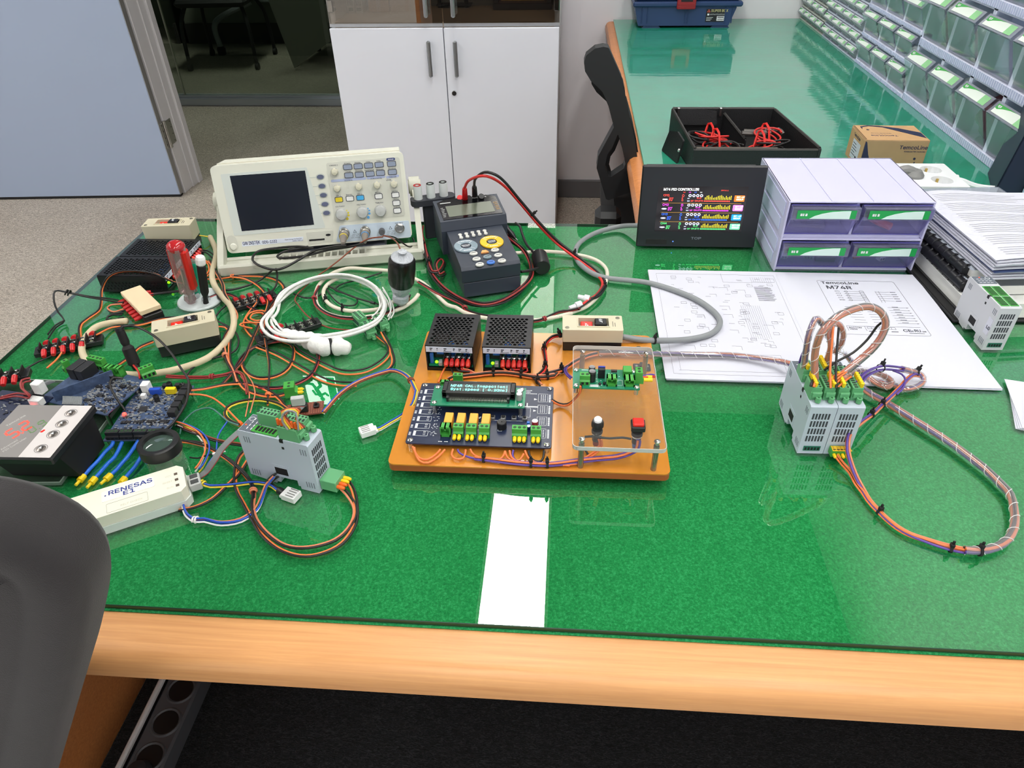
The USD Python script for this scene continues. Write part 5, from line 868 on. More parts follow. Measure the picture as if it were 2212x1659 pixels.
for k in range(7): MB().lathe([(0, 0), (0.0028, 0), (0.0032, 0.005), (0.0026, 0.011), (0, 0.011)], T=RT((0.010 + k * 0.0115, 0.002, 0.008), 0, 97)).build('lug', RED, t)
for k in range(2): MB().lathe([(0, 0), (0.0028, 0), (0.0032, 0.005), (0.0026, 0.011), (0, 0.011)], T=RT((0.010 + k * 0.0115, 0.030, 0.008), 0, -97)).build('lug', RED, t)
def strip(lab, T, n, front, back, L=0.078):
    t = thing('terminal_strip', lab, 'terminal strip', T=T); MB().b(0, L, 0, 0.020, 0, 0.007, 0.0008).build('base', BLK, t)
    p = (L - 0.016) / n
    for k in range(n + 1): MB().b(0.008 + k * p - 0.0007, 0.008 + k * p + 0.0007, 0, 0.020, 0.007, 0.0135).build('divider', BLK, t)
    for k in range(n):
        x = 0.008 + (k + 0.5) * p
        MB().lathe([(0, 0.0022), (0.0026, 0.002), (0.003, 0)], (x, 0.0055, 0.008), 10).lathe([(0, 0.0022), (0.0026, 0.002), (0.003, 0)], (x, 0.0145, 0.008), 10).b(x - 0.003, x + 0.003, 0.002, 0.018, 0.007, 0.008).build('screw_pair', SCREW, t)
        if k in front: MB().lathe([(0, 0), (0.0034, 0), (0.0037, 0.005), (0.003, 0.012), (0, 0.012)], T=RT((x, 0.001, 0.0095), 0, 108)).build('lug', RED, t)
        if k in back: MB().lathe([(0, 0), (0.0034, 0), (0.0037, 0.005), (0.003, 0.012), (0, 0.012)], T=RT((x, 0.019, 0.0095), 0, -108)).build('lug', RED, t)
    return t
strip('black terminal strip with red lugs on both sides at the left desk edge', RT((-0.737, 0.757, DZ), 26), 6, (0, 1, 2, 3, 4), (0, 1, 2, 3, 5), 0.088)
p, = [(-503,888,740)]; strip('black terminal strip with red lugs beside the screwdriver stand', RT((p[0] * MM, p[1] * MM, DZ), 38), 5, (3, 4), (0, 1, 2, 3), 0.072)
p, = [(-430,800,740)]; strip('black terminal strip under the crossing orange wires, mid desk', RT((p[0] * MM, p[1] * MM, DZ), 36), 6, (1, 2), (0, 1, 2), 0.095)
p, = [(-728,666,740)]; strip('black terminal strip with red lugs at the left frame edge by the ribbon cable', RT((p[0] * MM - 0.035, p[1] * MM - 0.01, DZ + 0.018), 22), 5, (2, 3, 4), (), 0.078)
# screwdrivers in their stand
p, = [(-569,923,740)]; SX, SY = p[0] * MM, p[1] * MM
t = thing('screwdriver_stand', 'round pale stand holding the screwdrivers', 'stand', (SX, SY, DZ)); MB().lathe([(0, 0), (0.034, 0), (0.0345, 0.002), (0.033, 0.004), (0, 0.0045)], n=40).build('disc', M('stand_grey', (196, 204, 204), 0.3), t); MB().lathe([(0.006, 0.004), (0.011, 0.004), (0.010, 0.010), (0.007, 0.010)], (-0.012, 0.002, 0), 20).lathe([(0.003, 0.004), (0.007, 0.004), (0.006, 0.008)], (0.012, -0.004, 0), 16).build('socket', M('stand_socket', (170, 178, 180), 0.3), t)
def along(a, b):
    a, b = np.array(a, float) * MM, np.array(b, float) * MM; d = b - a; L = np.linalg.norm(d); z = d / L; x = np.cross([0, 1, 0.01], z); x /= np.linalg.norm(x); T = np.eye(4); T[:3, 0], T[:3, 1], T[:3, 2], T[:3, 3] = x, np.cross(z, x), z, a; return T, L
REDC = M('clear_red', (176, 40, 44), 0.12); CLR = pane('clear_acetate', (226, 206, 206), 0.02, 1.8, haze=0.25, hazec=(206, 190, 190))
a, b2 = [(-577,910,745),(-566,901,852)]; T2, L = along(a, b2)
t = thing('red_screwdriver', 'stout screwdriver with clear and red fluted handle in the stand', 'screwdriver', T=T2)
q = [Point(0.0105 * math.cos(k * PI / 3), 0.0105 * math.sin(k * PI / 3)).buffer(0.0038, quad_segs=3) for k in range(6)]; MB().p(union_all(q + [Point(0, 0).buffer(0.0115)]), 0.022, L - 0.008).build('handle', CLR, t, smooth=40); MB().sph((0, 0, L - 0.009), 0.0132, 2, (1, 1, 0.72)).build('butt', REDC, t)
MB().b(0.0045, 0.0150, -0.0075, 0.0075, 0.026, L - 0.012, 0.003).b(-0.014, -0.009, -0.006, 0.004, 0.05, L - 0.012, 0.002).build('red_insert', M('insert_red', (205, 36, 30), 0.25), t); MB().lathe([(0, 0), (0.007, 0), (0.0095, 0.006), (0.0075, 0.015), (0.011, 0.024), (0, 0.03)], n=24).build('collar', CLR, t); MB().c((0, 0, 0.0), (0, 0, 0.06), 0.003).build('shaft', STEEL, t)
a, b2 = [(-553,909,744),(-539,908,822)]; T2, L = along(a, b2)
t = thing('black_screwdriver', 'slim black screwdriver with white turning cap in the stand', 'screwdriver', T=T2); MB().lathe([(0, 0), (0.0042, 0), (0.0036, 0.006), (0.0036, 0.012), (0.0062, 0.020), (0.0064, L * 0.84), (0.005, L * 0.86), (0, L * 0.86)], n=14).build('handle', DBLK, t, smooth=20); MB().lathe([(0, L * 0.86), (0.0062, L * 0.86), (0.0076, L * 0.89), (0.0076, L * 0.99), (0.006, L * 1.04), (0, L * 1.05)], n=8).build('cap', M('cap_ivory', (240, 240, 238), 0.35), t, smooth=False)
a, b2 = [(-576,932,744),(-567,933,802)]; T2, L = along(a, b2)
t = thing('green_screwdriver', 'thin screwdriver with translucent green handle behind the black one', 'screwdriver', T=T2); MB().lathe([(0, 0), (0.003, 0), (0.0062, 0.014), (0.0066, L * 0.93), (0.005, L), (0, L)], n=16).build('handle', M('clear_green', (30, 168, 130), 0.15), t); MB().lathe([(0, L * 0.985), (0.0052, L * 0.985), (0.0046, L * 1.06), (0, L * 1.08)], n=16).build('cap', CLR, t)
# clear base plate with boards and a front panel
t = thing('clear_base_plate', 'clear acrylic base plate under the circuit boards at the left', 'plate', (-0.86, 0.50, DZ)); MB().p([(0, 0), (0.305, 0.02), (0.298, 0.205), (0, 0.205)], 0, 0.004).build('sheet', pane('base_acrylic', (206, 216, 210), 0.0, 1.2, haze=0.22, hazec=(110, 120, 112)), t); q = Polygon([(0, 0), (0.305, 0.02), (0.298, 0.205), (0, 0.205)]); MB().p(q.difference(q.buffer(-0.0015)), 0, 0.0042).build('edge', M('edge_pale_green', (150, 170, 156), 0.3), t)
GPL = M('controller_face_grey', (138, 134, 132), 0.4); GPW = M('controller_face_light', (214, 208, 206), 0.4)
t = thing('panel_controller', 'square panel controller lying face up, showing red digits 5.2', 'controller', (-0.620, 0.4975, DZ + 0.060), 1.6)
MB().b(0, 0.0915, 0, 0.090, -0.009, 0, 0.0015).build('bezel', BLK, t); yz(Polygon([(0.014, -0.009), (0.086, -0.009), (0.082, -0.055), (0.030, -0.055)]), 0.006, 0.086).build('housing', DBLK, t)
MB().p(rect(0.087, 0.086, 0.001, 0.002, 0.002), 0, 0.0004).build('face_plate', GPL, t); MB().p(rect(0.0345, 0.086, 0.001, 0.0545, 0.002), 0.0004, 0.0006).build('key_strip', GPW, t)
for k, y in enumerate((0.0745, 0.056, 0.0385, 0.0155)):
    o = MB().lathe([(0.0062, 0), (0.0066, 0.0003), (0.0062, 0.0004)], (0.0715, y, 0.0006), 28).build('key_ring', M('ring_ink', (110, 106, 104), 0.5), t); MB().lathe([(0, 0.0016), (0.003, 0.0014), (0.0048, 0.0006), (0.005, 0)], (0.0715, y, 0.0006), 24).build('key', M('key_metal', (150, 142, 136), 0.3, 0.9), o); MB().p([(0.0715 - 0.002, y - 0.0016), (0.0715 + 0.002, y - 0.0016), (0.0715, y + 0.002)], 0.0021, 0.0024).build('mark', SILK, o)
def seg7(b, ch, x, y, h, T, w=0.14):
    on = {'5': 'afgcd', '2': 'abged', '0': 'abcdef', '9': 'abcdfg'}[ch]; W2 = h * 0.55; t2 = h * w * 0.5; s = h * 0.12
    P = dict(a=((0, h), (W2, h)), b=((W2, h), (W2, h / 2)), c=((W2, h / 2), (W2, 0)), d=((0, 0), (W2, 0)), e=((0, 0), (0, h / 2)), f=((0, h / 2), (0, h)), g=((0, h / 2), (W2, h / 2)))
    for k in on:
        (x0, y0), (x1, y1) = P[k]; dx, dy = (x1 - x0), (y1 - y0); l = math.hypot(dx, dy); e = h * 0.06
        x0, y0, x1, y1 = x0 + dx / l * e, y0 + dy / l * e, x1 - dx / l * e, y1 - dy / l * e; sh = lambda q: (x + q[0] + q[1] * 0.12, y + q[1]); b.add(MB().p(LineString([sh((x0, y0)), sh((x1, y1))]).buffer(t2, cap_style=2), 0, 0.0002), T)
TD = RT((0.030, 0.030, 0.0004), 62); b = MB(); seg7(b, '5', 0, 0, 0.017, TD); seg7(b, '2', 0.0145, 0, 0.017, TD); b.p(Point(0.0118, -0.0008).buffer(0.0012), 0, 0.0002, TD); b.p(rect(0.005, 0.003, 0.001, 0.022, -0.019), 0, 0.0002, TD); b.build('red_digits', M('digit_red', (255, 70, 56), 0.4, emit=2.2), t, smooth=False)
TD = RT((0.046, 0.040, 0.0004), 62); b = MB(); seg7(b, '0', 0, 0, 0.011, TD); seg7(b, '9', 0.012, 0, 0.011, TD); b.p(Point(0.0092, -0.0004).buffer(0.0007), 0, 0.0002, TD); b.build('green_digits', M('digit_green', (96, 130, 84), 0.4, emit=0.35), t, smooth=False)
b = MB(); b.add(_txc('Advanced', 0.0028, False, 0), RT((0.030, 0.012, 0.0004), 62)); b.add(_txc('PID Controller', 0.0028, False, 0), RT((0.034, 0.009, 0.0004), 62)); b.add(_txc('TemcoLine', 0.003, True, 0), RT((0.012, 0.05, 0.0004), 62)); b.build('lettering', M('panel_print', (190, 186, 184), 0.6), t, smooth=False)
CHIP = M('chip_black', (34, 34, 38), 0.5); SOLD = M('solder_silver', (176, 178, 180), 0.35, 0.6)
def smd(par, w, d, n, seed, z=0.0016, x0=0, y0=0):
    rr = random.Random(seed); b = MB(); c = MB()
    for k in range(n):
        x, y = x0 + rr.random() * w, y0 + rr.random() * d; s = 0.0008 + rr.random() * 0.0014; (b if k % 4 else c).b(x, x + s * (1 + rr.random()), y, y + s, z, z + 0.0008 + rr.random() * 0.0006)
    b.build('solder_part', SOLD, par, smooth=False, kind='stuff'); c.build('small_chip', CHIP, par, smooth=False, kind='stuff')
PCB2 = M('circuit_board_steel_blue', (66, 82, 112), 0.35, var=0.35, vs=160)
t = thing('driver_board', 'blue circuit board with red lamp, blue and yellow blocks and blue sleeved leads', 'circuit board', (-0.5345, 0.580, DZ + 0.012), 5)
o = MB().p(rect(0.072, 0.104, 0.001), 0, 0.0016).build('board', PCB2, t, smooth=False); smd(o, 0.066, 0.085, 480, 21, x0=0.002, y0=0.012)
for x, y in ((0.004, 0.004), (0.068, 0.1), (0.004, 0.1), (0.068, 0.004)): MB().c((x, y, -0.012), (x, y, 0.004), 0.0025).build('standoff', SCREW, t)
for k in range(4): terminal(t, 0.004 + k * 0.0165, 0.001, 0.0016, 3, mat=CHIP, pitch=0.0048, h=0.010, d=0.008)
for k in range(4): 
    for q in range(4): MB().b(0.008 + k * 0.0155 + q * 0.003, 0.0105 + k * 0.0155 + q * 0.003, 0.030, 0.0345, 0.0016, 0.0032).build('chip', CHIP, t)
MB().b(0.020, 0.030, 0.052, 0.062, 0.0016, 0.003).build('processor', CHIP, t); MB().b(0.022, 0.036, 0.086, 0.091, 0.0016, 0.010, 0.0005).build('relay', M('block_blue', (40, 84, 196), 0.35), t); MB().b(0.042, 0.055, 0.086, 0.092, 0.0016, 0.010, 0.0005).build('relay', M('block_yellow', (240, 212, 30), 0.35), t)
for k in range(5): MB().b(0.062, 0.072, 0.040 + k * 0.012, 0.050 + k * 0.012, 0.0016, 0.010, 0.0006).build('edge_connector', CHIP, t)
for x, y in ((0.044, 0.098), (0.062, 0.095), (0.037, 0.072)): ecap(t, x, y, 0.0016, 0.0034, 0.010)
for x in (0.034, 0.05): MB().b(x, x + 0.006, 0.097, 0.103, 0.0016, 0.008, 0.0005).build('coil', CHIP, t)
for x, y in ((0.026, 0.072), (0.030, 0.076), (0.048, 0.073)): MB().b(x, x + 0.0042, y, y + 0.0042, 0.0016, 0.004, 0.0005).build('crystal', M('crystal_silver', (196, 190, 170), 0.3, 0.7), t)
b = MB(); b.b(0.012, 0.022, 0.088, 0.098, 0.0016, 0.016, 0.0006).b(0.013, 0.021, 0.0865, 0.088, 0.006, 0.016); b.build('white_header', WHT, t); MB().b(0.014, 0.020, 0.077, 0.083, 0.0016, 0.008, 0.0006).build('white_header', WHT, t)
MB().sph((0.006, 0.047, 0.003), 0.0026, 2).build('indicator_lamp', M('led_red', (255, 60, 50), 0.3, emit=9), t)
t = thing('relay_board', 'steel blue circuit board with black relays and green terminals at the left', 'circuit board', (-0.648, 0.640, DZ + 0.022), -14)
o = MB().p(rect(0.105, 0.075, 0.001), 0, 0.0016).build('board', PCB2, t, smooth=False); smd(o, 0.052, 0.06, 380, 22, x0=0.05, y0=0.004); b = MB()
for x, y in ((0.052, 0.04), (0.064, 0.044), (0.08, 0.05), (0.092, 0.05), (0.066, 0.026), (0.082, 0.022), (0.058, 0.014)): MB().b(x, x + 0.008, y, y + 0.004, 0.0016, 0.0036).build('chip', CHIP, t)
for k in range(2): MB().b(0.005 + k * 0.013, 0.0165 + k * 0.013, 0.046, 0.070, 0.0016, 0.018, 0.0006).build('relay', CHIP, t)
terminal(t, 0.010, 0.073, 0.0016, 2, h=0.015); terminal(t, 0.022, 0.073, 0.0016, 2, h=0.015); terminal(t, 0.045, 0.064, 0.0016, 2, h=0.014, plug=False); terminal(t, 0.058, 0.066, 0.0016, 2, h=0.014, plug=False); terminal(t, 0.099, 0.072, 0.0016, 3, rz=60, h=0.014); terminal(t, -0.016, 0.056, 0.0016, 1, rz=-20, h=0.016)
for x, y in ((0.046, 0.060), (0.055, 0.062), (0.062, 0.060)): ecap(t, x, y, 0.0016, 0.003, 0.008)
for x, y in ((0.004, 0.004), (0.101, 0.004), (0.101, 0.055)): MB().c((x, y, -0.018), (x, y, 0.004), 0.0024).build('standoff', SCREW, t)
MB().b(-0.001, 0.0006, -0.02, 0.05, -0.004, 0.016, 0, RT((0.036, 0.02, 0), -32)).build('riser_board', PCB2, t); MB().sph((0.0415, 0.045, 0.008), 0.0014, 1).build('indicator_lamp', LEDG, t)
t = thing('display_board', 'navy circuit board half covered by the panel controller at the frame edge', 'circuit board', (-0.715, 0.575, DZ + 0.024), -8); o = MB().p(rect(0.075, 0.080, 0.001), 0, 0.0016).build('board', PCBBLUE, t, smooth=False); smd(o, 0.07, 0.07, 90, 23); MB().b(0.04, 0.06, 0.072, 0.078, 0.0016, 0.008).build('header', CHIP, t); MB().sph((0.066, 0.055, 0.004), 0.0024, 1).build('indicator_lamp', M('led_red', (255, 60, 50), 0.3, emit=9), t); MB().b(0.060, 0.076, 0.058, 0.068, 0.0016, 0.012, 0.001).b(0.062, 0.074, 0.069, 0.080, 0.012, 0.028, 0.001).build('white_header', WHT, t)
RIB = M('ribbon_grey', (128, 132, 134), 0.5)
def ribbon(name, lab, pts, wdir, n=10, pitch=0.00127, red=True, step=0.004):
    """Flat cable: n fused cores side by side along wdir."""
    t = thing(name, lab, 'cable', np.array(pts[0]) * MM); p = spline(np.array(pts, float) * MM, step) - np.array(pts[0]) * MM; wdir = np.asarray(wdir, float); wdir = wdir / np.linalg.norm(wdir)
    for k in range(n): MB().add(tube(p + wdir * (k - (n - 1) / 2) * pitch, pitch * 0.52, 5)).build('core', M('ribbon_red', (150, 70, 64), 0.5) if red and k == n - 1 else RIB, t, smooth=True)
    return t
# small things around it
T2 = RT((-0.391, 0.499, DZ), 31)
t = thing('debug_adapter', 'cream debugging adapter box with blue lettering, half behind the dark chair', 'electronic device', T=T2); IV = M('adapter_ivory', (232, 230, 212), 0.45)
MB().p(Polygon([(-0.112, 0), (-0.006, 0), (0, 0.006), (0, 0.040), (-0.006, 0.046), (-0.112, 0.046)]), 0, 0.010).build('lower_shell', M('adapter_pale_blue', (214, 222, 216), 0.45), t); MB().p(Polygon([(-0.112, 0.001), (-0.007, 0.001), (-0.001, 0.007), (-0.001, 0.039), (-0.007, 0.045), (-0.112, 0.045)]), 0.0104, 0.024).build('upper_shell', IV, t)
o = MB().p(rect(0.052, 0.017, 0.002, -0.083, 0.022), 0.024, 0.0243).build('name_label', M('label_cream', (240, 238, 226), 0.4), t); b = MB(); b.add(_txc('RENESAS', 0.0062, True, 0), RT((-0.077, 0.0305, 0.0243)) @ np.diag([1.15, 1, 1, 1])); b.add(_txc('E1', 0.0058, True, 0), RT((-0.063, 0.0235, 0.0243)) @ np.diag([1.3, 1, 1, 1])); b.b(-0.080, -0.0785, 0.0303, 0.0318, 0.0243, 0.0245); b.build('lettering', M('ink_blue', (50, 64, 140), 0.5), o, smooth=False)
for k in range(3): MB().b(-0.011, -0.0075, 0.0105 + k * 0.0095, 0.0140 + k * 0.0095, 0.0236, 0.0243).build('lamp_window', M('window_brown', (96, 84, 74), 0.3), t)
q = rect(0.040, 0.014, 0.001, -0.079, 0.0035); MB().p(q.difference(q.buffer(-0.0003)), 0.024, 0.0242).build('lid_seam', M('seam_grey', (170, 168, 150), 0.6), t)
b = MB(); b.add(_txc('SELF CHECK', 0.0026, False, 0), RT((-0.066, 0.008, 0.024)))
for k, s in enumerate(('RUN', 'RESET', 'VCC')): b.add(_txc(s, 0.0024, False, 1), RT((-0.0135, 0.011 + k * 0.0095, 0.024)))
b.build('embossed_letters', M('emboss', (206, 202, 182), 0.5), t, smooth=False)
t = thing('ribbon_plug', 'grey ribbon cable plug at the end of the cream debugging adapter', 'connector', T=T2 @ RT((0.0005, 0.014, 0.006))); MB().b(0, 0.012, 0, 0.019, 0, 0.010, 0.0008).build('body', M('idc_grey', (186, 188, 186), 0.45), t); MB().b(0.002, 0.010, 0.002, 0.008, 0.010, 0.0106).b(0.002, 0.010, 0.011, 0.017, 0.010, 0.0106).build('window', M('idc_dark', (70, 72, 72), 0.5), t)
t = thing('loupe', 'black rimmed magnifier loupe with clear skirt standing on the felt', 'magnifier', (-0.4455, 0.5535, DZ + 0.0)); MB().lathe([(0.0165, 0.036), (0.0165, 0.041), (0.021, 0.0415), (0.0225, 0.040), (0.0225, 0.027), (0.0195, 0.027), (0.0195, 0.036), (0.0165, 0.036)], n=40).build('rim', BLK, t); MB().lathe([(0, 0.039), (0.008, 0.0385), (0.0165, 0.0365), (0.0165, 0.034), (0, 0.033)], n=32).build('lens', M('lens_dark', (66, 84, 76), 0.03, coat=1.0), t); MB().lathe([(0.0195, 0.027), (0.0205, 0.0), (0.0215, 0.0), (0.0205, 0.027)], n=32).build('skirt', pane('loupe_skirt', (236, 244, 240), 0.02, 1.8, haze=0.06), t)
T3 = RT((-0.260, 0.5235, DZ), 75.5)
t = module('blue grey controller module standing among the tangled wires, left of the orange board', T3, MODG, 0.028, 0.0875, 0.070, bottom_socket=False)
plug(t, 0.0145, 0.040, 0.070, 6, pitch=0.0042, ear=False); plug(t, 0.0150, 0.0065, 0.070, 6, pitch=0.0042); plug(t, 0.0012, 0.0065, 0.070, 6, pitch=0.0042)
o = MB().b(0.002, 0.0125, 0.039, 0.070, 0.070, 0.0715).build('open_socket', GREEN, t); b = MB()
for k in range(6): b.b(0.004, 0.011, 0.043 + k * 0.0042, 0.0455 + k * 0.0042, 0.0715, 0.0718)
b.build('contact', DBLK, o)
b = MB()
for k in range(6): b.lathe([(0, -0.001), (0.0016, -0.001), (0.0019, 0.003), (0.0014, 0.008), (0, 0.008)], (0.005, 0.0122 + k * 0.0042, 0.087), 10)
b.build('ferrule', WOFE, t, kind='stuff')
o = MB().b(0.004, 0.025, -0.020, -0.0005, 0.003, 0.017, 0.0006).build('bottom_plug', GREEN2, t)
for k in range(4): MB().lathe([(0, 0), (0.0021, 0), (0.0023, 0.006), (0.0014, 0.010), (0, 0.010)], T=RT((0.007 + k * 0.0048, -0.019, 0.010), 0, 90)).build('ferrule', YEL if k > 1 else WOFE, o)
p, = [(-306,643,743)]; t = thing('perforated_board', 'small brown perforated board with black socket and push switch', 'circuit board', (p[0] * MM - 0.032, p[1] * MM + 0.001, DZ + 0.003), 14); MB().b(0, 0.046, 0, 0.024, 0, 0.0016).build('board', M('pertinax_brown', (120, 62, 48), 0.5), t); b = MB()
for i in range(15):
    for j in range(8): b.b(0.002 + i * 0.0029, 0.0032 + i * 0.0029, 0.0018 + j * 0.0028, 0.003 + j * 0.0028, 0.0016, 0.0018)
b.build('copper_pad', M('pad_copper', (190, 130, 104), 0.4, 0.5), t, kind='stuff'); MB().b(0.008, 0.028, 0.004, 0.013, 0.0016, 0.012, 0.001).build('socket', BLK, t); MB().b(0.034, 0.041, 0.010, 0.017, 0.0016, 0.005, 0.0006).lathe([(0, 0.0035), (0.0018, 0.0032), (0.0018, 0)], (0.0375, 0.0135, 0.005), 12).build('push_switch', BLK, t); MB().b(0.010, 0.026, 0.005, 0.012, 0.012, 0.024, 0.0008).build('cable_plug', M('idc_grey', (186, 188, 186), 0.45), t)
p, = [(-333,690,742)]; t = thing('loose_terminal', 'loose green screw terminal with two yellow ferrules beside the mirrored exit sign', 'connector', (p[0] * MM - 0.004, p[1] * MM, DZ), 105); terminal(t, 0, 0, 0, 2, name='body', h=0.016, d=0.016, pitch=0.0068)
for k in range(2): MB().lathe([(0, 0), (0.0022, 0), (0.0024, 0.006), (0, 0.009)], T=RT((0.004 + k * 0.0068, 0.001, 0.004), 0, 90)).build('ferrule', YEL, t)
for k, (q, rz, lab) in enumerate((([(-265,826,742)], 28, 'green pluggable connector with orange and white ferrules in front of the coil'), ([(-282,853,742)], 40, 'green pluggable connector behind the coil of white cable, left one'), ([(-249,846,742)], 40, 'green pluggable connector with white cable ends on it, right one'))):
    t = thing('pluggable_connector', lab, 'connector', (q[0][0] * MM - 0.012, q[0][1] * MM - 0.003, DZ), rz); plug(t, 0, 0, 0, 6, mat=GREEN2, h=0.016, w=0.015)
    b = MB()
    for j in range(6): b.b(-0.0004, 0.0002, 0.0045 + j * 0.004, 0.0072 + j * 0.004, 0.003, 0.010)
    b.build('opening', M('opening_dark', (30, 70, 60), 0.5), t)
for q, rz, lab in (([(-229,624,742)], -150, 'loose white plug with four coloured wires beside the orange board'), ([(-289,515,742)], -20, 'loose white plug on black sleeve in front of the grey module')):
    t = thing('white_plug', lab, 'connector', (q[0][0] * MM, q[0][1] * MM, DZ + 0.001), rz); MB().b(-0.008, 0.010, -0.007, 0.007, 0, 0.008, 0.0006).b(-0.011, -0.008, -0.006, 0.006, 0.001, 0.004, 0.0004).build('housing', WHT, t); b = MB()
    for k in range(4): b.b(-0.002, 0.008, -0.0054 + k * 0.0033, -0.0042 + k * 0.0033, 0.008, 0.0083)
    b.build('contact', M('contact_grey', (150, 150, 146), 0.4, 0.5), t)
# taped probe and wrapped bundle
a, b2 = [(-246,912,754),(-232,902,835)]; T2, L = along(a, b2); T2 = T2 @ np.diag([0.87, 0.87, 1, 1])
FOIL = M('foil_tape', (176, 180, 186), 0.42, 0.1, bump=1.0, bs=160)
t = thing('taped_sensor', 'sensor wrapped in black tape and grey foil beside the oscilloscope', 'sensor', T=T2); MB().lathe([(0, -0.005), (0.009, -0.004), (0.0145, 0.003), (0.014, 0.011), (0.0115, 0.014), (0.016, 0.020), (0.0195, 0.030), (0.0205, 0.040)], n=20).build('foil_end', FOIL, t)
MB().lathe([(0.0203, 0.033), (0.0222, 0.037), (0.0232, L * 0.72), (0.0222, L * 0.9), (0.019, L * 0.96), (0, L * 0.97)], n=28).build('tape_wrap', M('black_tape', (22, 20, 22), 0.28, bump=0.5, bs=60), t); MB().lathe([(0.0192, L * 0.95), (0.0185, L * 0.975), (0.012, L * 1.0), (0.006, L * 1.03), (0.0075, L * 1.09), (0, L * 1.09)], n=20).build('foil_top', FOIL, t)
CLO = M('white_cloth', (232, 232, 228), 0.8, bump=0.8, bs=110)
pp = spline(np.array([(-400,827,748),(-375,813,749),(-349,800,751),(-329,787,752),(-317,792,750),(-304,789,751),(-297,792,746)], float) * MM, 0.004); n = len(pp); rr2 = np.interp(np.linspace(0, 1, n), [0, 0.15, 0.4, 0.6, 0.73, 0.77, 0.9, 1], [0.006, 0.008, 0.0115, 0.0145, 0.0125, 0.010, 0.0135, 0.008]); rr2 *= 1 + 0.10 * np.sin(np.arange(n) * 1.7)
t = thing('cloth_bundle', 'white cloth wrapped bundle tied with a black band, under the cable coil', 'bundle', pp[0]); MB().add(tube(pp - pp[0], rr2, 14)).build('cloth', CLO, t, smooth=True); k = int(n * 0.75); d = pp[k + 1] - pp[k]; d /= np.linalg.norm(d); MB().c(pp[k] - pp[0] - d * 0.002, pp[k] - pp[0] + d * 0.002, 0.0118).build('tie', DBLK, t)
p, = [(-39,1047,752)]; a, b2 = [(-42,1069,754),(-35,1031,752)]
T2, L = along(a, b2); t = thing('ferrite_bead', 'black ferrite bead on the cable right of the calibrator', 'ferrite core', T=T2); MB().lathe([(0, -0.002), (0.008, -0.002), (0.0125, 0.001), (0.0135, 0.004), (0.0135, L), (0.0125, L + 0.003), (0.006, L + 0.004), (0, L + 0.004)], n=28).build('shell', BLK, t); MB().lathe([(0.0085, -0.0022), (0.0095, -0.0022), (0.0095, -0.0015)], n=24).build('groove', DBLK, t)

# ================= on the side desk
NAVY = M('toolbox_navy', (38, 62, 104), 0.42); 
t = thing('toolbox', 'dark blue plastic toolbox with red latch by the wall', 'toolbox', (0.232, 2.955, DZ))
w = 0.395
m = MB().p(Polygon([(0.02, 0.008), (w - 0.04, 0.008), (w - 0.018, 0.072), (0.004, 0.072)]).buffer(-0.004).buffer(0.004), 0, 0.155, RT((0, 0.155, 0), 0, 90)); m.build('body', NAVY, t, smooth=40)
for x in (0.03, 0.05, 0.19, 0.2, 0.335, 0.36): MB().b(x, x + 0.004, -0.003, 0.0, 0.016, 0.07, 0.001).build('rib', NAVY, t)
for x in (0.035, 0.29): MB().p([(0, 0), (0.07, 0), (0.055, 0.014), (0.015, 0.014)], 0, 0.14, RT((x, 0.145, 0.0), 0, 90)).build('foot', NAVY, t)
MB().b(-0.004, w + 0.0, -0.012, 0.165, 0.072, 0.09, 0.005).b(0.0, w - 0.004, -0.006, 0.16, 0.09, 0.17, 0.012).build('lid', NAVY, t)
o = MB().b(0.155, 0.223, -0.022, -0.010, 0.066, 0.135, 0.003).build('latch', M('latch_red', (150, 34, 40), 0.4), t)
for k in range(3): MB().b(0.158, 0.220, -0.0235, -0.0215, 0.069 + k * 0.006, 0.072 + k * 0.006, 0.0005).build('grip', M('latch_red', (150, 34, 40), 0.4), o)
MB().b(0.168, 0.210, -0.024, -0.021, 0.092, 0.13).build('window', M('latch_dark', (30, 22, 30), 0.4), o)
q, = mm([(499,761)]); LX, LZ = q[0] - 0.232, q[1] - DZ
o = MB().b(LX, LX + 0.072, -0.0012, -0.0004, LZ, LZ + 0.043).build('label', M('label_black', (30, 30, 36), 0.4), t); L1 = RT((LX, -0.0012, LZ), 0, 90); b = MB()
b.add(_txc('SUPER BOX', 0.0085, True, 0), L1 @ RT((0.017, 0.033, 0)) @ np.diag([0.95, 1, 1, 1])); b.build('title', M('label_gold', (206, 196, 140), 0.5), o, smooth=False)
b = MB()
for k in range(11): b.b(0.014 + k * 0.0052, 0.0182 + k * 0.0052, 0.024 + (k % 3) * 0.0006, 0.0248 + (k % 3) * 0.0006, 0, 0.0002, T=L1).b(0.0155 + k * 0.0052, 0.0163 + k * 0.0052, 0.0222, 0.0274, 0, 0.0002, T=L1)
for k in range(3): b.b(0.003, 0.003 + 0.024 - k * 0.004, 0.014 - k * 0.005, 0.0155 - k * 0.005, 0, 0.0002, T=L1)
b.p(rect(0.028, 0.016, 0, 0.041, 0.003), 0, 0.0001, L1); b.p(rect(0.007, 0.006, 0, 0.005, 0.0215), 0, 0.0001, L1); b.build('print', SILK, o); b = MB()
for k in range(12): b.b(0.044 + k * 0.0019, 0.0445 + k * 0.0019 + (k % 3) * 0.0004, 0.005, 0.011, 0.0001, 0.0003, T=L1)
b.b(0.0435, 0.066, 0.014, 0.0165, 0.0001, 0.0003, T=L1); b.build('bars', INK, o); MB().p(Polygon([(0.004, 0.033), (0.009, 0.041), (0.014, 0.033)]).buffer(0.001).difference(Point(0.009, 0.036).buffer(0.002)), 0, 0.0002, L1).build('emblem', M('emblem_red', (200, 90, 70), 0.5), o)
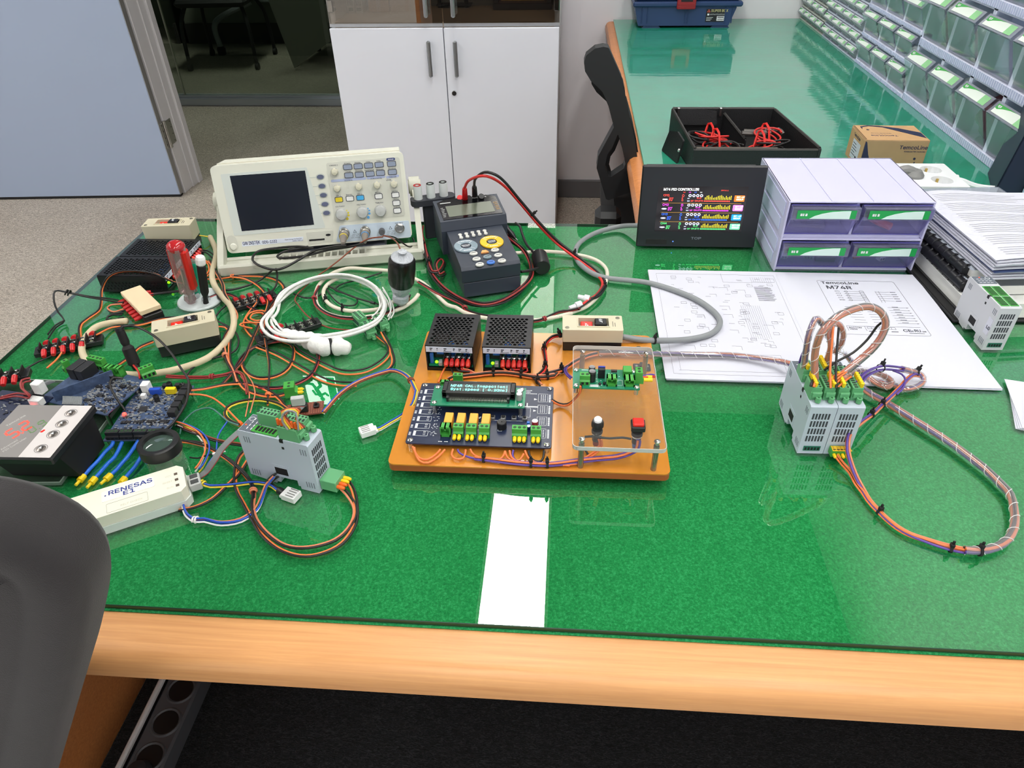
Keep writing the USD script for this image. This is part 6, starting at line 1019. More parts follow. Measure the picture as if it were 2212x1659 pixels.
# leather case with test leads
LEA = M('black_leather', (26, 26, 28), 0.5, bump=0.4, bs=500); LIN = M('case_lining', (22, 18, 18), 0.85); PIP = M('case_piping', (46, 44, 42), 0.5)
t = thing('leather_case', 'open black leather case holding red and black test leads', 'case', (0.24, 1.49, DZ))
FL, FRt, BL, BR = (0.024, 0.0), (0.285, 0.004), (0.0, 0.222), (0.236, 0.222)
def wall(a, c, z0, z1, th, name, mat, par, z2=None):
    a, c = np.array(a), np.array(c); d = c - a; L = np.linalg.norm(d); T2 = RT((a[0], a[1], 0), math.degrees(math.atan2(d[1], d[0])))
    o = MB().p(Polygon([(0, z0), (L, z0), (L, z2 or z1), (0, z1)]).buffer(-0.004).buffer(0.004), -th, 0, T2 @ RT((0, 0, 0), 0, 90)).build(name, mat, par, smooth=40)
    MB().t([T2[:3, :3] @ np.array([x, th / 2, z]) + T2[:3, 3] for x, z in ((0.003, z1), (L / 2, (z1 + (z2 or z1)) / 2), (L - 0.003, z2 or z1))], 0.0032, 6, False).build('piping', PIP, o)
MB().p([FL, FRt, BR, BL], 0, 0.003).build('bottom', LIN, t)
wall(BL, BR, 0, 0.066, 0.006, 'back_wall', LEA, t); wall(FL, FRt, 0, 0.046, 0.006, 'front_wall', LEA, t); wall(BL, FL, 0, 0.064, 0.006, 'side_wall', LEA, t, 0.048); wall(FRt, BR, 0, 0.05, 0.006, 'side_wall', LEA, t, 0.066); wall((0.118, 0.216), (0.150, 0.10), 0, 0.058, 0.003, 'divider', LEA, t, 0.036)
MB().p(Polygon([(0, 0), (0.085, 0), (0.085, 0.05), (0.05, 0.058), (0.012, 0.048)]).buffer(-0.004).buffer(0.004), 0, 0.004, RT((-0.022, 0.13, 0.0), -73) @ RT((0, 0, 0), 0, 80)).build('side_flap', LEA, t, smooth=40); MB().sph((0.002, 0.052, 0.028), 0.004).build('snap_stud', STEEL, t)
MB().b(0.03, 0.20, 0.006, 0.02, 0.043, 0.0475, 0.002).build('folded_rim', M('rim_taupe', (84, 78, 70), 0.7), t)
for x in (0.012, 0.108): MB().b(x, x + 0.006, 0.213, 0.2235, 0.052, 0.070, 0.001).build('clip', STEEL, t)
MB().p(Polygon([(0, 0), (0.09, 0), (0.086, 0.03), (0.05, 0.036), (0.003, 0.034)]), 0, 0.003, RT((0.016, 0.214, 0.032), 0, 82)).build('pocket', LEA, t)
for k, (x, y, rr_, mat, lab) in enumerate(((0.06, 0.05, 0.03, WBK, 'black test lead coiled at the left of the leather case'), (0.082, 0.062, 0.026, WRED, 'red test lead coiled in the left half of the leather case'), (0.10, 0.045, 0.03, WBK, 'black test lead looped by the divider of the leather case'), (0.175, 0.05, 0.026, WRED, 'red test lead coiled in the right half of the leather case'), (0.20, 0.06, 0.028, WBK, 'black test lead coiled in the right half of the leather case'), (0.075, 0.10, 0.032, WRED, 'red test lead spread towards the back of the leather case'), (0.045, 0.085, 0.024, WBK, 'small black test lead coil at the back left of the leather case'), (0.195, 0.10, 0.026, WRED, 'red test lead spread under the steel clamp in the leather case'))):
    r3 = random.Random(40 + k); th = np.linspace(0, 4.6 * PI, 40); z = 0.020 + 0.018 * (0.5 + 0.5 * np.sin(th * 0.83 + k)) + 0.004 * k * 0.6
    t = thing('test_lead', lab, 'test lead', (0.24 + x, 1.49 + y, DZ)); MB().t(np.c_[rr_ * (1 + 0.2 * np.sin(th * 1.3 + k)) * np.cos(th), rr_ * 0.8 * (1 + 0.15 * np.cos(th * 0.7)) * np.sin(th), z], 0.0022, 6).build('lead', mat, t, smooth=True)
    if mat is WRED: MB().t([(-0.012, 0.02, 0.03), (-0.004, 0.03, 0.06), (0.004, 0.015, 0.058), (0.008, -0.01, 0.02)], 0.0026, 6).c((0.0, -0.01, 0.026), (0.03, -0.006, 0.03), 0.0045, n=10).build('probe_handle', M('probe_red', (222, 40, 34), 0.35), t)
t = thing('pliers', 'worn steel clamp lying across the leather case', 'tool', (0.41, 1.60, DZ + 0.045), 12); CLP = M('clamp_steel', (120, 116, 112), 0.4, 0.7)
MB().t([(-0.03, 0.0, 0.004), (0.0, -0.004, 0.002), (0.03, 0.0, 0.0), (0.06, 0.012, 0.002), (0.07, 0.006, -0.006)], 0.005, 8).build('jaw', CLP, t); MB().t([(-0.02, 0.012, 0.004), (0.01, 0.002, 0.004), (0.035, -0.004, 0.003)], 0.0045, 8).build('jaw', CLP, t); MB().lathe([(0.003, 0.004), (0.0075, 0.003), (0.0075, -0.002)], (0.03, 0, 0.006), 16).build('pivot', STEEL, t)
# cardboard box
CARD = M('carton_tan', (198, 158, 112), 0.7, var=0.05, vs=30); CARDF = M('carton_tan_dark', (172, 142, 104), 0.7, var=0.05, vs=30); NV = M('print_navy', (34, 40, 72), 0.6)
q = [(616,1511,802),(743,1508,802),(623,1608,802)]; a = np.array(q[0]) * MM; ex = np.array(q[1]) * MM - a; ey = np.array(q[2]) * MM - a; bw, bd, bh = np.linalg.norm(ex), np.linalg.norm(ey), 0.062
t = thing('cardboard_box', 'tan cardboard box with navy swoosh print behind the drawer stack', 'box', (a[0], a[1], DZ), math.degrees(math.atan2(ex[1], ex[0])))
MB().b(0, bw, 0, bd, 0, bh, 0.0012).build('carton_body', CARDF, t); MB().b(0.0004, bw - 0.0004, 0.0004, bd - 0.0004, bh, bh + 0.0006).b(-0.0006, 0, 0.002, bd - 0.002, 0, bh - 0.002).build('flap', CARD, t); MB().b(0.001, 0.003, 0.004, bd - 0.004, bh + 0.0006, bh + 0.0009).build('flap_seam', M('seam_brown', (120, 88, 58), 0.8), t)
F1 = RT((0, -0.0001, 0), 0, 90); b = MB(); b.p([(0, 0), (0.030, 0), (0.022, 0.012), (0.012, 0.032), (0.003, 0.058), (0, 0.060)], 0, 0.0003, F1); b.add(_txc('TemcoLine', 0.0072, True, 0), F1 @ RT((bw * 0.55, bh * 0.72, 0)) @ np.diag([1.08, 1, 1, 1])); b.add(_txc('Advanced PID Controller', 0.0026, True, 0), F1 @ RT((bw * 0.64, bh * 0.62, 0))); b.p(Point(bw * 0.84, bh * 0.40).buffer(0.0025), 0, 0.0003, F1); b.p([(bw * 0.845, bh * 0.28), (bw * 0.865, bh * 0.3), (bw * 0.86, bh * 0.08), (bw * 0.80, 0), (bw * 0.79, 0), (bw * 0.84, bh * 0.1)], 0, 0.0003, F1); b.build('front_print', NV, t, smooth=False)
b = MB(); F2 = RT((0, 0, bh + 0.0006)); b.p([(0.012, bd * 0.72), (0.016, bd * 0.86), (0.03, bd * 0.93), (bw * 0.45, bd * 0.86), (bw - 0.002, bd * 0.16), (bw - 0.002, bd * 0.52), (bw * 0.7, bd * 0.8), (bw * 0.42, bd * 0.95), (0.03, bd * 0.985), (0.012, bd * 0.9)], 0, 0.0003, F2); b.add(_txc('TemcoLine', 0.0075, True, 0), F2 @ RT((bw * 0.57, bd * 0.34, 0), 180)); b.add(_txc('Advanced PID Controller', 0.0026, True, 0), F2 @ RT((bw * 0.5, bd * 0.46, 0), 180)); b.p(Point(0.022, bd * 0.68).buffer(0.003), 0, 0.0003, F2); b.build('top_print', NV, t, smooth=False)
F3 = RT((-0.0007, bd, 0), -90, 90, 0); F3 = RT((-0.0007, bd, 0), -90) @ RT((0, 0, 0), 0, 90); b = MB(); b.add(_txc('TemcoLine', 0.006, True, 0), F3 @ RT((bd * 0.25, bh * 0.8, 0))); b.build('side_print', NV, t, smooth=False); o = MB().p(rect(bd * 0.5, bh * 0.62, 0, bd * 0.3, bh * 0.1), 0, 0.0002, F3).build('address_label', PAP, t); b = MB()
for k in range(5): b.p(rect(bd * (0.2 + 0.05 * (k % 3)), 0.0012, 0, bd * 0.34, bh * (0.6 - k * 0.09)), 0.0002, 0.0004, F3)
b.p(rect(bd * 0.1, 0.008, 0, bd * 0.62, bh * 0.14), 0.0002, 0.0004, F3); b.build('print', INK, o)
# white power strip
t = thing('socket_block', 'white four way socket block with a grey plug in it', 'power strip', (0.606, 1.319, DZ)); PWH = M('socket_white', (236, 238, 240), 0.35)
HX = [(0.034, 0.034), (0.106, 0.034), (0.034, 0.088), (0.106, 0.088)]; MB().p(Polygon(rect(0.144, 0.121, 0.003).exterior.coords, [Point(x, y).buffer(0.0195, quad_segs=6).exterior.coords for x, y in HX]), 0.026, 0.040).p(rect(0.144, 0.121, 0.003), 0, 0.026).build('body', PWH, t, smooth=False)
for x, y in HX: o = MB().lathe([(0, 0.0003), (0.0194, 0.0003), (0.0194, 0)], (x, y, 0.026), 24).build('socket', M('socket_floor', (214, 218, 222), 0.4), t); MB().c((x - 0.0095, y, 0.0262), (x - 0.0095, y, 0.0268), 0.0024).c((x + 0.0095, y, 0.0262), (x + 0.0095, y, 0.0268), 0.0024).build('pin_hole', DBLK, o); MB().b(x - 0.002, x + 0.002, y + 0.015, y + 0.0185, 0.027, 0.036, 0.0005).b(x - 0.002, x + 0.002, y - 0.0185, y - 0.015, 0.027, 0.036, 0.0005).build('earth_clip', M('brass', (206, 176, 100), 0.3, 0.9), o)
MB().t([(0.144, 0.09, 0.022), (0.17, 0.088, 0.018), (0.21, 0.08, 0.008), (0.30, 0.07, 0.006)], 0.0058, 8).lathe([(0, 0), (0.009, 0), (0.007, 0.02), (0, 0.02)], T=RT((0.143, 0.09, 0.022), 0, 0, 90)).build('cord', PWH, t)
t = thing('grey_plug', 'grey angled mains plug in the white socket block', 'plug', (0.606 + 0.060, 1.319 + 0.052, DZ + 0.040), 10); PGR = M('plug_grey', (132, 132, 130), 0.45); MB().lathe([(0, -0.012), (0.0175, -0.012), (0.018, 0.004), (0.012, 0.012), (0, 0.013)], n=24).build('body', PGR, t); MB().t([(0, 0, 0.006), (-0.015, 0.004, 0.012), (-0.032, 0.008, 0.006), (-0.05, 0.015, -0.002)], [0.010] * 1 * 0 + 0.009 if 0 else 0.009, 10).build('boot', PGR, t)
# desk calendar at the right edge
t = thing('desk_calendar', 'navy desk calendar stand with pale pages at the right edge', 'calendar', (0.832, 1.383, DZ), -20)
CNV = M('calendar_navy', (28, 36, 62), 0.45); MB().p([(0, 0), (0.046, 0), (0.036, 0.22), (0.022, 0.222)], -0.003, 0.0, RT((0, 0, 0), 0, 90)).build('side_board', CNV, t); MB().p([(0.0, 0), (0.022, 0.222), (0.024, 0.222), (0.003, 0)], 0, 0.12, RT((0, 0.12, 0), 0, 90)).b(0, 0.2, 0.0, 0.1, 0, 0.003).build('base_board', CNV, t); o = MB().p([(0.046, 0.0), (0.24, 0.0), (0.24, 0.22), (0.036, 0.22)], 0.004, 0.006, RT((0, 0, 0), 0, 90)).build('page', M('page_ice', (206, 226, 244), 0.6), t); MB().add(_txc('26', 0.007, False, 0), RT((0, -0.0065, 0), 0, 90) @ RT((0.056, 0.012, 0))).build('number', M('number_red', (200, 110, 130), 0.6), o, smooth=False)
# ================= wall of parts drawers
CLRD = pane('drawer_clear', (252, 253, 254), 0.02, 1.2, haze=0.014, hazec=(206, 214, 232)); CLRL = pane('drawer_lip_clear', (226, 230, 238), 0.02, 2.0, haze=0.22, hazec=(205, 212, 226)); DLAV = M('unit_lavender', (226, 229, 250), 0.4); DBEI = M('unit_beige', (214, 214, 204), 0.45); RIBL = M('unit_rib', (196, 202, 232), 0.45); DIN_ = M('unit_inside', (150, 162, 196), 0.6); FADE = M('label_fade', (150, 214, 150), 0.45); LABC = M('label_clear_white', (240, 250, 240), 0.4); LGRN = M('label_leaf_green', (66, 178, 78), 0.45)
def drawer_unit(lab, loc, n, w, hh, mat, grp):
    t = thing('drawer_unit', lab, 'drawers', loc, -90, group=grp); d = 0.13; bz = hh * 0.13; dv = 0.007 if hh > 0.1 else 0.005 if hh > 0.06 else 0.003
    b = MB(); b.b(0, w, 0, d, 0, bz * 0.5); b.b(0, w, d - 0.004, d, 0, hh); b.b(0, w, 0, d, hh - 0.003, hh)
    for k in range(n + 1): x = k * w / n; b.b(max(x - dv, 0), min(x + dv, w), 0, d, 0, hh)
    b.b(0, w, -0.003, 0.003, 0, bz, 0.001); b.build('case', mat, t)
    if hh > 0.06:
        b = MB()
        for k in range(int(w / 0.009)): b.b(k * 0.009 + 0.003, k * 0.009 + 0.0065, -0.0042, -0.003, 0.001, bz - 0.001)
        b.build('ribbed_edge', RIBL, t, kind='stuff')
    for k in range(n):
        x0, x1 = k * w / n + dv + 0.001, (k + 1) * w / n - dv - 0.001; p = hh * 0.22; zt, zl = hh * 0.93, hh * 0.77
        if hh < 0.05: p, zl = hh * 0.34, hh * 0.66
        ang = math.degrees(math.atan2(p + 0.004, zl - bz)); L = math.hypot(p + 0.004, zl - bz)
        b = MB(); b.b(0, x1 - x0, 0, 0.0016, 0, L, T=RT((x0, 0.002, bz), 0, ang)); b.b(x0, x1, 0.004, d - 0.04, bz, bz + 0.0016)
        side = Polygon([(0.003, bz), (-p, zl), (-p, zl + hh * 0.08), (-p * 0.55, zt), (0.035, zt), (0.035, bz)])
        far = hh < 0.05; C1, C2 = (M('small_drawer_grey', (136, 146, 148), 0.25), M('small_lip', (206, 214, 220), 0.3)) if far else (CLRD, CLRL)
        o = b.build('drawer', C1, t)
        for xx in (x0, x1 - 0.0014): MB().p(side, 0, 0.0014, np.array([[0, 0, 1, xx], [1, 0, 0, 0], [0, 1, 0, 0], [0, 0, 0, 1.0]])).build('cheek', C1, o)
        a2 = math.degrees(math.atan2(zt - zl - hh * 0.03, p * 0.5)); S = math.hypot(zt - zl - hh * 0.03, p * 0.5)
        LT = RT((x0 + 0.002, -p, zl + hh * 0.03), 0, a2); ww = x1 - x0 - 0.004
        MB().b(-0.003, ww + 0.003, -0.002, S + 0.003, -0.0016, -0.0004, 0.0004, LT).b(-0.003, ww + 0.003, -0.003, -0.001, -0.006, 0.0006, 0.0004, LT).build('lip', C2, o)
        m2 = 0.06 * ww; c = MB().b(m2, ww - m2, S * 0.08, S * 0.94, 0.0, 0.0006, 0, LT).build('label_card', LABC, o)
        MB().p([(m2, S * 0.5), (m2, S * 0.94), (ww * 0.62, S * 0.94), (ww * 0.42, S * 0.86), (ww * 0.24, S * 0.66), (ww * 0.13, S * 0.45)], 0.0006, 0.0008, LT).build('green_area', LGRN, c)
        MB().b(ww * 0.74, ww - m2, S * 0.08, S * 0.94, 0.0006, 0.0008, 0, LT).build('fade_area', FADE, c)
        if hh > 0.06: MB().b(m2 * 1.6, m2 * 1.6 + ww * 0.04, S * 0.66, S * 0.84, 0.0008, 0.001, 0, LT).b(m2 * 1.6 + ww * 0.055, m2 * 1.6 + ww * 0.09, S * 0.66, S * 0.84, 0.0008, 0.001, 0, LT).b(m2 * 1.6 + ww * 0.03, m2 * 1.6 + ww * 0.06, S * 0.6, S * 0.66, 0.0008, 0.001, 0, LT).build('emblem', SILK, c)
    return t
ROW = ('lowest', 'second', 'third', 'fourth', 'fifth'); UX = 0.893
for y0, n, w, hh, rows, mat, nm in ((3.125, 4, 0.313, 0.043, 3, DBEI, 'beige unit of four small drawers against the back wall'), (2.811, 4, 0.372, 0.0395, 5, DLAV, 'pale lilac unit of four small drawers'), (2.438, 3, 0.403, 0.0775, 4, DLAV, 'pale lilac unit of three medium clear drawers'), (2.034, 2, 0.306, 0.134, 3, DLAV, 'pale lilac unit of two large clear drawers, far column'), (1.727, 2, 0.306, 0.134, 3, DLAV, 'pale lilac unit of two large clear drawers, middle column'), (1.420, 1, 0.153, 0.134, 3, DLAV, 'pale lilac unit of one large clear drawer, near column')):
    first = None
    for k in range(rows):
        lab = f'{nm}, {ROW[k]} row from the desk'; loc = (UX, y0, DZ + k * hh)
        if first is None: first = drawer_unit(lab, loc, n, w, hh - 0.0005, mat, 'parts drawer units on the side desk')
        else: copy_of(first, lab, loc, -90)
BAG = pane('plastic_bag', (220, 222, 222), 0.12, 4.0, haze=0.6, hazec=(226, 230, 226)); BAGG = M('bag_contents', (148, 158, 146), 0.6, var=0.3, vs=90)
def bag(name, lab, cat, y, z, w, d, h, mat, seed):
    t = thing(name, lab, cat, (UX + 0.012, y, z)); m = trimesh.creation.icosphere(3, 1.0); v = np.array(m.vertices); v *= (1 + 0.5 * (meshkit.fbm(v * 2.3 + seed, 3, seed) - 0.5))[:, None]; v[:, 2] = np.maximum(v[:, 2], -0.75) + 0.75
    v = v * np.array([d / 2, w / 2, h / 1.6]) + [d / 2, 0, 0]; MB().add((v, m.faces)).build('body', mat, t, smooth=True); return t
RW = {0: 'lowest row', 1: 'second row'}
for k, (y, r_, mat, what) in enumerate(((1.955, 0, BAG, 'clear plastic bag in the far large drawer'), (1.80, 0, BAG, 'clear plastic bag in the second large drawer'), (1.955, 1, BAGG, 'bagged circuit board in the far large drawer'), (1.80, 1, BAG, 'clear plastic bag in the second large drawer'), (1.65, 0, M('maroon_felt', (96, 48, 58), 0.8), 'maroon cloth roll in the third large drawer'), (1.50, 1, WHT, 'white carton in the fourth large drawer'))):
    bag('bag' if 'bag' in what else 'packet', f'{what}, {RW[r_]} of the parts drawers', 'bag' if 'bag' in what else 'packet', y, DZ + r_ * 0.134 + 0.021, 0.125, 0.10, 0.085 if k != 2 else 0.11, mat, k)
for k, (y, r_) in enumerate(((2.37, 0), (2.235, 0), (2.10, 0), (2.37, 1), (2.10, 1))): bag('bag', f'small grey bag of parts in a medium drawer, {("farthest", "middle", "nearest", "farthest", "nearest")[k]} of the {RW[r_]}', 'bag', y, DZ + r_ * 0.0775 + 0.013, 0.10, 0.09, 0.032, BAGG if k % 2 else BAG, 20 + k)
# ================= chairs
CHB = M('chair_black', (30, 31, 33), 0.55); CHM = M('chair_mesh', (14, 14, 15), 0.85, bump=0.4, bs=900)
t = thing('office_chair', 'black mesh office chair tucked against the side desk', 'chair', (0, 1.5, 0))
SP = Polygon(mm([(52,960),(69,963),(80,961),(86,951),(97,933),(112,901),(127,844),(140,801),(152,763),(164,709),(170,687),(172,665),(149,648),(101,628),(95,631),(83,664),(69,705),(71,733),(80,751),(102,798),(87,844),(72,874),(46,896),(33,915),(30,933),(34,946)])).simplify(0.002)
SH_ = Polygon(mm([(112,784),(125,748),(134,716),(131,705),(104,685),(97,686),(88,711),(91,736),(101,751)]))
XZ = np.array([[1, 0, 0, 0], [0, 0, -1, 0], [0, 1, 0, 0], [0, 0, 0, 1.0]])
def slab(poly, y0, y1): return MB().p(poly, -y1, -y0, XZ)
slab(SP.difference(SH_).buffer(-0.004).buffer(0.004), 0.10, 0.135).build('side_frame', CHB, t, smooth=40); slab(affinity.translate(SP.difference(SH_).buffer(-0.004).buffer(0.004), 0.022, -0.085), 0.33, 0.36).build('side_frame', CHB, t, smooth=40)
HD = Polygon(mm([(52,960),(69,963),(80,961),(97,933),(121,888),(135,816),(132,807),(107,855),(84,888),(55,909),(40,930),(39,946)])); slab(affinity.translate(HD.buffer(-0.006), 0.006, -0.012), 0.13, 0.20).add(slab(affinity.translate(HD.buffer(-0.006), 0.014, -0.05), 0.20, 0.335)).build('backrest_cushion', CHM, t, smooth=40)
slab(Polygon(mm([(136,807),(152,763),(170,687),(145,696),(138,715)])).buffer(0.004), 0.13, 0.30).build('lumbar_mesh', CHM, t, smooth=40)
MB().b(0.10, 0.50, 0.03, 0.56, 0.45, 0.53, 0.03).build('seat', CHM, t); MB().b(0.07, 0.13, 0.04, 0.1, 0.40, 0.62, 0.012).build('bracket', CHB, t); MB().c((0.30, 0.30, 0.10), (0.30, 0.30, 0.46), 0.028).build('gas_lift', BLK, t)
for k in range(5):
    a = k * 2 * PI / 5 + 0.3; o = MB().t([(0.30, 0.30, 0.11), (0.30 + 0.16 * math.cos(a), 0.30 + 0.16 * math.sin(a), 0.10), (0.30 + 0.30 * math.cos(a), 0.30 + 0.30 * math.sin(a), 0.07)], 0.018, 8, False).build('base_spoke', BLK, t); c = (0.30 + 0.30 * math.cos(a), 0.30 + 0.30 * math.sin(a)); MB().c((c[0] - 0.02, c[1], 0.03), (c[0] + 0.02, c[1], 0.03), 0.028).build('castor', DBLK, o)
FBR = M('chair_fabric_charcoal', (38, 35, 36), 0.9, var=0.12, vs=60, bump=0.25, bs=1500, sheen=0.15)
t = thing('office_chair', 'charcoal fabric office chair close to the camera at the lower left', 'chair', (0, 0.2, 0))
q = mm([(-297,1042),(-282,1040),(-268,1031),(-257,1022),(-252,1011),(-251,997),(-255,978),(-265,956),(-288,911),(-331,835),(-418,680),(-468,597)]); BP_ = Polygon([(-0.72, q[0][1] + 0.004)] + q + [(-0.72, q[-1][1])])
for k, (off, y0, y1) in enumerate(((0.0, 0.020, 0.034), (-0.003, 0.012, 0.020), (-0.010, 0.006, 0.012))): pass
def pillow(poly, ys, offs):
    b = MB()
    for (ya, yb), o in zip(zip(ys[:-1], ys[1:]), offs): b.add(slab(poly.buffer(o, quad_segs=8), ya, yb))
    return b
ring = np.array([BP_.exterior.interpolate(k / 180, normalized=True).coords[0] for k in range(180)])
for k in range(3): ring = 0.5 * ring + 0.25 * (np.roll(ring, 1, 0) + np.roll(ring, -1, 0))
tg = np.roll(ring, -1, 0) - np.roll(ring, 1, 0); tg /= np.linalg.norm(tg, axis=1, keepdims=True); nr = np.c_[-tg[:, 1], tg[:, 0]] * (1 if BP_.exterior.is_ccw else -1)
lv = [(0.050, 0.010), (0.049, 0.003), (0.044, 0.0), (0.024, 0.0), (0.017, 0.002), (0.0125, 0.006), (0.0098, 0.012), (0.0088, 0.019), (0.0086, 0.026), (0.0094, 0.0285), (0.0086, 0.031), (0.0074, 0.037), (0.0066, 0.046), (0.0062, 0.058)]
v = np.vstack([np.c_[(ring + nr * o)[:, 0], np.full(180, y), (ring + nr * o)[:, 1]] for y, o in lv]); I_ = np.arange(180); J_ = (I_ + 1) % 180
q = np.vstack([np.stack([a * 180 + I_, a * 180 + J_, a * 180 + 180 + J_, a * 180 + 180 + I_], 1) for a in range(len(lv) - 1)]); f = np.vstack([q[:, [0, 1, 2]], q[:, [0, 2, 3]]]); n0 = len(v); c0, c1 = v[:180].mean(0), v[-180:].mean(0)
v = np.vstack([v, c0, c1]); L_ = (len(lv) - 1) * 180; f = np.vstack([f, np.stack([np.full(180, n0), J_, I_], 1), np.stack([np.full(180, n0 + 1), L_ + I_, L_ + J_], 1)]); f = f if trimesh.Trimesh(v, f, process=False).volume > 0 else f[:, ::-1]
obj('backrest', (v, f), FBR, t, True)
MB().b(-0.60, -0.52, -0.03, 0.02, 0.45, 0.85, 0.01).build('back_post', BLK, t); MB().b(-0.90, -0.42, -0.5, -0.06, 0.42, 0.50, 0.03).build('seat', FBR, t); MB().c((-0.66, -0.3, 0.1), (-0.66, -0.3, 0.45), 0.03).build('gas_lift', BLK, t)
for k in range(5): a = k * 2 * PI / 5; o = MB().c((-0.66, -0.3, 0.1), (-0.66 + 0.28 * math.cos(a), -0.3 + 0.28 * math.sin(a), 0.07), 0.02, 0.014, 8).build('base_spoke', BLK, t); MB().sph((-0.66 + 0.28 * math.cos(a), -0.3 + 0.28 * math.sin(a), 0.03), 0.028, 1).build('castor', DBLK, o)
# ================= under the desk
t = thing('floor_power_strip', 'dark grey power strip with lit red switch on the floor under the desk', 'power strip', (-0.733, 0.43, 0.0)); PSG = M('strip_grey', (84, 86, 90), 0.5)
MB().b(0, 0.066, 0, 0.42, 0.0, 0.046, 0.004).build('body', PSG, t)
for k in range(5): o = MB().lathe([(0.022, 0.0), (0.025, 0.0022), (0.028, 0.0)], (0.036, 0.04 + k * 0.062, 0.046), 24).build('socket_rim', PSG, t); MB().lathe([(0, 0.0004), (0.022, 0.0004)], (0.036, 0.04 + k * 0.062, 0.046), 24).build('socket_well', M('well_black', (16, 16, 18), 0.6), o)
MB().b(0.026, 0.046, 0.345, 0.375, 0.046, 0.052, 0.002).build('switch', M('switch_lit_red', (255, 56, 24), 0.4, emit=3.0), t)
t = thing('black_plug', 'black mains plug standing in the power strip under the desk', 'plug', (-0.697, 0.50, 0.047)); MB().lathe([(0, 0), (0.021, 0), (0.022, 0.012), (0.016, 0.024), (0, 0.028)], n=24).build('body', M('plug_charcoal', (44, 46, 50), 0.5), t); MB().t([(0.0, 0, 0.016), (0.03, -0.02, 0.014), (0.045, -0.06, -0.03)], 0.006, 8).build('cord', M('plug_charcoal', (44, 46, 50), 0.5), t)
n_ = {'t': ('texture_coordinate', {}), 'w': ('wave_texture', {'scale': 260.0, 'distortion': 3.0, 'bands_direction': 'y'}), 'r': ('rgb_ramp', {'ramp': [(0.2, tuple(lin((170, 170, 170)))), (0.7, tuple(lin((250, 250, 250))))]}), 'p': ('principled_bsdf', {'roughness': 0.8})}
BRAID = usdkit.material(stage, '/World/Looks/braided_white', n_, [('t.object', 'w.vector'), ('w.fac', 'r.fac'), ('r.color', 'p.base_color')], surface='p.BSDF')
t = thing('braided_cable', 'white braided flat cable running beside the power strip under the desk', 'cable', (-0.7395, 0.42, 0.045)); MB().b(-0.005, 0.005, 0, 0.42, 0, 0.012, 0.003).build('sleeve', BRAID, t); MB().b(-0.004, 0.004, 0, 0.42, -0.045, -0.001).build('support_rail', DBLK, t)

# ================= cables and wires
WM = dict(o=ORG, k=WBK, r=WRED, p=PUR, b=BLU, w=WWH, n=BRN, y=WYE, g=GRY, d=DARKRED, W=M('cable_ivory', (222, 214, 196), 0.45), B=M('cable_beige', (206, 192, 160), 0.5), G=M('cable_grey', (136, 140, 142), 0.45), s=M('sleeve_blue', (30, 104, 214), 0.4), e=M('braid_white', (226, 226, 222), 0.7, var=0.12, vs=900), q=M('wire_salmon', (214, 128, 92), 0.42), t=M('wire_teal', (70, 120, 110), 0.42))
WRAP = pane('spiral_wrap', (242, 240, 240), 0.08, 2.5, haze=0.16, hazec=(222, 216, 216)); WEDGE = M('spiral_edge', (224, 222, 222), 0.3)
WN = {'o': 'orange', 'k': 'black', 'r': 'red', 'p': 'purple', 'b': 'blue', 'w': 'white', 'n': 'brown', 'y': 'yellow', 'g': 'grey'}
def tie(t, p, d, r):
    """Black cable tie: band, head and cut tail."""
    d = d / np.linalg.norm(d); x = np.cross(d, [0, 0, 1.0]); x /= np.linalg.norm(x); T = np.eye(4); T[:3, 0], T[:3, 1], T[:3, 2], T[:3, 3] = x, np.cross(d, x) * -1, d, p
    up = np.cross(x, d); T[:3, 1] = up if up[2] > 0 else -up
    MB().lathe([(r, -0.0013), (r + 0.0008, -0.0013), (r + 0.0008, 0.0013), (r, 0.0013)], n=12, T=T).b(-0.0025, 0.0025, r, r + 0.0045, -0.002, 0.002, 0.0006, T).b(-0.0008, 0.0008, r + 0.004, r + 0.008, -0.001, 0.001, T=T).build('cable_tie', DBLK, t)
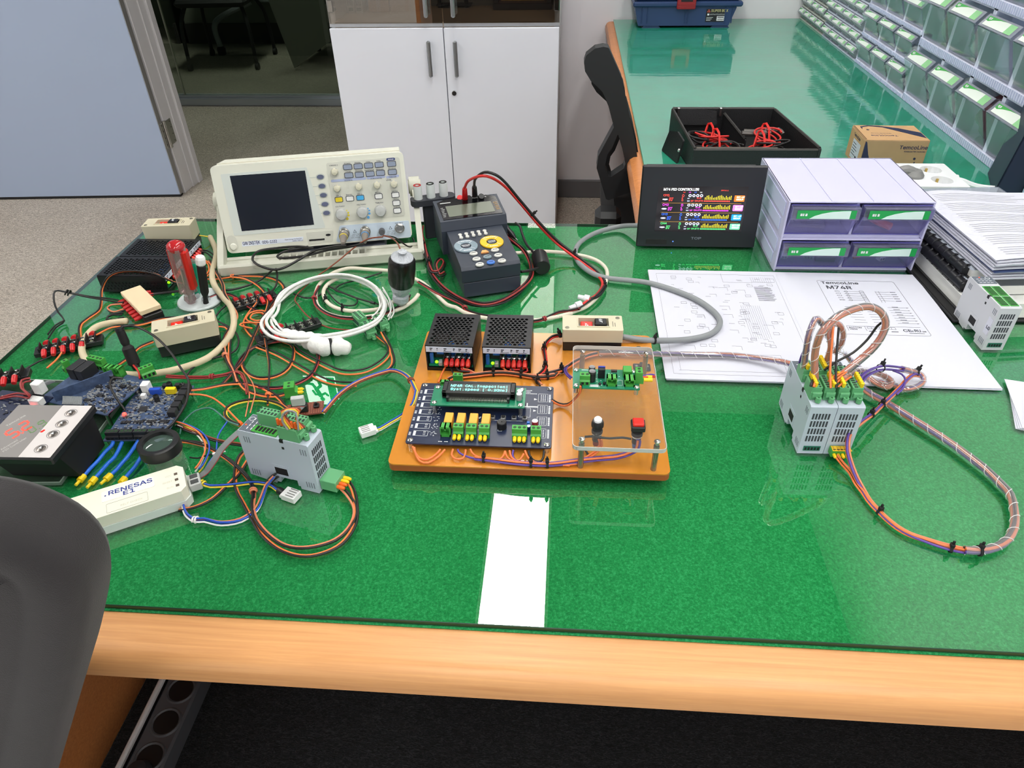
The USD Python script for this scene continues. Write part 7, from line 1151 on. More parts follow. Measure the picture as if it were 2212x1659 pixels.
def cable(label, pts, cores, r=0.0013, spread=None, twist=14.0, ties=(), knots=(), ferr=None, name='cable', cat='cable', wrap=0, step=0.005, end=None, n=6, group=None, phase=0.0, loose=0.0):
    p = spline(np.array(pts, float) * MM, step); m = len(cores)
    p[:, 2] = np.maximum(p[:, 2], DZ + r + 0.0003); o = p[0].copy(); q = p - o
    t = thing(name, label, cat, o, group=group); tt, u, v = frames(q); s = np.r_[0, np.cumsum(np.linalg.norm(np.diff(q, axis=0), axis=1))]
    R = (0 if m == 1 else r * 1.02 / math.sin(PI / m) if m > 1 else 0) if spread is None else spread
    for k, c in enumerate(cores):
        a = phase + 2 * PI * k / m + twist * s; w = q + (R * (1 + loose * np.sin(s * 37 + k * 2.1)))[:, None] * (np.cos(a)[:, None] * u + np.sin(a)[:, None] * v) if m > 1 else q
        w = w.copy(); w[:, 2] = np.maximum(w[:, 2], DZ + r + 0.0002 - o[2])
        cr = MB().add(tube(w, r, n)).build('core', WM[c], t, smooth=True)
        if ferr:
            d = w[-1] - w[-2]; d /= np.linalg.norm(d); MB().c(w[-1] - d * 0.001, w[-1] + d * 0.007, r * 1.7, n=10).c(w[-1] + d * 0.007, w[-1] + d * 0.014, r * 0.8, n=8).build('ferrule', ferr, cr)
    if wrap:
        MB().add(tube(q, wrap, 12, False)).build('spiral_sleeve', WRAP, t, smooth=True); pitch = wrap * 4.2; k = int(s[-1] / pitch * 10); ss = np.linspace(0, s[-1], max(k, 8)); ii = np.interp(ss, s, np.arange(len(s))); lo = np.minimum(ii.astype(int), len(s) - 2); fr = (ii - lo)[:, None]
        L = lambda A: A[lo] * (1 - fr) + A[lo + 1] * fr
        a = ss / pitch * 2 * PI; MB().add(tube(L(q) + (wrap * 1.02) * (np.cos(a)[:, None] * L(u) + np.sin(a)[:, None] * L(v)), wrap * 0.10, 4)).build('spiral_edge', WEDGE, t, smooth=True)
    for f in ties: i = int(f * (len(q) - 2)); tie(t, q[i], q[i + 1] - q[i], (wrap or R + r) + 0.0002)
    for f in knots: i = int(f * (len(q) - 2)); th = np.linspace(0, 3.4 * PI, 22); d = q[i + 1] - q[i]; d /= np.linalg.norm(d); x = np.cross(d, [0, 0, 1]); x /= np.linalg.norm(x); kr = (R + r) * 1.15; MB().t(q[i] + np.outer(np.cos(th) * kr, x) + np.outer(np.sin(th) * kr, np.cross(x, d)) + np.outer((th / th[-1] - 0.5) * kr * 1.6, d), r * 1.05, 6).build('knot', WM[cores[0]], t, smooth=True)
    return t
U = 0.0013
for args in (
    ('thick beige wrapped cable looping around the near switch box', [(-647,847,748),(-674,844,745),(-689,830,745),(-687,800,745),(-676,773,745),(-653,747,745),(-629,733,745),(-590,721,745),(-553,722,745),(-515,737,745),(-487,764,745),(-478,807,745),(-484,848,746),(-505,892,747),(-533,925,747),(-561,961,747),(-581,1000,746),(-606,1076,745),(-641,1133,746)], 'B', 0.0048, dict(n=10)),
    ('short yellow wire between far switch box and beige cable end', [(-671,1120,754),(-660,1123,754),(-649,1125,752),(-639,1133,746)], 'y', 0.0012, {}),
    ('black wire pair with a knot sticking out over the left desk edge', [(-686,897,752),(-724,889,762),(-749,881,774),(-763,875,780),(-759,859,770),(-755,853,756),(-748,849,744),(-752,833,743),(-740,799,750)], 'kk', 0.0012, dict(knots=(0.42,), loose=0.9, spread=0.0022, twist=6)),
    ('orange and black wire pair draped over the near black power supply', [(-610,956,750),(-620,950,756),(-629,945,766),(-649,949,772),(-674,955,772),(-705,953,772),(-718,939,770),(-729,928,754),(-719,901,744),(-713,881,742),(-718,858,742),(-717,837,742),(-689,793,746)], 'ok', U, dict(twist=5)),
    ('orange wire pair running under the beige cable to the red lug strip', [(-672,804,750),(-666,835,744),(-639,842,743),(-623,848,743),(-602,863,743),(-575,867,743)], 'ok', U, dict(twist=5)),
    ('orange and black pair passing left of the near switch box', [(-611,733,743),(-602,761,743),(-599,786,743),(-585,801,744)], 'ok', U, dict(twist=5)),
    ('orange wire pair leaving the lowest red lugs at the left edge', [(-699,728,746),(-699,750,745),(-700,767,748),(-713,778,748)], 'o', U, {}),
    ('long thin black wire from the left lug strip to the frame edge', [(-733,725,743),(-725,744,743),(-715,759,743),(-698,765,748)], 'k', U, {}),
    ('small black wire loop at the cream cover plate', [(-662,864,750),(-677,860,750),(-682,853,748),(-673,849,746),(-654,853,750)], 'kk', U, dict(loose=0.8, spread=0.002)),
    ('small red and black wire loop at the cream cover plate, upper one', [(-675,891,752),(-693,888,750),(-697,882,746),(-682,873,746),(-667,876,750)], 'kq', U, dict(loose=0.8, spread=0.002)),
    ('black wires running behind the screwdriver stand', [(-656,919,750),(-636,933,746),(-611,940,746),(-597,949,744)], 'kk', U, dict(twist=4)),
    ('black wire pair at the far power supply lugs', [(-635,1062,754),(-617,1065,752),(-604,1058,746),(-592,1046,744)], 'kk', U, dict(spread=0.003, twist=5)),
    ('orange wire ring behind the black screwdriver', [(-625,1026,752),(-616,1038,750),(-602,1034,746),(-590,1011,744),(-591,989,743)], 'oo', U, dict(spread=0.002, twist=5)),
    ('black cable arching from the inline device over the driver board', [(-589,755,798),(-583,761,796),(-569,761,794),(-535,741,792),(-504,714,788),(-482,691,780),(-469,678,774),(-462,662,770),(-454,632,768),(-457,603,764),(-466,596,758)], 'k', 0.0016, {}),
    ('red and black wires from the inline device to the white header', [(-573,730,754),(-551,706,762),(-538,687,766)], 'rk', U, dict(twist=4)),
    ('black wire curving from the green terminal down to the red lamp', [(-556,679,770),(-565,675,774),(-563,662,774),(-547,643,770),(-534,633,756)], 'k', 0.0015, {}),
    ('dark red wires curling into the white headers at the left edge', [(-695,637,766),(-669,635,774),(-642,626,780),(-653,632,786),(-660,644,788),(-655,651,786)], 'dd', U, dict(spread=0.002)),
    ('red brown twisted wires running from the driver board towards mid desk', [(-525,717,746),(-500,719,744),(-473,722,743),(-460,725,743),(-448,730,743),(-437,734,744),(-426,729,744),(-415,713,743),(-403,689,743)], 'dnd', U, dict(knots=(0.47,))),
    ('orange and black wire pair from the white header of the driver board', [(-473,680,754),(-461,688,750),(-438,707,744),(-411,710,743),(-382,699,743),(-358,680,744),(-337,652,750)], 'ok', U, dict(twist=6)),
    ('orange wire from the driver board edge curling under the grey module', [(-470,671,754),(-459,676,750),(-446,678,744),(-423,662,743),(-407,647,743),(-390,630,746)], 'o', U, dict(ferr=WOFE)),
    ('orange wire with a knot running along the oscilloscope handle', [(-585,984,744),(-564,988,743),(-549,992,744),(-527,999,743),(-493,998,743),(-466,986,743),(-448,965,743),(-445,948,743)], 'ok', U, dict(knots=(0.3,), twist=5)),
    ('orange and black pair running straight down the middle of the tangle', [(-546,990,746),(-523,989,744),(-496,971,744),(-472,944,745),(-455,914,746),(-445,877,748),(-427,823,748),(-412,787,746),(-397,753,744),(-382,708,743),(-369,668,744)], 'ok', U, dict(twist=4, knots=(0.97,))),
    ('long orange and black pair curving to the green connector right of the coil', [(-414,822,746),(-392,816,745),(-368,788,743),(-327,760,743),(-293,742,743),(-265,745,743),(-247,763,743),(-239,787,743),(-246,809,743),(-266,828,746)], 'ok', U, dict(spread=0.0028, twist=5)),
    ('orange and black pair from mid desk to the joint of the coloured wires', [(-428,792,746),(-394,777,744),(-353,750,743),(-317,726,743),(-293,717,743),(-266,715,744)], 'ok', U, dict(spread=0.0024, twist=5)),
    ('second orange and black pair hanging from the green connector', [(-258,834,748),(-245,812,743),(-230,775,743),(-230,755,743),(-238,741,744)], 'ok', U, dict(spread=0.0018, twist=5)),
    ('coloured wire bundle arching from brown board past the orange board to a white plug', [(-291,651,748),(-282,692,745),(-265,719,745),(-237,739,746),(-219,739,750),(-196,715,758),(-180,683,762),(-178,676,764),(-179,658,760),(-192,651,748),(-206,642,743),(-216,630,743),(-219,629,743)], 'nwybq', 0.0011, dict(knots=(0.62,), twist=5)),
    ('orange and black ring of wire in the middle of the tangle', [(-407,810,745),(-428,797,744),(-439,777,743),(-435,753,743),(-419,732,743),(-399,723,743),(-379,729,743),(-369,746,743),(-370,773,743),(-380,799,744),(-402,810,745)], 'ok', U, dict(twist=5)),
    ('dark red and black ring of wire left of the mirrored exit sign', [(-437,733,743),(-442,752,743),(-439,784,743),(-421,803,744),(-394,810,745),(-371,808,745),(-351,801,744),(-337,780,743),(-332,754,743),(-334,730,743),(-348,712,743),(-369,703,743),(-394,703,743)], 'ddk', U, dict(twist=4)),
    ('orange and black pair ending in yellow ferrules at the loose green terminal', [(-440,738,743),(-429,720,743),(-409,698,743),(-383,687,743),(-363,687,743),(-348,693,745)], 'ok', U, dict(twist=3)),
    ('small orange loops at the lugs of the middle strip', [(-442,851,750),(-454,853,748),(-469,866,745),(-469,881,745),(-457,886,745),(-449,883,744),(-440,872,744)], 'oo', U, dict(spread=0.003, twist=4)),
    ('orange wire loop left of the middle strip', [(-449,832,750),(-466,842,746),(-475,848,745),(-471,854,745),(-456,852,746),(-443,846,744)], 'o', U, {}),
    ('orange and black wires from the far lug strip down to the middle strip', [(-473,922,750),(-472,911,745),(-475,893,743),(-475,872,743),(-470,852,743),(-452,827,743),(-430,809,743),(-419,804,743)], 'ok', U, dict(twist=4)),
    ('dark red pair crossing diagonally past the screwdriver stand', [(-555,926,744),(-543,937,744),(-520,932,745),(-484,903,744),(-463,890,743),(-446,879,743)], 'dk', U, dict(twist=5)),
    ('salmon wire bundle running down beside the near switch box', [(-604,1043,746),(-575,1003,746),(-547,962,748),(-530,929,750),(-508,899,748),(-488,869,746),(-487,841,744),(-485,813,744),(-472,782,744),(-458,758,744),(-442,736,744),(-427,711,743)], 'qqk', U, dict(knots=(0.83,), twist=5)),
    ('black wires bulging out right of the near switch box', [(-563,974,745),(-537,920,746),(-517,913,745),(-521,885,745),(-518,863,744),(-494,846,744),(-471,825,744),(-459,800,743),(-461,779,743),(-489,760,743),(-501,740,743),(-501,726,743)], 'k', 0.0014, {}),
    ('orange and black pair curving round the near switch box corner', [(-509,844,744),(-495,843,744),(-481,824,744),(-467,788,744),(-455,760,744),(-440,737,744)], 'ok', U, dict(twist=6)),
    ('orange and black pair from mid desk up to the oscilloscope', [(-445,707,743),(-440,737,744),(-437,764,744),(-441,807,746),(-445,854,748),(-446,886,746),(-448,920,744),(-443,958,743),(-414,986,743)], 'nk', U, dict(twist=5)),
    ('yellow and orange wires from the grey module curving to the left', [(-330,640,760),(-355,666,748),(-384,677,744),(-409,670,744),(-419,659,743),(-415,645,743),(-404,635,743),(-388,625,746)], 'oyk', U, dict(twist=3)),
    ('thin red wires hanging loosely above the grey module', [(-424,729,743),(-409,710,744),(-396,687,745),(-390,665,746),(-384,642,748)], 'qq', 0.0009, dict(spread=0.004, twist=6)),
    ('brown wire arching from the oscilloscope to the left of the coil', [(-294,1034,800),(-324,1044,790),(-348,1038,776),(-368,1021,764),(-388,1010,752),(-406,993,744),(-419,936,743),(-405,908,743),(-376,873,743),(-340,849,743),(-301,844,743)], 'n', 0.0012, {}),
    ('brown wire from the oscilloscope into the foil of the taped sensor', [(-294,1038,800),(-272,1002,814),(-250,952,830),(-233,902,842)], 'n', 0.0012, {}),
    ('black wire looping behind the oscilloscope right foot', [(-292,1038,800),(-284,1072,780),(-267,1088,756),(-262,1111,750),(-270,1139,748)], 'k', 0.0013, {}),
    ('black probe lead from the first oscilloscope input, looping over the handle', [(-357,1033,784),(-381,1040,778),(-416,1038,770),(-433,1017,766),(-454,993,762),(-473,991,760),(-500,1002,762),(-515,1019,764),(-513,1042,766),(-485,1055,766),(-449,1058,768),(-421,1053,768)], 'k', 0.0020, {}),
    ('black probe lead from the second oscilloscope input lying on the handle bar', [(-330,1041,784),(-353,1041,778),(-394,1042,770),(-431,1032,764),(-466,1027,762),(-478,1032,762),(-469,1048,764),(-433,1062,766)], 'k', 0.0020, {}),
    ('black lead hanging from the probe leads down to the felt', [(-466,991,762),(-466,990,750),(-462,965,743),(-467,941,743),(-478,921,743),(-467,909,743),(-448,913,743)], 'k', 0.0016, {}),
    ('black lead running left from the probe leads to the screwdriver stand', [(-472,987,760),(-492,989,744),(-506,970,743),(-525,955,743),(-544,948,744)], 'k', 0.0018, {}),
    ('black wire tangle inside the white coil', [(-384,974,743),(-362,938,743),(-339,914,743),(-319,915,743),(-321,934,743),(-345,949,743),(-362,958,743),(-356,978,743),(-326,997,743),(-300,1019,743)], 'k', 0.0012, {}),
    ('black wire with a moulded plug inside the white coil', [(-425,944,743),(-400,932,743),(-381,944,743),(-380,971,743),(-359,958,743),(-325,937,743),(-294,920,745)], 'k', 0.0014, dict(ferr=BLK)),
    ('ivory cable ring behind the white coil, outer turn', [(-286,1020,746),(-325,1027,744),(-359,1029,744),(-382,1009,744),(-392,972,744),(-387,936,744),(-373,905,744),(-350,884,744),(-319,875,744),(-282,883,744),(-247,904,744),(-231,929,744),(-225,945,746)], 'W', 0.0031, dict(n=8)),
    ('ivory cable ring behind the white coil, inner turn with black bands', [(-361,997,746),(-377,979,744),(-379,952,744),(-367,924,744),(-347,904,744),(-317,895,744),(-280,902,744),(-264,919,744),(-254,928,748)], 'W', 0.0031, dict(n=8, ties=(0.42, 0.62))),
    ('dark red and black pair laid along the ivory ring', [(-388,962,748),(-386,929,748),(-374,901,748),(-349,878,748),(-318,868,748),(-280,874,748),(-251,902,747),(-238,930,748),(-237,938,748)], 'dk', U, dict(twist=8, knots=(0.17, 0.97))),
    ('long ivory cable sweeping from the taped sensor behind the power supplies to the calibrator', [(-251,999,748),(-226,984,745),(-200,952,744),(-176,919,744),(-163,913,744),(-145,897,744),(-118,885,744),(-84,879,744),(-43,880,744),(-4,893,744),(-8,891,744),(14,904,744),(11,903,744),(37,924,744),(57,962,744),(69,1006,744),(69,1046,744),(50,1077,744),(15,1092,745),(-32,1098,746),(-85,1082,750)], 'W', 0.0031, dict(n=8)),
    ('dark red and black pair along the ivory cable behind the power supplies', [(-231,978,750),(-196,948,748),(-154,920,745),(-143,902,745),(-112,888,745),(-43,876,745),(-6,900,747),(10,903,748),(26,908,750),(24,907,750),(52,949,750),(66,984,750)], 'dk', U, dict(twist=6, knots=(0.28, 0.62))),
    ('grey cable sweeping from the touch panel to the switch box on the orange board', [(131,1177,760),(100,1198,748),(58,1176,746),(29,1138,746),(19,1097,746),(28,1052,746),(62,1012,746),(134,994,747),(193,953,748),(222,911,748),(227,878,748),(209,849,748),(171,830,750),(117,808,762),(82,806,768)], 'G', 0.0042, dict(n=10, ties=(0.94,))),
    ('dark red and black calibrator cords bundled along its left side', [(-251,1139,770),(-250,1119,762),(-238,1082,754),(-226,1047,750),(-216,1013,748),(-187,963,747),(-153,929,747),(-123,915,747),(-96,926,747),(-70,960,747),(-54,1002,747),(-55,1047,748),(-69,1089,752),(-95,1117,760),(-105,1130,764)], 'kdkdk', 0.0016, dict(twist=5, ties=(0.1, 0.2), loose=0.5)),
    ('knotted black and red cord ends beside the calibrator', [(-222,1026,754),(-213,1008,752),(-201,1012,752),(-198,1041,752),(-206,1046,756),(-210,1023,756),(-201,1004,748),(-193,1013,748)], 'kd', 0.0016, dict(spread=0.002)),
    ('black cable from behind the calibrator into the ferrite bead', [(-90,1188,756),(-81,1179,754),(-75,1157,748),(-65,1120,747),(-51,1081,752)], 'k', 0.0024, dict(n=8)),
    ('short black cable between ferrite bead and calibrator side', [(-34,1038,750),(-46,1020,754),(-57,1006,758),(-67,995,762)], 'k', 0.0024, dict(n=8))):
    lab, pts, cores, rr_, kw = args; cable(lab, pts, cores, rr_, **kw)
# plugs of the calibrator leads
def banana(lab, a, b2, mat):
    T2, L = along(a, b2); t = thing('banana_plug', lab, 'plug', T=T2); MB().lathe([(0, 0), (0.0046, 0), (0.005, L * 0.3), (0.0042, L * 0.92), (0.003, L), (0, L)], n=16).build('shell', mat, t); MB().lathe([(0.005, -0.004), (0.0072, -0.004), (0.0072, 0.002), (0.005, 0.002)], n=16).build('collar', M('post_white', (214, 220, 218), 0.45), t)
banana('red banana plug standing in the calibrator', [(-173,1146,812)][0], [(-167,1111,852)][0], M('plug_red', (206, 30, 34), 0.3)); banana('black banana plug standing in the calibrator', [(-157,1159,812)][0], [(-152,1119,852)][0], BLK)
cable('red test lead arching from the calibrator to the ivory cable', [(-167,1110,853),(-156,1085,875),(-135,1061,892),(-118,1062,890),(-99,1083,868),(-77,1097,836),(-42,1098,792),(-12,1091,764),(21,1066,750),(51,1026,746),(62,991,746),(53,955,748),(39,932,750),(30,916,752)], 'r', 0.0022, n=8)
cable('black test lead arching from the calibrator to the ivory cable', [(-152,1118,853),(-144,1082,880),(-127,1062,898),(-110,1058,896),(-96,1068,880),(-73,1086,842),(-38,1093,796),(-7,1090,766),(28,1066,750),(57,1024,746),(66,988,746),(57,952,748),(42,935,750)], 'k', 0.0022, n=8, ties=(0.44, 0.66, 0.9))
for k, (a, b2, lab) in enumerate((([(40,934,750),(23,939,752)], 0, 'white insulated cable end cap beside the ivory cable, upper one'), ([(28,920,750),(10,910,748)], 0, 'white insulated cable end cap beside the ivory cable, lower one'))) if 0 else ():
    pass
for pr, lab in (([(40,934,750),(23,938,752)], 'white insulated end cap beside the ivory cable, upper one'), ([(28,919,750),(10,910,748)], 'white insulated end cap beside the ivory cable, lower one')):
    T2, L = along(*pr); t = thing('end_cap', lab, 'connector', T=T2); MB().lathe([(0, 0), (0.0062, 0), (0.006, L * 0.45), (0.004, L * 0.5)], n=14).build('skirt', M('cap_milky', (226, 230, 232), 0.3), t); MB().lathe([(0.004, L * 0.48), (0.0036, L), (0, L)], n=12).build('tip', M('cap_milky', (226, 230, 232), 0.3), t)
for pr, lab, mt in (([(-84,1109,764),(-104,1135,774)], 'black crocodile clip boot right of the calibrator display', BLK), ([(-164,1157,806),(-165,1138,824)], 'black clip boot between the banana plugs', BLK), ([(-150,1155,806),(-143,1137,828)], 'black clip boot right of the black banana plug', BLK), ([(-180,1150,806),(-180,1135,826)], 'red clip boot left of the red banana plug', M('plug_red', (206, 30, 34), 0.3))):
    T2, L = along(*pr); t = thing('clip_boot', lab, 'clip', T=T2); MB().lathe([(0, 0), (0.002, 0), (0.0052, L * 0.35), (0.0044, L * 0.6), (0.0056, L * 0.85), (0.0048, L), (0, L)], n=14).build('boot', mt, t); MB().c((0, 0, -0.006), (0, 0, 0.002), 0.0014, n=8).build('tip', STEEL, t)
a, b2 = [(-591,753,798),(-585,746,770)]; T2, L = along(a, b2); L = L; t = thing('inline_device', 'black heat shrunk inline adapter hanging over the beige cable', 'adapter', T=T2); MB().lathe([(0, 0), (0.0055, 0), (0.0058, L * 0.7), (0.0045, L * 0.85), (0.0078, L * 1.0), (0.0082, L * 1.75), (0.0055, L * 1.85), (0.005, L * 2.05), (0, L * 2.05)], n=14).build('sleeve', DBLK, t); MB().lathe([(0.0048, -0.0004), (0.006, 0.0), (0.006, 0.004)], n=14).build('rim', BLK, t)
for k, (pa, lab) in enumerate((([(-523,581,752),(-523,576,750),(-529,568,746),(-531,557,744),(-534,545,743),(-535,532,743)], 'blue sleeved lead with yellow ferrule, outermost at the left'), ([(-512,581,752),(-512,575,750),(-514,563,745),(-517,554,744),(-519,542,743),(-520,529,743)], 'blue sleeved lead with yellow ferrule, second from the left'), ([(-494,585,752),(-495,579,750),(-499,565,745),(-501,552,744),(-503,543,743),(-505,535,743)], 'blue sleeved lead with yellow ferrule, third from the left'), ([(-482,570,748),(-482,562,746),(-483,550,744),(-485,541,743),(-486,531,743)], 'blue sleeved lead with yellow ferrule, beside the loupe'))):
    cable(lab, pa, 's', 0.0022, ferr=YEL, n=8)
# white braided coil
base = np.array([(-436,877,748),(-437,851,748),(-420,822,752),(-396,801,756),(-363,792,758),(-321,802,758),(-289,820,756),(-265,843,758),(-261,877,760),(-278,922,758),(-306,962,754),(-347,987,752),(-382,985,752),(-413,970,750),(-436,935,748)], float); cen = base.mean(0); pts = []
for k in range(4):
    f = (1.0, 0.955, 1.02, 0.975)[k]; turn = cen + (base - cen) * [f, f, 1] + [(-4, 3, -2, 2)[k], (2, 6, -4, -3)[k], 3.2 * k - 4]; pts += turn.tolist()
cable('coil of white braided cable lying on the felt in front of the oscilloscope', pts + [(-436,877,748),(-421,851,750),(-410,835,750),(-400,826,750)], 'e', 0.0024, n=8, step=0.008)
cable('white cable end bundle dropping to the left green connector', [(-277,913,760),(-270,892,758),(-272,871,756),(-276,857,756)], 'eee', 0.0012, spread=0.003)
cable('white cable end bundle dropping to the right green connector', [(-279,935,760),(-261,904,758),(-252,878,756),(-252,858,756)], 'eee', 0.0012, spread=0.003)
# around the grey module
cable('big orange and black loop from the bottom plug of the left module, outer turn', [(-240,544,750),(-226,532,744),(-215,508,743),(-209,479,743),(-216,454,743),(-233,440,743),(-253,436,743),(-277,443,743),(-300,459,743),(-318,479,743),(-337,502,743),(-354,524,743),(-366,553,743),(-369,574,743),(-365,586,743)], 'ok', U, spread=0.0016, twist=4)
cable('big orange and black loop from the bottom plug of the left module, inner turn', [(-243,531,750),(-228,521,744),(-214,501,743),(-213,478,743),(-224,458,743),(-248,447,743),(-272,448,743),(-296,462,743),(-315,480,745),(-325,499,745),(-330,515,744),(-342,535,743),(-358,550,743),(-370,560,743),(-388,573,743),(-413,587,743),(-444,595,743),(-461,595,743)], 'qk', U, spread=0.0016, twist=4, knots=(0.62,))
cable('orange and black pair running from the module to the cream adapter', [(-357,567,743),(-359,547,743),(-366,525,743),(-374,506,743),(-387,494,743),(-403,488,743)], 'ok', U, twist=4)
cable('white, blue and salmon wires with a knot below the cream adapter', [(-401,496,744),(-392,484,743),(-379,476,743),(-369,477,743),(-349,473,743),(-330,478,743),(-319,493,743),(-319,513,743),(-319,526,746),(-311,533,754)], 'wbqb', 0.0011, knots=(0.27,), loose=0.8, twist=5)
cable('yellow, white and blue wires ending in the loose white plug', [(-391,524,748),(-382,523,745),(-359,527,744),(-337,532,744),(-318,530,744),(-304,521,744)], 'ywkb', 0.0011, knots=(0.06,), twist=5)
cable('black sleeve of the loose white plug', [(-304,521,745),(-292,515,745)], 'k', 0.0042, n=10)
cable('black wire stubs in the rail opening of the left module', [(-309,537,754),(-313,535,752),(-317,532,749),(-318,529,748)], 'kkk', 0.0013, spread=0.003)
cable('thin grey green wire bowing above the cable tangle', [(-457,608,743),(-462,625,743),(-461,633,745),(-453,646,748),(-434,648,752),(-418,639,750),(-407,632,746),(-388,622,748)], 't', 0.0011)
cable('thin blue wire running down to the ribbon plug', [(-406,632,746),(-409,608,743),(-400,579,743),(-400,561,744),(-397,538,748)], 'b', 0.001)
cable('white, yellow and blue wires dropping to the cream adapter', [(-469,626,744),(-457,623,743),(-436,612,743),(-419,595,744),(-410,578,744),(-406,555,746),(-404,542,750)], 'wybo', 0.0011, spread=0.003, twist=5)
cable('dark wire pair passing behind the left module', [(-467,623,744),(-459,620,743),(-455,617,743),(-429,607,743),(-403,598,743),(-372,593,743)], 'kn', U, twist=4)
cable('thin black wire with a white splice near the ribbon cable', [(-427,569,743),(-417,568,743),(-408,572,744),(-400,574,745)], 'k', 0.001, ferr=WHT)
cable('orange wires crossing left of the left module', [(-466,594,743),(-451,596,743),(-444,595,743),(-424,593,743),(-399,579,743),(-378,566,743),(-354,547,743),(-337,528,743),(-328,508,743)], 'ok', U, twist=4)
for k in range(4): cable(f'wire arch over the left module, {("grey", "yellow", "orange", "brown")[k]} one', [(a + k * (3, 2, -2)[j % 3] * 0.6, b_ + k * 1.6, c) for j, (a, b_, c) in enumerate([(-278,528,828),(-282,529,838),(-279,529,848),(-273,530,852),(-267,532,848),(-266,529,838),(-267,528,828)])], 'gyon'[k], 0.0011)
ribbon('ribbon_cable', 'grey ribbon cable with red edge from the cream adapter past the left module', [(-399,533,748),(-390,536,754),(-380,540,766),(-372,550,776),(-362,559,784),(-351,571,790)], (0.75, -0.45, 0.25))
ribbon('ribbon_cable', 'short grey ribbon cable hooked over the white headers at the left', [(-635,653,778),(-638,649,782),(-643,646,782),(-648,643,774),(-649,642,762)], (0.6, 0.8, 0), 12, 0.0012, False)
ribbon('ribbon_cable', 'flat grey ribbon cable tucked under the panel controller', [(-601,640,770),(-596,632,770),(-595,627,768)], (1, 0.0, 0), 18, 0.0014, False)
t = thing('ribbon_socket', 'black ribbon socket behind the panel controller', 'connector', (-0.600, 0.601, DZ + 0.022), 2); MB().b(0, 0.036, 0, 0.006, 0, 0.009, 0.0006).build('body', CHIP, t); MB().b(-0.003, 0.0, 0, 0.006, 0, 0.010, 0.0006).b(0.036, 0.039, 0, 0.006, 0, 0.010, 0.0006).build('latch', BLK, t)
ribbon('ribbon_cable', 'pale ribbon cable from the brown board to the left module', [(-311,641,762),(-317,636,766),(-322,625,770),(-319,602,780),(-305,568,800)], (0.3, 0.9, 0), 6, 0.0012, True)
# ================= wiring on the orange board
cable('orange wire from the left power supply down behind the display', [(-149,729,766),(-152,717,764),(-153,696,766)], 'o', U); cable('black wires from the left power supply to the harness', [(-142,728,766),(-139,722,764),(-136,716,764)], 'k', U); cable('black and orange wires from the left power supply into the upper harness', [(-134,726,768),(-130,720,767),(-123,719,767),(-116,720,766)], 'k', U); cable('red wires from the left power supply into the upper harness', [(-127,726,768),(-125,724,766),(-120,723,766),(-109,718,764)], 'rq', U)
cable('orange wire from the right power supply into the upper harness', [(-75,729,768),(-71,726,766),(-68,726,764)], 'o', U); cable('red wires from the right power supply into the upper harness', [(-48,731,768),(-45,727,766),(-51,727,764),(-65,725,764)], 'rr', U, spread=0.003); cable('black wires from the right power supply into the upper harness', [(-62,730,768),(-65,728,766),(-60,726,764)], 'kk', U, spread=0.003)
cable('tied orange and black harness running along the power supplies', [(-141,702,766),(-134,709,765),(-124,712,764),(-107,716,764),(-92,720,764),(-73,722,764),(-55,720,764),(-34,716,764),(-17,717,764),(-4,723,764),(-23,720,764),(-9,725,765),(6,733,766),(18,748,766),(35,762,766),(47,768,766)], 'okrqk', U, ties=(0.28, 0.42, 0.57, 0.80), twist=6)
cable('black wire pair dropping from the harness to the navy board corner', [(-35,716,764),(-30,709,764),(-24,694,768)], 'kq', U, ties=(0.95,)); cable('red and black wires from the switch box down to the harness', [(-2,804,770),(-12,806,766),(-20,796,764),(-23,781,763),(-21,762,763),(-20,746,763),(-22,730,764),(-28,718,765)], 'rrk', U, ties=(0.05, 0.45, 0.85), twist=6)
cable('orange and black pair from the navy board to the small green board', [(-10,662,770),(-1,662,764),(9,659,766),(17,652,780),(23,639,802),(23,633,816)], 'ok', U, twist=3)
cable('purple wire bow left of the small green board', [(16,748,766),(7,733,768),(6,721,770),(9,708,774),(13,694,780)], 'pp', 0.0011)
cable('red and purple wire stub at the yellow ferrules of the small green board', [(91,653,816),(97,653,816),(103,658,814),(108,660,812)], 'rp', 0.0013)
t = thing('wire_ferrules', 'yellow ferrule pair at the right end of the small green board', 'ferrule', (0.0945, 0.6515, DZ + 0.0745)); 
for k in range(2): MB().c((0, k * 0.005 - 0.0025, 0), (0.010, k * 0.005 - 0.0025, 0), 0.0023, n=12).build('ferrule', YEL, t)
def drop(lab, pts, c): 
    t = cable(lab, pts, c, U); q0 = np.array(pts[0], float) * MM; o = np.array(t.GetAttribute('xformOp:transform').Get())[3][:3] if 0 else None; return t
FX_ = [0.0455 + 0.0005, 0.0505 + 0.0005]
fs = thing('front_ferrules', 'row of yellow ferrules along the front terminals of the navy board', 'ferrules', (NX, NY + 0.0125, DZ + 0.033))
for x in (0.0547, 0.0600, 0.0693, 0.0746, 0.0840, 0.0893, 0.1227, 0.1280, 0.1333, 0.1437, 0.1490): MB().lathe([(0, 0), (0.0021, 0), (0.0023, 0.003), (0.0022, 0.006), (0.0014, 0.0075), (0, 0.0075)], T=RT((x, 0.001, 0), 0, 96)).build('ferrule', YEL, fs)
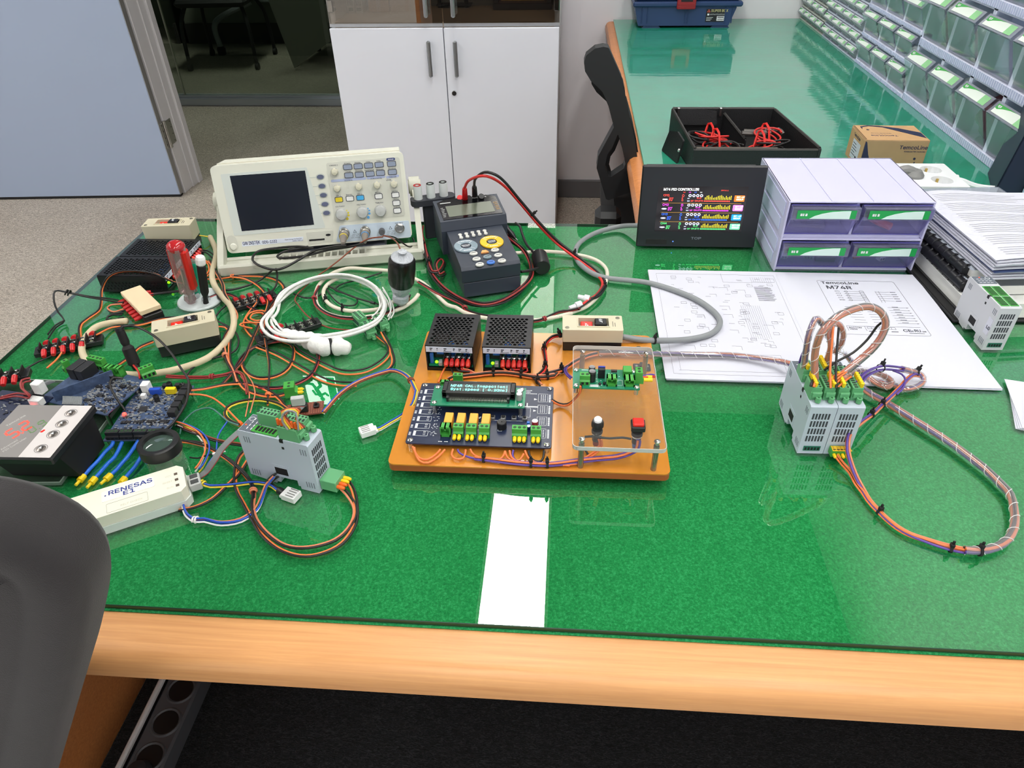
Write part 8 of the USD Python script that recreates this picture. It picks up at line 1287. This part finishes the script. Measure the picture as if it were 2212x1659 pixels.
for lab, pts, c in (('pair of orange wires bowing out at the front left of the navy board', [(-131,571,768),(-136,565,765),(-144,558,764),(-153,560,764),(-159,567,766),(-163,574,768)], 'o'), ('second orange wire bowing out at the front left of the navy board', [(-126,571,768),(-132,563,765),(-142,554,763),(-152,556,763),(-158,565,765),(-161,573,768)], 'o'), ('orange wire hook under the second front terminal', [(-117,572,768),(-118,566,765),(-113,561,764),(-105,562,764),(-103,568,766),(-103,572,768)], 'o'), ('purple wire from the second front terminal into the front harness', [(-112,572,768),(-109,568,766),(-98,564,764),(-80,561,764),(-59,561,763)], 'p'), ('orange wire from the fourth front terminal into the front harness', [(-98,573,768),(-93,567,765),(-80,562,764),(-65,562,764),(-60,568,766),(-59,572,768)], 'o'), ('orange wires from the three way terminal into the front harness', [(-59,572,768),(-56,565,765),(-49,561,764),(-42,563,764),(-38,570,767)], 'o'), ('orange wire from the middle of the three way terminal', [(-54,573,768),(-51,565,765),(-41,558,764),(-27,558,763),(-6,558,763)], 'o'), ('purple wire from the three way terminal', [(-50,574,768),(-50,567,765),(-44,559,764),(-32,557,764),(-9,557,764)], 'p'), ('orange wire from the two way terminal', [(-37,574,768),(-33,566,765),(-25,560,764),(-9,559,763),(13,558,763)], 'o'), ('black wires from the two way terminal', [(-33,574,768),(-31,568,765),(-25,562,764),(-18,563,764),(-16,570,766),(-16,575,768)], 'k')): cable(lab, pts, c, U)
cable('purple and orange front harness tied along the front of the orange board', [(-92,563,764),(-71,561,764),(-47,558,764),(-24,557,764),(-5,558,764),(20,563,765),(43,566,767),(64,569,768),(78,572,772),(85,571,780),(86,573,790)], 'pppo', U, ties=(0.08, 0.35, 0.45), twist=4, knots=())
cable('orange wires from the front harness up to the white push button', [(5,559,763),(23,563,764),(35,569,768),(42,571,774),(46,574,780),(44,570,792)], 'oo', U); cable('black wires below the white push button', [(29,584,764),(33,577,762),(30,571,762),(23,562,762)], 'k', U); cable('black wire linking both push buttons under the clear plate', [(28,573,792),(36,572,794),(43,571,794),(55,572,792),(68,574,792),(77,570,794)], 'k', U)
t = thing('tie_mount', 'black cable tie mount on the orange board, upper one by the grey cable', 'cable mount', (0.0915, 0.775, DZ + B0)); MB().b(0, 0.022, 0, 0.014, 0, 0.003, 0.001).b(0.008, 0.014, 0.002, 0.012, 0.003, 0.007, 0.001).build('base', BLK, t); MB().c((0.004, 0.007, 0.003), (0.004, 0.007, 0.0036), 0.0018).c((0.018, 0.007, 0.003), (0.018, 0.007, 0.0036), 0.0018).build('screw', SCREW, t)
t = thing('tie_mount', 'black cable tie mount on the orange board, lower one under the clear plate', 'cable mount', (0.0935, 0.739, DZ + B0)); MB().b(0, 0.022, 0, 0.014, 0, 0.003, 0.001).b(0.008, 0.014, 0.002, 0.012, 0.003, 0.007, 0.001).build('base', BLK, t); MB().c((0.004, 0.007, 0.003), (0.004, 0.007, 0.0036), 0.0018).c((0.018, 0.007, 0.003), (0.018, 0.007, 0.0036), 0.0018).build('screw', SCREW, t)
# ================= spiral wrapped looms at the right
cable('spiral wrapped loom running from the orange board across the drawings to the wired modules', [(50,769,766),(74,770,767),(100,768,768),(117,770,766),(141,788,754),(182,794,750),(226,795,750),(261,787,752),(285,776,756),(296,762,762)], 'oqpk', 0.0013, wrap=0.0042)
cable('tall spiral wrapped loop rising from the wired modules, largest one', [(282,645,824),(277,648,844),(274,649,864),(274,646,886),(287,653,900),(308,665,904),(327,674,902),(342,678,894),(351,677,882),(352,675,868),(346,672,852),(334,666,840),(319,656,832),(309,649,828)], 'kqoq', 0.0016, wrap=0.0042)
cable('black and orange core ends of the tall loop at the left plug', [(273,627,828),(275,632,830),(281,644,826)], 'ok', 0.0015); cable('orange cores of the tall loop fanning into the middle plug', [(296,636,826),(301,640,830),(311,649,830)], 'oooo', 0.0012, spread=0.004, twist=2)
cable('spiral wrapped purple and orange loop at the back of the wired modules', [(275,667,824),(272,666,844),(269,664,868),(273,671,882),(278,676,884),(289,680,872),(304,693,848),(322,715,820),(351,750,790),(370,758,770),(383,757,760)], 'pqp', 0.0014, wrap=0.0038)
cable('purple cores entering the back left plug', [(274,673,826),(273,670,838),(274,670,848)], 'ppo', 0.0012, spread=0.003)
cable('narrow orange loop with spiral sleeve behind the tall loop', [(302,677,824),(301,676,848),(297,681,864),(301,686,872),(308,687,870),(317,691,856),(322,699,836),(318,702,822)], 'oq', 0.0014, wrap=0.0036)
cable('black and orange wires crossing upright between the loops', [(295,625,828),(296,640,838),(298,655,850),(303,682,870)], 'ko', 0.0013, spread=0.003, twist=2); cable('thin black wire slanting from the tall loop to the middle plug', [(350,678,882),(347,683,872),(340,680,856),(325,671,844),(308,663,838),(298,659,832),(294,658,828)], 'k', 0.0013)
cable('spiral wrapped ring lying at the front edge of the drawings, left one', [(308,641,828),(324,660,824),(350,690,806),(383,725,780),(411,745,758),(420,744,750),(414,737,748),(404,741,748),(397,753,748),(392,771,750)], 'qoq', 0.0014, wrap=0.0042)
cable('orange cores entering the right module middle plug', [(300,634,826),(306,638,830),(317,650,828)], 'ooo', 0.0012, spread=0.004, twist=2)
cable('purple wires bowing from the right module to the spiral ring', [(326,638,826),(335,651,826),(359,682,812),(385,711,796),(410,733,780),(428,745,770)], 'pppp', 0.0012, spread=0.003, ties=(0.62,), twist=3)
cable('spiral wrapped ring right of the wired modules, right one', [(425,743,772),(444,752,762),(459,756,754),(460,748,750),(448,738,748),(435,736,746),(426,743,745),(413,750,745),(398,753,746)], 'pqo', 0.0013, wrap=0.0042, ties=(0.25,))
cable('orange and purple pair slanting down in front of the right module', [(455,753,756),(445,748,760),(433,736,762),(420,721,762),(400,698,764),(378,674,766),(364,658,768),(344,639,770),(326,620,770),(319,602,766),(319,591,760),(323,576,750),(327,559,745),(331,536,744),(346,505,744),(371,487,744),(398,478,744),(421,481,745)], 'oqp', 0.0014, ties=(0.28, 0.37, 0.74, 0.93), twist=5)
cable('purple bow from the spiral ring to the slanting pair', [(407,728,780),(421,732,772),(426,728,766),(418,713,764),(407,701,764)], 'p', 0.0012)
cable('orange and black wires from the bottom plug of the right module', [(312,604,749),(317,594,746),(322,582,745),(324,565,744),(327,553,744),(331,534,744),(347,503,744),(371,489,744),(398,479,745),(411,479,746)], 'okqo', 0.0012, spread=0.002, twist=4)
cable('long spiral wrapped loom curving along the right edge of the work desk', [(378,732,750),(388,720,748),(400,708,747),(412,690,747),(426,669,747),(439,650,747),(450,632,747),(460,612,747),(469,592,747),(475,569,747),(477,555,747),(471,534,747),(461,512,747),(446,493,747),(429,482,747),(412,477,747),(398,477,747)], 'okqp', 0.0017, wrap=0.0045, ties=(0.99,), step=0.008)
